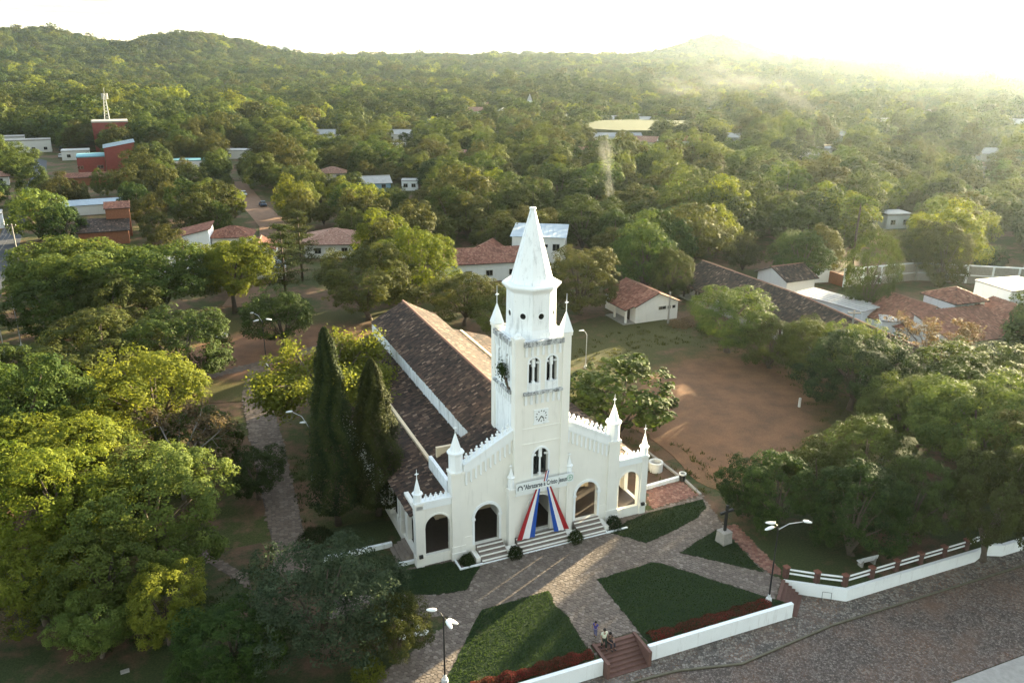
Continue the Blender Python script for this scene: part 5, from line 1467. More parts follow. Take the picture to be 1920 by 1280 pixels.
for sx, sy in ((-1, -1), (1, -1), (0, 1)):
    b = MB(); b.tube([(sx * 1.2, sy * 1.0, 0), (sx * 0.35, sy * 0.3, 11)], 0.12, 5); b.build('leg', M['steel'], am)
b = MB()
for k in range(9):
    f0 = 1 - k / 9 * 0.7; f1 = 1 - (k + 1) / 9 * 0.7; z0 = k * 1.22; z1 = z0 + 1.22
    b.bar((-1.2 * f0, -f0, z0), (1.2 * f1, -f1, z1), 0.07); b.bar((1.2 * f0, -f0, z0), (0, f1, z1), 0.07); b.bar((0, f0, z0), (-1.2 * f1, -f1, z1), 0.07)
b.build('bracing', M['steel'], am)
for k in range(5):
    a = k * 1.257; b = MB(); b.box(-0.22, 0.22, -0.12, 0.12, 9.2, 11.6); b.build('antenna_panel', M['tinwhite'], am, loc=(1.1 * math.cos(a), 1.1 * math.sin(a), 0), rz=a)
b = MB(); b.tube([(0, 0, 10.5), (0, 0, 14.0)], 0.05, 5); b.build('whip', M['steel'], am)
FARH = [
    # label, x, y, deg, w, d, h, roof, rise, wall, roofmat, tiled
    ('flat pale house just right of the asphalt street, far left', -176, 330, 26, 10, 8, 3.4, 'flat', 0.3, 'plaster', 'tinwhite', False),
    ('long cream building with open front beside the far street', -208, 352, 28, 18, 7, 5.0, 'flat', 0.4, 'plaster', 'concrete', False),
    ('pinkish hipped house left of the far street', -168, 262, 30, 9, 8, 3.0, 'hip', 1.6, 'plaster', 'tile_pink', True),
    ('white box house at the left edge below the pinkish one', -128, 194, 30, 7, 6, 3.4, 'flat', 0.25, 'white', 'tinwhite', False),
    ('cream shop row at the far left edge above the street', -232, 372, 28, 20, 8, 4.2, 'flat', 0.4, 'plaster', 'concrete', False),
    ('white house with turquoise panel right of the red brick block', -121, 306, 10, 14, 7, 3.0, 'flat', 0.25, 'white', 'cyan', False),
    ('long white flat house beyond the white and turquoise one', -113, 338, 4, 12, 7, 3.2, 'flat', 0.3, 'plaster', 'tinwhite', False),
    ('pale pink-roofed house at the top of the dirt road', -62, 279, 8, 9, 8, 2.8, 'hip', 1.6, 'plaster', 'tile_pink', True),
    ('white and blue gabled house left of the big yellow tree', -44, 257, 20, 9, 7, 2.8, 'gx', 1.6, 'blue', 'tinwhite', False),
    ('small white block right of the white and blue gabled house', -33, 259, 4, 5, 5, 3.0, 'flat', 0.25, 'white', 'tinwhite', False),
    ('long whitish hall left of the far houses, mid distance', -38, 520, 4, 30, 10, 4.5, 'flat', 0.3, 'white', 'tinwhite', False),
    ('white gabled house in the far cluster, nearest the hall', -30, 590, 14, 15, 10, 5.0, 'gx', 2.4, 'white', 'tile_pink', True),
    ('white roof left of the white chapel in the far cluster', -8, 600, -10, 14, 9, 4.5, 'gy', 2.2, 'white', 'tinwhite', False),
    ('pinkish roof behind the far cluster', -22, 660, 8, 16, 11, 5.0, 'hip', 2.4, 'plaster', 'tile_pink', True),
    ('red-roofed house beside the white chapel', 22, 640, 12, 14, 10, 4.5, 'hip', 2.4, 'plaster', 'tile_red', True),
    ('white hall right of the chapel', 38, 600, 0, 18, 9, 4.0, 'flat', 0.3, 'white', 'tinwhite', False),
    ('left wing of the long white school beside the playing field', 66, 556, -4, 22, 8, 4.5, 'gx', 1.8, 'white', 'tinwhite', False),
    ('right wing of the long white school beside the playing field', 92, 560, 8, 20, 8, 4.5, 'gx', 1.8, 'white', 'tinwhite', False),
    ('long pale shed at the near edge of the playing field', 52, 418, 6, 24, 7, 3.4, 'gx', 1.4, 'white', 'fibro', False),
    ('pinkish-roofed house in front of the playing field', 62, 392, -20, 12, 9, 3.4, 'gx', 2.0, 'plaster', 'tile_pink', True),
    ('white house right of the pinkish-roofed one by the playing field', 84, 398, 14, 11, 8, 3.4, 'hip', 1.8, 'white', 'tile_red', True),
    ('small pale house right of the playing field', 112, 420, 0, 10, 8, 3.2, 'gx', 1.6, 'plaster', 'tinwhite', False),
    ('white villa in the right-hand haze above the smoke', 150, 640, 6, 16, 10, 5, 'flat', 0.4, 'white', 'tinwhite', False),
    ('bright flat roof in the right-hand haze', 235, 520, 12, 18, 11, 4, 'flat', 0.3, 'white', 'tinwhite', False),
    ('white house in the right-hand haze near the edge', 290, 480, -6, 16, 10, 4, 'gx', 1.8, 'white', 'tinwhite', False),
    ('small light roof in the haze right of the smoke', 172, 440, 10, 12, 8, 3.4, 'gx', 1.6, 'white', 'fibro', False),
    ('pale roof low in the haze near the right edge', 205, 355, 8, 13, 8, 3.4, 'hip', 1.8, 'plaster', 'tinwhite', True),
    ('white box between trees below the right-hand haze', 168, 300, 15, 7, 6, 3.6, 'flat', 0.3, 'white', 'tinwhite', False),
    ('white house peeping over trees behind the panel wall', 97, 205, 10, 7, 6, 3.4, 'flat', 0.4, 'white', 'tinwhite', False),
    ('small pale house among trees left of the spire, far', -58, 430, 0, 14, 8, 3.6, 'gx', 1.8, 'plaster', 'tinwhite', False),
    ('grey-roofed house left of the big yellow tree, far', -95, 420, 6, 14, 8, 3.6, 'gx', 1.8, 'white', 'fibro', False),
]
for (lb, x, y, dg, w_, d_, h_, rf, ri, wm, rm, tl_) in FARH:
    nw = max(2, int(w_ / 4.5))
    house(lb, x, y, dg, w_, d_, h_, rf, ri, wm, rm, tiled=tl_, wins=[('f', -w_ / 2 + w_ * (i + 0.5) / nw, 1.1, 1.2, 1.1) for i in range(nw)], view=(1 if y > 430 else 20))
# little roofs scattered through the hazy valley
hr_ = random.Random(77)
spots = [(118, 330), (140, 365), (128, 470), (160, 520), (190, 470), (205, 540), (232, 430), (250, 610), (278, 560), (300, 640), (215, 690), (175, 720), (255, 720), (330, 590), (345, 700), (150, 590), (98, 640), (320, 450), (180, 395), (240, 360)]
for k, (x, y) in enumerate(spots):
    house('small pale-roofed house among the trees of the hazy valley on the right', x, y, hr_.uniform(-30, 40), hr_.uniform(8, 14), hr_.uniform(7, 9), 3.2, ('gx', 'flat', 'gy')[k % 3], (1.8, 0.3, 1.8)[k % 3], ('dullwall', 'plaster')[k % 2], ('tinwhite', 'fibro', 'tile_pink', 'tinwhite')[k % 4], tiled=(k % 4 == 2), group='small houses in the hazy valley', view=1, wins=[('f', -2, 1.1, 1.2, 1.1), ('f', 2, 1.1, 1.2, 1.1)])
spots2 = [(-20, 330), (-52, 372), (-84, 470), (-118, 520), (-150, 470), (-10, 450), (18, 520), (-60, 610), (-140, 640), (30, 345)]
for k, (x, y) in enumerate(spots2):
    house('small pale house half sunk in the wood left of the playing field', x, y, hr_.uniform(-30, 40), hr_.uniform(8, 13), hr_.uniform(7, 9), 3.2, ('gx', 'flat', 'gy')[k % 3], (1.8, 0.3, 1.8)[k % 3], ('dullwall', 'plaster')[k % 2], ('tile_pink', 'fibro', 'tile')[k % 3], tiled=(k % 3 != 1), group='small houses in the central wood', view=1, wins=[('f', -2, 1.1, 1.2, 1.1), ('f', 2, 1.1, 1.2, 1.1)])
# far white chapel
cp = empty('chapel', (12, 650, float(terr(12, 650)))); tag(cp, 'distant white chapel with a small pointed belfry among the far houses', 'chapel')
b = MB(); b.box(-4, 4, 0, 16, -1, 6); b.extrude_y([(-4, 6), (4, 6), (0, 9)], 0, 16); b.build('nave', M['white'], cp)
b = MB(); b.box(-2, 2, -3, 1, -1, 11); b.build('tower', M['white'], cp)
b = MB(); b.lathe([(2.9, 11), (0.1, 16)], 0, -1, 4, R(45)); b.build('spire', M['tinwhite'], cp)
b = MB(); b.box(-0.7, 0.7, -3.05, -3.0, 7.5, 9.6); b.build('window', M['glass'], cp)
EXCL_DISC.append((12, 655, 9)); EXCL_VIEW.append((12, 650, 6, 90))
# lookout ruin on the mound
lk = empty('lookout_tower', (636, 2612, float(terr(636, 2612)) + 5)); tag(lk, 'tiny dark lookout on top of the pointed hill on the horizon', 'tower')
b = MB(); b.box(-9, 9, -5, 5, -8, 7); b.build('base', M['concrete'], lk); b = MB(); b.box(-5, 2, -4, 4, 7, 13); b.build('turret', M['concrete'], lk)
# big far tree on the skyline comes with the wood

# ------------------------------------------------------------------ street furniture
def lamp(label, x, y, h, heads, base=True, z=0.0, dark=True, group='street lamps in the churchyard'):
    t = empty('street_lamp', (x, y, z)); tag(t, label, 'street lamp', group)
    pm = M['black'] if dark else M['steel']
    b = MB(); b.tube([(0, 0, 0), (0, 0, h * 0.5), (0, 0, h)], [0.075, 0.06, 0.045], 8); b.build('pole', pm, t)
    if base:
        b = MB(); b.lathe([(0.26, 0), (0.22, 0.28), (0.12, 0.32), (0.10, 0.62)], 0, 0, 10); b.build('base', M['rock'], t)
    for (az, ln, up) in heads:
        a = R(az); ex, ey = math.cos(a), math.sin(a)
        b = MB(); b.tube([(0, 0, h - 0.15), (ex * ln * .35, ey * ln * .35, h + up * .75), (ex * ln * .8, ey * ln * .8, h + up)], [0.04, 0.035, 0.03], 6); b.build('arm', M['steel'] if ln > 0.9 else pm, t)
        hd = MB(); hd.lathe([(0.02, -0.62), (0.14, -0.5), (0.22, -0.1), (0.20, 0.25), (0.10, 0.36)], 0, 0, 10)
        me = hd.mesh('lamp_head', True)
        o = link('lamp_head', me, M['lampwhite'], t, (ex * (ln * .8 + 0.3), ey * (ln * .8 + 0.3), h + up + 0.02))
        o.rotation_mode = 'QUATERNION'; o.rotation_quaternion = Vector((-ex, -ey, 0.25)).to_track_quat('Z', 'Y'); o.scale = (0.72, 0.5, 0.78)
    return t
lamp('black lamp post with three white heads beside the narrow red steps', 20.3, 52.9, 6.6, [(195, 0.5, 0.1), (150, 0.3, 0.25), (5, 2.3, 0.45)])
lamp('tall black lamp post with white heads in front of the lower left lawn', -4.35, 43.9, 5.4, [(160, 0.6, 0.25), (-60, 0.6, -0.05), (-20, 0.35, -0.25)])
lamp('curved lamp post standing by the dirt clearing path', -33.4, 102.3, 6.6, [(150, 1.8, 0.8), (20, 0.6, 0.1), (190, 0.5, 0.05)])
lamp('lamp post with a long curved arm close to the tall cypress', -19.8, 71.6, 5.8, [(165, 2.1, 1.3), (160, 0.4, 0.3)])
lamp('lamp post with round head between the tower and the dirt field', 10.1, 102.8, 4.9, [(150, 0.6, 0.4)], dark=False)
lamp('first of the pair of pale street lamps at the far left, the taller', -70.9, 109.4, 7.5, [(100, 0.5, 0.2)], dark=False)
lamp('lower lamp of the pair of pale street lamps at the far left', -71.6, 106.5, 6.2, [(160, 0.9, 0.2)], dark=False)
def pole(label, x, y, h, cross=True, z=0.0, m='concrete'):
    t = empty('utility_pole', (x, y, z)); tag(t, label, 'pole')
    b = MB(); b.tube([(0, 0, -0.2), (0, 0, h)], [0.17, 0.11], 8); b.build('post', M[m], t)
    if cross:
        b = MB(); b.bar((-0.9, 0, h - 0.35), (0.9, 0, h - 0.35), 0.12); b.build('crossarm', M['wood'], t)
        for k in (-0.8, 0, 0.8):
            b = MB(); b.lathe([(0.05, h - 0.29), (0.08, h - 0.2), (0.05, h - 0.1)], k, 0, 8); b.build('insulator', M['lampwhite'], t)
    return t
pole('pale concrete utility pole before the near block of the long house', 46.2, 104.0, 8.2)
pole('slim pale pole at the corner of the small white hut', 25.0, 122.9, 5.2, False)
pole('utility pole with wires above the asphalt street, far left', -98.3, 156.2, 8.5)
pole('utility pole near the two-level house by the street', -107, 190, 8.0)
pole('pale pole at the right edge beyond the panel wall', 99, 152, 9, False)
wr_ = empty('overhead_wires', (-98.3, 156.2, 8.2)); tag(wr_, 'slack overhead wires sweeping down from the street utility pole', 'wires')
for k in (-0.8, 0.0, 0.8):
    pts = []
    for i in range(9):
        u = i / 8; pts.append((k + 17 * u, -46 * u, 0.1 - 5.5 * 0.35 * 4 * u * (1 - u)))
    b = MB(); b.tube(pts, 0.022, 4); b.build('wire', M['dark'], wr_)

# post and rail fence on the right retaining wall
fp = [wl(14.9, 3.0), wl(16.8, 1.55), wl(18.6, 0.35), wl(21.4, 0.35), wl(24.1, 0.35), wl(26.8, 0.35), wl(29.5, 0.35), wl(32.2, 0.35), wl(34.9, 0.6)]
fe = empty('post_and_rail_fence', (fp[0][0], fp[0][1], 0)); tag(fe, 'brown post fence with two white rails above the right retaining wall', 'fence')
ox, oy = fp[0]
for (x, y) in fp:
    b = MB(); b.box(-0.19, 0.19, -0.19, 0.19, -0.05, 0.95); po = b.build('post', M['redpost'], fe, loc=(x - ox, y - oy, 0), rz=R(22))
    b = MB(); b.box(-0.23, 0.23, -0.23, 0.23, 0.95, 1.05); b.build('cap', M['redcap'], po)
for (p, q) in zip(fp, fp[1:]):
    for zz in (0.42, 0.78):
        b = MB(); b.bar((p[0] - ox, p[1] - oy, zz), (q[0] - ox, q[1] - oy, zz), 0.07, 0.13); b.build('rail', M['wallwhite'], fe)
# end pillars beside the steps
for (a, d_, lb) in ((-3.95, 1.6, 'left'), (0.25, 1.55, 'right')):
    pass

# cross on a concrete pedestal
cr_ = empty('wayside_cross', (18.75, 61.0, 0), R(30)); tag(cr_, 'black wooden cross on a white concrete pedestal in the triangular lawn', 'cross')
b = MB(); b.lathe([(0.78, 0), (0.72, 0.15), (0.66, 1.05), (0.70, 1.15), (0.5, 1.2)], 0, 0, 4, R(45)); b.build('pedestal', M['concrete'], cr_)
b = MB(); b.box(-0.11, 0.11, -0.09, 0.09, 1.18, 3.7); b.build('upright', M['black'], cr_)
b = MB(); b.box(-0.75, 0.75, -0.085, 0.085, 2.95, 3.17); b.build('crossbeam', M['black'], cr_)

# well ring, bin, bench, posts, small things
w_ = empty('well_ring', (14.9, 74.0, 0)); tag(w_, 'white concrete well ring with dark opening right of the church', 'well')
b = MB(); b.lathe([(0.72, 0), (0.74, 0.7), (0.76, 0.95), (0.74, 1.02), (0.55, 1.02), (0.52, 0.7), (0.5, 0.3)], 0, 0, 18, cap=False); b.build('ring', M['rock'], w_)
b = MB(); b.lathe([(0.52, 0.4), (0.51, 0.45)], 0, 0, 16); b.build('inside', M['glass'], w_)
bn_ = empty('litter_bin', (17.25, 71.9, 0)); tag(bn_, 'dark litter bin with pale rim at the end of the low white wall', 'bin')
b = MB(); b.lathe([(0.30, 0), (0.36, 0.75)], 0, 0, 12); b.build('bucket', M['dark'], bn_); b = MB(); b.lathe([(0.38, 0.72), (0.38, 0.86), (0.28, 0.87), (0.26, 0.7)], 0, 0, 12); b.build('rim', M['rock'], bn_)
def bench(label, x, y, deg):
    t = empty('bench', (x, y, 0), R(deg)); tag(t, label, 'bench', 'white concrete benches')
    b = MB(); b.box(-0.85, 0.85, -0.22, 0.22, 0.40, 0.48); b.build('seat', M['rock'], t)
    b = MB(); b.add([(-0.85, 0.24, 0.6), (0.85, 0.24, 0.6), (0.85, 0.30, 0.95), (-0.85, 0.30, 0.95), (-0.85, 0.30, 0.58), (0.85, 0.30, 0.58), (0.85, 0.36, 0.93), (-0.85, 0.36, 0.93)], [(0, 1, 2, 3), (7, 6, 5, 4), (3, 2, 6, 7), (1, 0, 4, 5), (0, 3, 7, 4), (2, 1, 5, 6)]); b.build('backrest', M['rock'], t)
    for s in (-0.65, 0.65):
        b = MB(); b.box(s - 0.08, s + 0.08, -0.18, 0.30, 0, 0.40); b.box(s - 0.06, s + 0.06, 0.24, 0.34, 0.4, 0.66); b.build('leg', M['concrete'], t)
bench('white bench under the dark trees behind the fence', 30.0, 57.9, 200)
bench('curved white bench half hidden under the trees in the lower left', -34.0, 55.0, 20)
b = MB(); b.lathe([(0.16, 0), (0.16, 1.15), (0.12, 1.2)], 0, 0, 10); tag(b.build('white_post', M['rock'], loc=(35.2, 90.4, 0)), 'short white post at the far edge of the dirt field', 'post')
mo = empty('plinth_monument', (-43.7, 114.6, 0)); tag(mo, 'small white pillar on a round base beside the forked trunk', 'monument')
b = MB(); b.lathe([(0.9, 0), (0.9, 0.25), (0.75, 0.3)], 0, 0, 14); b.build('base', M['rock'], mo); b = MB(); b.lathe([(0.16, 0.3), (0.13, 2.4), (0.17, 2.45), (0.05, 2.6)], 0, 0, 10); b.build('pillar', M['rock'], mo)
hoop = empty('metal_frame', (wl(17.1, 0.55)[0], wl(17.1, 0.55)[1], -1.14), R(-12)); tag(hoop, 'small dark metal frame leaning on the bend of the white wall', 'frame')
b = MB(); b.tube([(-0.35, -0.12, 0), (-0.35, -0.02, 0.75), (0.35, -0.02, 0.75), (0.35, -0.12, 0)], 0.025, 5); b.build('bar', M['dark'], hoop)

# whitewashed stones of the flower bed
rr_ = random.Random(4)
def blob(seed, r):
    q = random.Random(seed); b = MB(); n, m_ = 8, 5; prof = []
    vs = []; fs = []
    for i in range(m_ + 1):
        a = -math.pi / 2 + math.pi * i / m_
        for k in range(n):
            t = 2 * math.pi * k / n; rad = r * q.uniform(0.8, 1.15)
            vs.append((rad * math.cos(a) * math.cos(t), rad * math.cos(a) * math.sin(t), rad * 0.7 * math.sin(a) + r * 0.35))
    for i in range(m_):
        for k in range(n): fs.append((i * n + k, i * n + (k + 1) % n, (i + 1) * n + (k + 1) % n, (i + 1) * n + k))
    b.add(vs, fs); return b
for k, (x, y) in enumerate([(-8.2, 50.0), (-7.1, 49.6), (-6.8, 49.3), (-7.4, 48.4), (-6.9, 48.55), (-6.5, 48.6), (-6.2, 48.7), (-7.8, 48.2)]):
    tag(blob(k, rr_.uniform(0.18, 0.30)).build('stone', M['rock'], loc=(x, y, 0.04), rz=k, smooth=True), 'whitewashed stone edging the small flower bed by the lamp post', 'stone', 'whitewashed stones of the flower bed')
# scattered white litter on the shaded ground
for k, (x, y, s) in enumerate([(-26.4, 44.6, 0.28)]):
    b = MB(); b.box(-s, s, -s * 0.7, s * 0.7, 0, 0.05); tag(b.build('concrete_slab', M['concrete'], loc=(x, y, 0.02), rz=0.5), 'loose square concrete slab on the grass in the lower left', 'slab')

# shrubs
def shrub(label, x, y, r, h, lm, seed, n=1600, leaf=0.13, name='shrub', cat='shrub', group=None, flat=1.0, stem=True):
    g = np.random.default_rng(seed)
    t = empty(name, (x, y, 0.0)); tag(t, label, cat, group)
    d = unit(g.normal(0, 1, (n, 3))); d[:, 2] = np.abs(d[:, 2]) * 1.0 - 0.25
    bump = 1 + 0.16 * np.sin(d[:, 0] * 5 + seed) * np.cos(d[:, 1] * 6 + seed * 2) + g.normal(0, 0.07, n)
    rad = g.uniform(0.55, 1.0, n) ** 0.4 * bump
    P = d * rad[:, None] * np.array([r, r, h * 0.8]) + np.array([0, 0, h * 0.28]); P[:, 2] = np.maximum(P[:, 2], 0.04)
    me = leaves('foliage', g, P, d, g.normal(.45, .2, n), leaf); link('foliage', me, M[lm], t)
    if stem:
        b = MB()
        for k in range(4):
            a = k * 1.6; b.tube([(0, 0, -0.05), (r * .5 * math.cos(a), r * .5 * math.sin(a), h * 0.6)], [0.05, 0.02], 4)
        b.build('stem', M['trunk'], t)
    return t
def cw(s, y): 
    c, sn = math.cos(R(24)), math.sin(R(24)); return (2.38 + s * c - y * sn, 61.3 + s * sn + y * c)
for s, y, r, h, lb in ((-2.9, -1.75, 0.62, 1.15, 'clipped dark bush left of the central church steps'), (2.9, -1.72, 0.68, 1.25, 'clipped dark bush right of the central church steps'), (7.1, -1.15, 0.72, 1.35, 'dark bush at the right end of the church steps'), (-7.0, -1.05, 0.66, 0.9, 'low dark bush in the white kerbed planter left of the church steps')):
    x, y_ = cw(s, y); shrub(lb, x, y_, r, h, 'lf_shrub', int(s * 10) + 99, 2200, 0.11)
x, y_ = cw(-6.6, -0.5); shrub('small pale weed beside the left pier foot', x, y_, 0.28, 0.7, 'lf_silver', 4, 260, 0.12)
shrub('tall dark conical bush beside the flower bed', -8.4, 50.6, 0.8, 2.3, 'lf_shrub', 8, 2400, 0.13)
shrub('small golden-leaved bush between the white stones', -7.9, 48.9, 0.55, 0.9, 'lf_yellow', 9, 900, 0.13)
shrub('yellow-green bush at the bottom edge left of the lamp post', -9.6, 44.2, 1.2, 1.8, 'lf_yellow', 10, 2600, 0.15)
shrub('round dark bush at the left end of the dirt field hut', 30.0, 118.5, 1.6, 2.4, 'lf_mango', 12, 2200, 0.22)
shrub('low dark bush under the cypresses by the paved path', -17.0, 60.6, 1.5, 1.2, 'lf_shrub', 13, 2600, 0.14)
for k, (x, y, r, h) in enumerate([(29.0, 122.6, 2.2, 1.3), (26.5, 121.6, 1.7, 1.0), (31.4, 119.8, 1.8, 1.1)]):
    shrub('scraggly brown brush pile at the corner of the dirt field', x, y, r, h, 'lf_brown', 30 + k, 900, 0.25, name='brush_pile', cat='brush', group='brush piles at the field corner')
def hedge(label, p0, p1, w_, h, lm, seed, n, leaf=0.12):
    g = np.random.default_rng(seed); p0 = np.array(p0); p1 = np.array(p1); L_ = np.linalg.norm(p1 - p0)
    t = empty('flower_hedge', (p0[0], p0[1], 0), math.atan2(p1[1] - p0[1], p1[0] - p0[0])); tag(t, label, 'hedge')
    u = g.uniform(0, L_, n); a = g.uniform(0, math.pi, n); rad = np.sqrt(g.uniform(.5, 1, n)) * (1 + 0.25 * np.sin(u * 2.1) * np.sin(u * 0.7) + 0.15 * np.sin(u * 5))
    P = np.stack([u, np.cos(a) * rad * w_ / 2, np.sin(a) * rad * h + 0.03], 1); Nd = np.stack([np.zeros(n), np.cos(a), np.sin(a)], 1)
    tint = np.where(g.random(n) < 0.35 + 0.25 * np.sin(u * 1.3), g.normal(.85, .1, n), g.normal(.2, .12, n))
    link('foliage', leaves('foliage', g, P, Nd, tint, leaf), M[lm], t)
    b = MB()
    for k in range(int(L_ / 0.7)):
        b.tube([(k * 0.7 + 0.3, 0, -0.05), (k * 0.7 + 0.35, 0.1, h * 0.7)], [0.03, 0.015], 4)
    b.build('stems', M['trunk'], t)
hedge('low hedge with red flowers along the wall left of the wide steps', wl(-16, 0.75), wl(-4.2, 0.75), 0.9, 0.55, 'lf_flower', 3, 9000)
hedge('sparse dark red hedge along the wall of the right-hand lawn', wl(0.6, 0.8), wl(11.5, 0.8), 1.0, 0.30, 'lf_flower', 4, 5000)

# grass blades on the lawns
g = np.random.default_rng(21)
def grass(poly, n, h, lm, seed):
    g = np.random.default_rng(seed)
    xs = [p[0] for p in poly]; ys_ = [p[1] for p in poly]
    X_ = g.uniform(min(xs), max(xs), n * 3); Y_ = g.uniform(min(ys_), max(ys_), n * 3)
    k = np.array([inpoly(a, b_, poly) for a, b_ in zip(X_, Y_)]); X_ = X_[k][:n]; Y_ = Y_[k][:n]; m_ = len(X_)
    hh = h * g.uniform(0.5, 1.4, m_); a = g.uniform(0, 6.28, m_); w_ = 0.035
    lx = g.normal(0, 0.05, m_); ly = g.normal(0, 0.05, m_)
    base = np.stack([X_, Y_, np.full(m_, 0.05)], 1)
    dx_ = np.stack([np.cos(a) * w_, np.sin(a) * w_, np.zeros(m_)], 1)
    V = np.stack([base - dx_, base + dx_, base + np.stack([lx, ly, hh], 1)], 1).reshape(-1, 3)
    return np_mesh('grass', V, np.arange(3 * m_).reshape(m_, 3), np.clip(g.normal(.5, .2, m_), 0, 1))
M['lf_grass'] = leaf_mat('grass_blades', (0.022, 0.042, 0.014), (0.055, 0.085, 0.026), warm_amt=0.0)
where = ['beside the left church pier', 'left of the wide red steps', 'right of the wide red steps', 'below the right church wing', 'around the black cross']
for k, (pl, n_) in enumerate(zip(LAWNS, (2500, 9000, 9000, 4000, 2200))):
    tag(link('grass', grass(pl, n_, 0.09, 'lf_grass', 40 + k), M['lf_grass']), 'short dark green grass of the lawn ' + where[k], 'grass', kind='stuff')

# weeds and stones on the bare yard
def tufts(cx_, cy_, rx, ry, n, seed, h):
    g = np.random.default_rng(seed); a = g.uniform(0, 6.28, n); q = g.uniform(0.72, 1.12, n)
    cxs = cx_ + np.cos(a) * rx * q; cys = cy_ + np.sin(a) * ry * q; k = 14
    ok_ = np.array([((a_ - WO[0]) * WN[0] + (b2 - WO[1]) * WN[1]) > 0.8 and not any(inpoly(a_, b2, pl) for pl in [PLAZA, BRP, BRT] + PATHS) for a_, b2 in zip(cxs, cys)]); cxs = cxs[ok_]; cys = cys[ok_]; n = len(cxs)
    X_ = np.repeat(cxs, k) + g.normal(0, 0.22, n * k); Y_ = np.repeat(cys, k) + g.normal(0, 0.22, n * k); m_ = n * k
    hh = h * g.uniform(0.4, 1.3, m_); an = g.uniform(0, 6.28, m_); b_ = np.stack([X_, Y_, np.full(m_, 0.03)], 1)
    dx_ = np.stack([np.cos(an) * 0.05, np.sin(an) * 0.05, np.zeros(m_)], 1)
    V = np.stack([b_ - dx_, b_ + dx_, b_ + np.stack([g.normal(0, .1, m_), g.normal(0, .1, m_), hh], 1)], 1).reshape(-1, 3)
    return np_mesh('weeds', V, np.arange(3 * m_).reshape(m_, 3), np.clip(g.normal(.5, .2, m_), 0, 1))
tag(link('weeds', tufts(24.5, 95, 17, 24, 420, 61, 0.32), M['lf_olive']), 'dry weeds and grass tufts around the dirt field', 'weeds', kind='stuff')
tag(link('weeds', tufts(-27, 62, 9, 14, 380, 62, 0.25), M['lf_shrub']), 'dark weeds on the shaded ground along the left paths', 'weeds', kind='stuff')

# cars
def car(label, x, y, deg, m, z=0.02, s=1.0):
    t = empty('parked_car', (x, y, z), R(deg)); t.scale = (s, s, s); tag(t, label, 'car')
    sec = [(-2.1, 0.45, 0.75), (-1.95, 0.35, 0.9), (-1.0, 0.32, 0.95), (0.9, 0.32, 0.95), (1.8, 0.35, 0.85), (2.1, 0.45, 0.65)]
    vs = []; fs = []
    for (xx, z0, z1) in sec:
        for (yy_, zz) in ((-0.8, z0), (0.8, z0), (0.86, (z0 + z1) / 2), (0.74, z1), (-0.74, z1), (-0.86, (z0 + z1) / 2)): vs.append((xx, yy_, zz))
    for i in range(len(sec) - 1):
        for k in range(6): fs.append((i * 6 + k, i * 6 + (k + 1) % 6, (i + 1) * 6 + (k + 1) % 6, (i + 1) * 6 + k))
    fs += [tuple(range(5, -1, -1)), tuple((len(sec) - 1) * 6 + k for k in range(6))]
    b = MB(); b.add(vs, fs); b.build('body', m, t)
    b = MB(); c0 = [(-1.6, 0.9), (-1.1, 1.42), (0.35, 1.45), (1.05, 0.93)]
    vs = [(a, -0.72, c) for a, c in c0] + [(a, 0.72, c) for a, c in c0]
    for i in (1, 2, 5, 6): vs[i] = (vs[i][0], vs[i][1] * 0.84, vs[i][2])
    b.add(vs, [(0, 1, 2, 3), (7, 6, 5, 4), (1, 0, 4, 5), (3, 2, 6, 7)]); b.build('windows', M['glass'], t)
    b = MB(); b.box(-1.1, 0.35, -0.58, 0.58, 1.425, 1.475); b.build('roof', m, t)
    for xx in (-1.3, 1.3):
        for yy_ in (-0.78, 0.78):
            b = MB(); b.lathe([(0.31, -0.1), (0.31, 0.1)], 0, 0, 12); w_ = b.build('wheel', M['black'], t, loc=(xx, yy_, 0.31)); w_.rotation_euler = (R(90), 0, 0)
M['carw'] = plain('white_car_paint', (0.7, 0.71, 0.72), 0.3, 0.08, 1, spec=0.5)
M['card'] = plain('dark_blue_car_paint', (0.04, 0.06, 0.10), 0.3, 0.15, 1, spec=0.5)
M['cars'] = plain('silver_car_paint', (0.36, 0.38, 0.40), 0.3, 0.1, 1, spec=0.5)
car('dark blue car parked on the dirt road', -70.5, 226.5, 115, M['card'])
car('white car at the roadside above the dirt road', -81.5, 244, 115, M['carw'])
for k, (x, y, c_, lb) in enumerate([(-204, 360, 'cars', 'silver car parked on the far left street, nearest the mast'), (-213, 372, 'carw', 'white car parked on the far left street behind the silver one'), (-196, 356, 'card', 'dark car on the far left street beside the cream building'), (-176, 302, 'card', 'dark car driving on the asphalt street below the brick block'), (-184, 333, 'carw', 'white car at the kerb left of the red brick hall')]):
    car(lb, x, y, 118, M[c_], 0.05 + float(terr(x, y)) + 0.02)
EXCL_VIEW += [(-71, 226, 4, 22), (-82, 244, 4, 16), (-190, 345, 14, 60), (-165, 300, 6, 40), (-103, 170, 6, 30)]

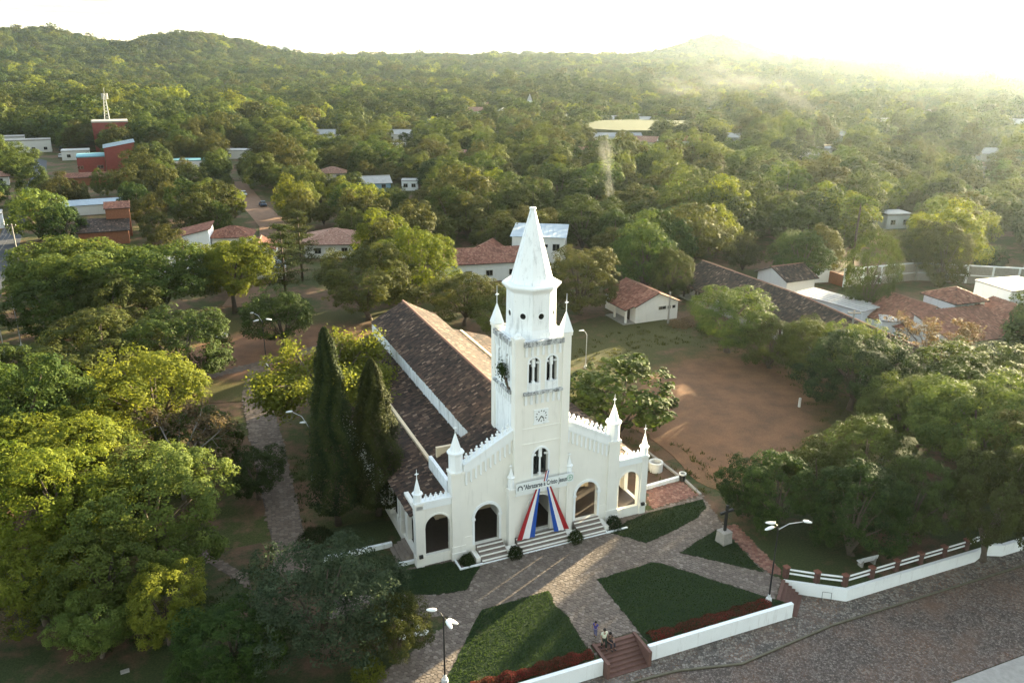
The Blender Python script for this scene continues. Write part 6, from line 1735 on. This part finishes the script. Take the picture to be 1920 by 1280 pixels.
# ------------------------------------------------------------------ people on the steps
def skin_mat(name, c): return plain(name, c, 0.6, 0.12, 8)
M['skin'] = skin_mat('skin', (0.28, 0.16, 0.11)); M['hair'] = plain('dark_hair', (0.012, 0.010, 0.009), 0.6, 0.2, 9)
def person(label, x, y, z, deg, joints, top, bottom, H=1.0, shoes='black'):
    """joints: dict of named points; body one skinned surface, clothes and hair as shells over it"""
    t = empty('person', (x, y, z), R(deg)); t.scale = (H, H, H); tag(t, label, 'person')
    J = joints
    def skinned(name, chain, mat_, sub=2, root=None):
        vs = []; es = []; rad = []; idx = {}
        for path in chain:
            prev = None
            for (nm, r) in path:
                if nm not in idx: idx[nm] = len(vs); vs.append(J[nm] if isinstance(nm, str) else nm); rad.append(r)
                if prev is not None: es.append((prev, idx[nm]))
                prev = idx[nm]
        me = bpy.data.meshes.new(name); me.from_pydata(vs, es, []); me.materials.append(mat_)
        o = bpy.data.objects.new(name, me); COL.objects.link(o); o.parent = t
        sk = o.modifiers.new('skin', 'SKIN'); sk.use_smooth_shade = True
        for i, r in enumerate(rad):
            me.skin_vertices[0].data[i].radius = r if isinstance(r, tuple) else (r, r); me.skin_vertices[0].data[i].use_root = (i == 0)
        ss = o.modifiers.new('sub', 'SUBSURF'); ss.levels = sub; ss.render_levels = sub
        return o
    legs = []
    for s in 'LR':
        legs.append([('pelvis', (.15, .11)), ('hip' + s, .085), ('knee' + s, .058), ('ankle' + s, .038), ('toe' + s, .034)])
    arms = [[('chest', (.155, .10)), ('sh' + s, .058), ('el' + s, .040), ('wr' + s, .030), ('ha' + s, .036), ('fi' + s, .014)] for s in 'LR']
    body = skinned('body', [[('pelvis', (.15, .11)), ('waist', (.125, .095)), ('chest', (.155, .10)), ('neck', .05), ('head', .095), ('crown', .075)]] + legs + arms, M['skin'])
    skinned('shirt', [[('pelvis', (.17, .13)), ('waist', (.145, .115)), ('chest', (.175, .12)), ('neck0', .07)]] + [[('chest', (.175, .12)), ('sh' + s, .075), ('mid' + s, .058)] for s in 'LR'], top)
    skinned('trousers', [[('pelvis', (.165, .125)), ('hip' + s, .10), ('knee' + s, .074), ('shin' + s, .06)] for s in 'LR'], bottom)
    h = Vector(J['head']); b = MB()
    n, m_ = 10, 6; vs = []; fs = []
    for i in range(m_ + 1):
        a = math.pi / 2 * i / m_ * 1.25 - 0.38
        for k in range(n):
            tt = 2 * math.pi * k / n; rr = 0.115
            vs.append((h.x + rr * math.cos(a) * math.cos(tt), h.y + 0.012 + rr * math.cos(a) * math.sin(tt), h.z + 0.03 + rr * math.sin(a) * 1.1))
    for i in range(m_):
        for k in range(n): fs.append((i * n + k, i * n + (k + 1) % n, (i + 1) * n + (k + 1) % n, (i + 1) * n + k))
    b.add(vs, fs); b.build('hair', M['hair'], t, smooth=True)
    b = MB()
    b.sphere((h.x, h.y - 0.10, h.z - 0.005), 0.018, 6, 4); b.build('nose', M['skin'], t)
    for s in (-1, 1):
        b = MB(); b.sphere((h.x + s * 0.035, h.y - 0.088, h.z + 0.02), 0.012, 6, 4); b.build('eye', M['black'], t)
    for s in 'LR':
        a = Vector(J['ankle' + s]); e = Vector(J['toe' + s]); b = MB(); b.tube([a + Vector((0, 0.03, -0.03)), (a + e) / 2 + Vector((0, 0, -0.01)), e], [0.05, 0.05, 0.04], 8); b.build('shoe', M[shoes], t)
    return t
def stand(stride=0.0, armout=0.0):
    J = {'pelvis': (0, 0, .93), 'waist': (0, 0, 1.08), 'chest': (0, 0, 1.32), 'neck0': (0, 0, 1.46), 'neck': (0, 0, 1.50), 'head': (0, -0.02, 1.62), 'crown': (0, -0.01, 1.70)}
    for s, k in (('L', -1), ('R', 1)):
        f_ = stride * k
        J['hip' + s] = (k * .09, 0, .88); J['knee' + s] = (k * .10, -0.05 - f_ * .5, .49); J['ankle' + s] = (k * .10, 0.02 - f_ * .9, .08); J['toe' + s] = (k * .11, -0.13 - f_ * .9, .035); J['shin' + s] = (k * .10, -0.01 - f_ * .75, .18)
        J['sh' + s] = (k * .19, 0, 1.40); J['el' + s] = (k * (.25 + armout), 0.03 + f_ * .3, 1.12); J['mid' + s] = (k * (.22 + armout * .5), 0.015 + f_ * .15, 1.25); J['wr' + s] = (k * (.25 + armout * .6), -0.08 + f_ * .6, .90); J['ha' + s] = (k * (.25 + armout * .6), -0.11 + f_ * .65, .82); J['fi' + s] = (k * (.245 + armout * .6), -0.12 + f_ * .65, .74)
    return J
def sit():
    J = {'pelvis': (0, 0, .12), 'waist': (0, 0.0, .27), 'chest': (0, -0.05, .50), 'neck0': (0, -0.08, .64), 'neck': (0, -0.09, .68), 'head': (0, -0.13, .79), 'crown': (0, -0.12, .87)}
    for s, k in (('L', -1), ('R', 1)):
        J['hip' + s] = (k * .10, -0.05, .11); J['knee' + s] = (k * .14, -0.46, .22); J['ankle' + s] = (k * .13, -0.56, -.18); J['toe' + s] = (k * .14, -0.72, -.225); J['shin' + s] = (k * .13, -0.55, -.10)
        J['sh' + s] = (k * .19, -0.06, .58); J['el' + s] = (k * .25, -0.18, .34); J['mid' + s] = (k * .22, -0.12, .46); J['wr' + s] = (k * .13, -0.40, .29); J['ha' + s] = (k * .09, -0.46, .29); J['fi' + s] = (k * .05, -0.51, .27)
    return J
M['tee_white'] = plain('pale_yellow_shirt', (0.62, 0.64, 0.50), 0.9, 0.1, 6); M['tee_blue'] = plain('violet_blue_shirt', (0.06, 0.05, 0.22), 0.9, 0.15, 6); M['tee_brown'] = plain('brown_shirt', (0.085, 0.062, 0.055), 0.9, 0.15, 6)
M['shorts_dark'] = plain('dark_green_shorts', (0.02, 0.03, 0.022), 0.9, 0.2, 6); M['jeans'] = plain('grey_blue_trousers', (0.11, 0.11, 0.20), 0.9, 0.2, 6); M['jeans_dark'] = plain('dark_trousers', (0.03, 0.03, 0.04), 0.9, 0.2, 6)
x, y = wl(-3.05, 2.35); person('child in violet-blue shirt and greyish trousers standing above the steps', x, y, 0.05, 150, stand(0.10, 0.06), M['tee_blue'], M['jeans'], 0.80)
x, y = wl(-2.95, 1.22); person('person in a pale shirt and dark shorts walking down the red steps', x, y, -0.16, 20, stand(0.22, 0.04), M['tee_white'], M['shorts_dark'], 1.02)
x, y = wl(-2.35, 1.52); person('person in a brown top sitting on the red steps beside the pale-shirted one', x, y, 0.02, 25, sit(), M['tee_brown'], M['jeans_dark'], 1.05)

# ------------------------------------------------------------------ woods
frng = np.random.default_rng(11)
def proj(p):
    q = Vector(p) - Vector((0, 0, 40)); wv = q.dot(_f)
    if wv < 1: return None
    return 960 + FOC * q.dot(_r) / wv, 640 - FOC * q.dot(_u) / wv
def excluded(x, y, r_):
    for pl in EXCL_POLY:
        if inpoly(x, y, pl): return True
    for (a, b_, rr) in EXCL_DISC:
        if (x - a) ** 2 + (y - b_) ** 2 < (rr + r_ * 0.75) ** 2: return True
    for (a, b_, rr) in OCC:
        if (x - a) ** 2 + (y - b_) ** 2 < (rr + r_ * 0.62) ** 2: return True
    for (a, b_, hw, ln) in EXCL_VIEW:
        d = math.hypot(a, b_); ux, uy = a / d, b_ / d
        s = -((x - a) * ux + (y - b_) * uy); q = abs(-(x - a) * uy + (y - b_) * ux)
        if -2 < s < ln and q < hw + r_ * 0.8: return True
    return False
VIEWPTS += [((-92, 141, 0.1), 's'), ((-100, 158, 0.1), 's'), ((-112, 181, 0.1), 's'), ((-185, 330, 0.1), 's'), ((-200, 356, 0.5), 's'), ((-71, 226, 0.5), 's'), ((-82, 244, .5), 's'), ((-62, 205, 0.1), 's'), ((12, 650, 12), 's'), ((60, 460, 5.5), 's'), ((80, 470, 5.5), 's'), ((-170, 352, 18), 's')]
VPX = []
for (p3, lb) in VIEWPTS:
    q = proj(p3)
    if q: VPX.append((q[0], q[1], math.hypot(p3[0], p3[1]), lb))
def blocks(x, y, z, r_, h_, slack=0.86):
    d = math.hypot(x, y); t_ = proj((x, y, z + h_ * 0.97)); b2 = proj((x, y, z + h_ * 0.08))
    if not t_ or not b2: return None
    rx = r_ * FOC / d * slack; my = (t_[1] + b2[1]) / 2; ry = max(1, abs(b2[1] - t_[1]) / 2 + rx * 0.15)
    for (u, v, dd, lb) in VPX:
        if d < dd - 1 and ((u - t_[0]) / rx) ** 2 + ((v - my) / ry) ** 2 < 1: return lb
    return None
SUNPTS = [(15.5, 112.5, 5), (20.0, 104.0, 4), (22.5, 94.0, 4), (27.0, 99.0, 4), (11.0, 107.0, 4)]
def shades(x, y, r_, h_):
    sx, sy = math.sin(SUN_AZ), math.cos(SUN_AZ)
    for (a, b_, hw) in SUNPTS:
        al = (x - a) * sx + (y - b_) * sy; pe = abs((x - a) * sy - (y - b_) * sx)
        if al > 0 and pe < hw + r_ * 0.6 and h_ > al * math.tan(SUN_EL): return True
    return False
NEARZONE = [(-120, -50), (-82, 100), (-78, 128), (-50, 136), (-26, 130), (-10, 126), (10, 122), (30, 134), (44, 118), (62, 95), (47, 58), (60, 40), (60, -50)]
for (hx, hy, hr, hh, hl) in HAND:
    q = blocks(hx, hy, 0, hr, hh)
    if q: print('HAND TREE', hl, '| hides |', q)
    if shades(hx, hy, hr, hh): print('SHADES', hl)
cand = []
yy = 60.0
while yy < 2750:
    sp = max(8.6, yy * 0.0082)
    if yy < 330: sp = 8.8
    xlim0 = -(0.72 * yy + 40); xlim1 = 0.80 * yy + (75 if yy < 500 else 40)
    xx = xlim0 + frng.uniform(0, sp)
    while xx < xlim1:
        px_ = xx + frng.uniform(-.38, .38) * sp; py_ = yy + frng.uniform(-.38, .38) * sp
        cand.append((px_, py_, sp))
        xx += sp
    yy += sp * 0.92
things = []; stuff = []
def lowf(x, y, k=1.0):
    """slow variation over the woods, -1..1"""
    return (math.sin(x / 61 * k + 1.7 * math.sin(y / 83 * k)) + math.sin(y / 47 * k + 1.3 * math.sin(x / 39 * k + 2))) / 2
for (x, y, sp) in cand:
    g_ = lowf(x, y)
    r_ = sp * float(np.clip(frng.normal(0.55 + 0.10 * g_, 0.13), 0.27, 0.95)); h_ = min(16.0, 2.4 + r_ * frng.uniform(1.3, 1.85))
    u_ = frng.random()
    if u_ < (0.10 if y < 560 else 0.05) + 0.16 * max(0.0, lowf(x + 400, y, 1.9) - 0.25): continue
    if y < 560:
        if inpoly(x, y, NEARZONE) or excluded(x, y, r_) or blocks(x, y, float(terr(x, y)), r_ * 1.08, h_) or shades(x, y, r_, h_): continue
    else:
        if y < 760 and blocks(x, y, float(terr(x, y)), r_ * 1.1, h_): continue
        if any(inpoly(x, y, pl) for pl in EXCL_POLY) or any((x - a) ** 2 + (y - b_) ** 2 < (rr + 3) ** 2 for a, b_, rr in EXCL_DISC): continue
    if y > 900: h_ *= frng.uniform(0.8, 1.3)
    if frng.random() < 0.05 and y > 220: h_ *= 1.4; r_ *= 1.15
    z = float(terr(x, y))
    inframe = False
    pr = proj((x, y, z + h_))
    if pr and -10 < pr[0] < 1930 and -20 < pr[1] < 1290: inframe = True
    stuff.append((x, y, z - 0.3, r_, h_, inframe))
for k_ in range(9):
    x_ = -84 + k_ * 4.5; stuff.append((x_, 2290 + (k_ % 3) * 8, float(terr(x_, 2290)) - 1, 8 + (k_ * 7 % 4), 24 + (k_ * 5 % 7), True))
stuff.sort(key=lambda q: q[0] ** 2 + q[1] ** 2)
NTH = 215
near_things = [q for q in stuff if q[5]][:NTH]
nset = set(id(q) for q in near_things)
rest = [q for q in stuff if id(q) not in nset]
def zone(x, y):
    """which landmark the tree stands by"""
    a = x / y
    if a < -0.50: return 'beside the asphalt street at the far left' if y < 190 else 'around the red brick blocks at the far left'
    if a < -0.33: return 'among the small white houses left of the dirt road' if y < 200 else 'beyond the dirt road, right of the red brick blocks'
    if a < -0.20: return 'around the hip-roofed house' if y < 195 else 'behind the hip-roofed house'
    if a < -0.06: return 'between the hip-roofed house and the spire' if y < 195 else 'in the wood left of the spire tip'
    if a < 0.10: return 'around the long red roof behind the spire' if y < 185 else 'in the wood straight behind the spire tip'
    if a < 0.26: return 'behind the small white hut right of the tower' if y < 185 else 'in the wood to the right of the spire tip'
    if a < 0.42: return 'behind the long tiled house' if y < 190 else 'in the wood beyond the long tiled house'
    return 'beyond the brick panel wall on the right' if y < 190 else 'in the hazy wood at the far right'
kinds = [('mid', 'lf_mango', 'dark green round tree'), ('midloose', 'lf_olive', 'olive-brown loose tree'), ('mid', 'lf_light', 'light green round tree'), ('midloose', 'lf_yellow', 'yellow-green loose tree'), ('mid', 'lf_olive', 'olive round tree'), ('midloose', 'lf_mango', 'dark green loose tree')]
wts = np.array([0.30, 0.17, 0.2, 0.12, 0.13, 0.08]); wts /= wts.sum()
for (x, y, z, r_, h_, _) in near_things:
    k = int(frng.choice(len(kinds), p=wts))
    kd, lm, nm = kinds[k]
    zn = zone(x, y)
    tree(kd, int(frng.integers(9)), lm, x, y, r_ * 1.08, h_, nm + ' ' + zn, group=nm + 's ' + zn, rz=float(frng.uniform(0, 6.28)), z=z)

# the rest of the wood: one mass of instanced trees
fc = bpy.data.collections.new('forest_prototypes')
def proto_mesh(me, tr, lm):
    """crown and trunk of a prototype in one mesh with two materials"""
    o = bpy.data.objects.new('forest_tree', me.copy())
    o.data.materials.clear(); o.data.materials.append(M[lm])
    fc.objects.link(o)
    return o
pl_ = [('far', 0, 'lf_forest'), ('far', 1, 'lf_forest'), ('far', 2, 'lf_forest'), ('far', 3, 'lf_mango'), ('far', 0, 'lf_olive'), ('far', 1, 'lf_light'), ('far', 2, 'lf_light'), ('far', 3, 'lf_yellow'), ('mid', 0, 'lf_forest'), ('mid', 1, 'lf_mango'), ('midloose', 0, 'lf_olive'), ('midloose', 1, 'lf_light'), ('mid', 2, 'lf_light')]
for k, (kd, v, lm) in enumerate(pl_):
    o = proto_mesh(*PROTO[kd][v][:2], lm); o.name = 'forest_tree_%02d' % k
n = len(rest)
co = np.array([(q[0], q[1], q[2]) for q in rest], dtype=np.float32)
scv = np.array([(q[3] / 5 * 1.12, q[3] / 5 * 1.12, q[4] / 10) for q in rest], dtype=np.float32)
dist = np.hypot(co[:, 0], co[:, 1])
grove = np.array([lowf(q[0] * 1.3 + 90, q[1] * 1.3, 0.8) for q in rest])
pid = np.where(dist < 420, frng.integers(8, 13, n), frng.choice(8, n, p=[.2, .2, .18, .12, .1, .08, .07, .05])).astype(np.int32)
# groves: dark stands and pale stands
sw = frng.random(n)
pid = np.where((dist >= 420) & (grove > 0.3) & (sw < 0.55), frng.choice([3, 0, 1], n), pid)
pid = np.where((dist >= 420) & (grove < -0.35) & (sw < 0.55), frng.choice([5, 6, 7, 4], n), pid).astype(np.int32)
fm = bpy.data.meshes.new('forest')
fm.vertices.add(n); fm.vertices.foreach_set('co', co.ravel())
a = fm.attributes.new('sc', 'FLOAT_VECTOR', 'POINT'); a.data.foreach_set('vector', scv.ravel())
a = fm.attributes.new('rot', 'FLOAT', 'POINT'); a.data.foreach_set('value', frng.uniform(0, 6.28, n).astype(np.float32))
a = fm.attributes.new('pid', 'INT', 'POINT'); a.data.foreach_set('value', pid)
fo = link('forest', fm)
tag(fo, 'hazy green woodland of countless crowns reaching to the hills on the horizon', 'woodland', kind='stuff')
gt = bpy.data.node_groups.new('forest_scatter', 'GeometryNodeTree')
gt.interface.new_socket('Geometry', in_out='INPUT', socket_type='NodeSocketGeometry')
gt.interface.new_socket('Geometry', in_out='OUTPUT', socket_type='NodeSocketGeometry')
gi = gt.nodes.new('NodeGroupInput'); go = gt.nodes.new('NodeGroupOutput')
ip = gt.nodes.new('GeometryNodeInstanceOnPoints'); ci = gt.nodes.new('GeometryNodeCollectionInfo')
ci.inputs['Collection'].default_value = fc; ci.inputs['Separate Children'].default_value = True; ci.inputs['Reset Children'].default_value = True
def na(nm, ty):
    q = gt.nodes.new('GeometryNodeInputNamedAttribute'); q.data_type = ty; q.inputs['Name'].default_value = nm
    return q.outputs['Attribute']
gt.links.new(gi.outputs[0], ip.inputs['Points']); gt.links.new(ci.outputs[0], ip.inputs['Instance'])
ip.inputs['Pick Instance'].default_value = True
gt.links.new(na('pid', 'INT'), ip.inputs['Instance Index'])
gt.links.new(na('sc', 'FLOAT_VECTOR'), ip.inputs['Scale'])
cx_ = gt.nodes.new('ShaderNodeCombineXYZ'); gt.links.new(na('rot', 'FLOAT'), cx_.inputs[2])
er = gt.nodes.new('FunctionNodeEulerToRotation'); gt.links.new(cx_.outputs[0], er.inputs[0])
gt.links.new(er.outputs[0], ip.inputs['Rotation'])
gt.links.new(ip.outputs[0], go.inputs[0])
md = fo.modifiers.new('scatter', 'NODES'); md.node_group = gt
print('forest', n, 'things', len(near_things), 'farthest thing', math.hypot(near_things[-1][0], near_things[-1][1]))

# ------------------------------------------------------------------ haze
HZ = True
if HZ:
    b = MB(); b.box(-3700, 3700, -120, 3010, -14, 168)
    hm = bpy.data.materials.new('evening_haze'); hm.use_nodes = True
    t = hm.node_tree; t.nodes.clear()
    o = t.nodes.new('ShaderNodeOutputMaterial'); pv = t.nodes.new('ShaderNodeVolumePrincipled')
    pv.inputs['Color'].default_value = (0.74, 0.90, 1.0, 1)
    pv.inputs['Density'].default_value = 0.000036
    pv.inputs['Anisotropy'].default_value = 0.68
    t.links.new(pv.outputs[0], o.inputs['Volume'])
    tag(b.build('haze', hm), 'thin evening haze over the wooded valley and hills', 'haze', kind='stuff')

# --- smoke of garden fires: soft ellipsoids that thin out towards their skin
def smoke(label, puffs, dens, sc):
    root = empty('smoke', puffs[0][0]); tag(root, label, 'smoke', kind='stuff')
    m = bpy.data.materials.new('smoke'); m.use_nodes = True
    t = m.node_tree; t.nodes.clear()
    o = t.nodes.new('ShaderNodeOutputMaterial'); pv = t.nodes.new('ShaderNodeVolumePrincipled')
    pv.inputs['Color'].default_value = (0.95, 0.96, 0.97, 1); pv.inputs['Anisotropy'].default_value = 0.3
    tcn = t.nodes.new('ShaderNodeTexCoord')
    ln = t.nodes.new('ShaderNodeVectorMath'); ln.operation = 'LENGTH'; t.links.new(tcn.outputs['Object'], ln.inputs[0])
    fo_ = t.nodes.new('ShaderNodeMapRange'); fo_.interpolation_type = 'SMOOTHSTEP'; fo_.inputs['From Min'].default_value = 1.0; fo_.inputs['From Max'].default_value = 0.15
    fo_.inputs['To Min'].default_value = 0; fo_.inputs['To Max'].default_value = dens
    t.links.new(ln.outputs['Value'], fo_.inputs['Value'])
    n = noise(t, sc, 4, 0.65)
    mr = t.nodes.new('ShaderNodeMapRange'); mr.inputs['From Min'].default_value = 0.38; mr.inputs['From Max'].default_value = 0.70
    t.links.new(n, mr.inputs['Value'])
    ml = t.nodes.new('ShaderNodeMath'); ml.operation = 'MULTIPLY'; t.links.new(mr.outputs[0], ml.inputs[0]); t.links.new(fo_.outputs[0], ml.inputs[1])
    t.links.new(ml.outputs[0], pv.inputs['Density']); t.links.new(pv.outputs[0], o.inputs['Volume'])
    b = MB(); b.sphere((0, 0, 0), 1.0, 16, 10); me = b.mesh('puff', True); me.materials.append(m)
    for (c, d, a, r_) in puffs:
        ob = link('puff', me, None, root, (c[0] - puffs[0][0][0], c[1] - puffs[0][0][1], c[2] - puffs[0][0][2]))
        ob.rotation_mode = 'QUATERNION'; ob.rotation_quaternion = Vector(d).to_track_quat('Z', 'Y'); ob.scale = (r_, r_, a)
smoke('thin white column of smoke rising between the trees behind the hut', [((23.4, 195.5, 9), (-0.06, 0.05, 1), 8, 1.5), ((22.2, 197, 18), (-0.12, 0.1, 1), 8, 2.4)], 0.055, 2.2)
smoke('broad pale smoke drifting up in the hazy valley on the right', [((150, 405, 13), (-0.4, 0.4, 1), 13, 6), ((140, 428, 24), (-0.9, 0.7, 0.9), 20, 9), ((118, 470, 30), (-1.6, 1.2, 0.3), 40, 11)], 0.008, 1.8)
smoke('faint smoke puff over the roofs left of the broad smoke', [((142, 600, 12), (-0.6, 0.5, 0.8), 16, 8), ((122, 630, 20), (-1.2, 0.8, 0.3), 34, 11)], 0.007, 1.8)
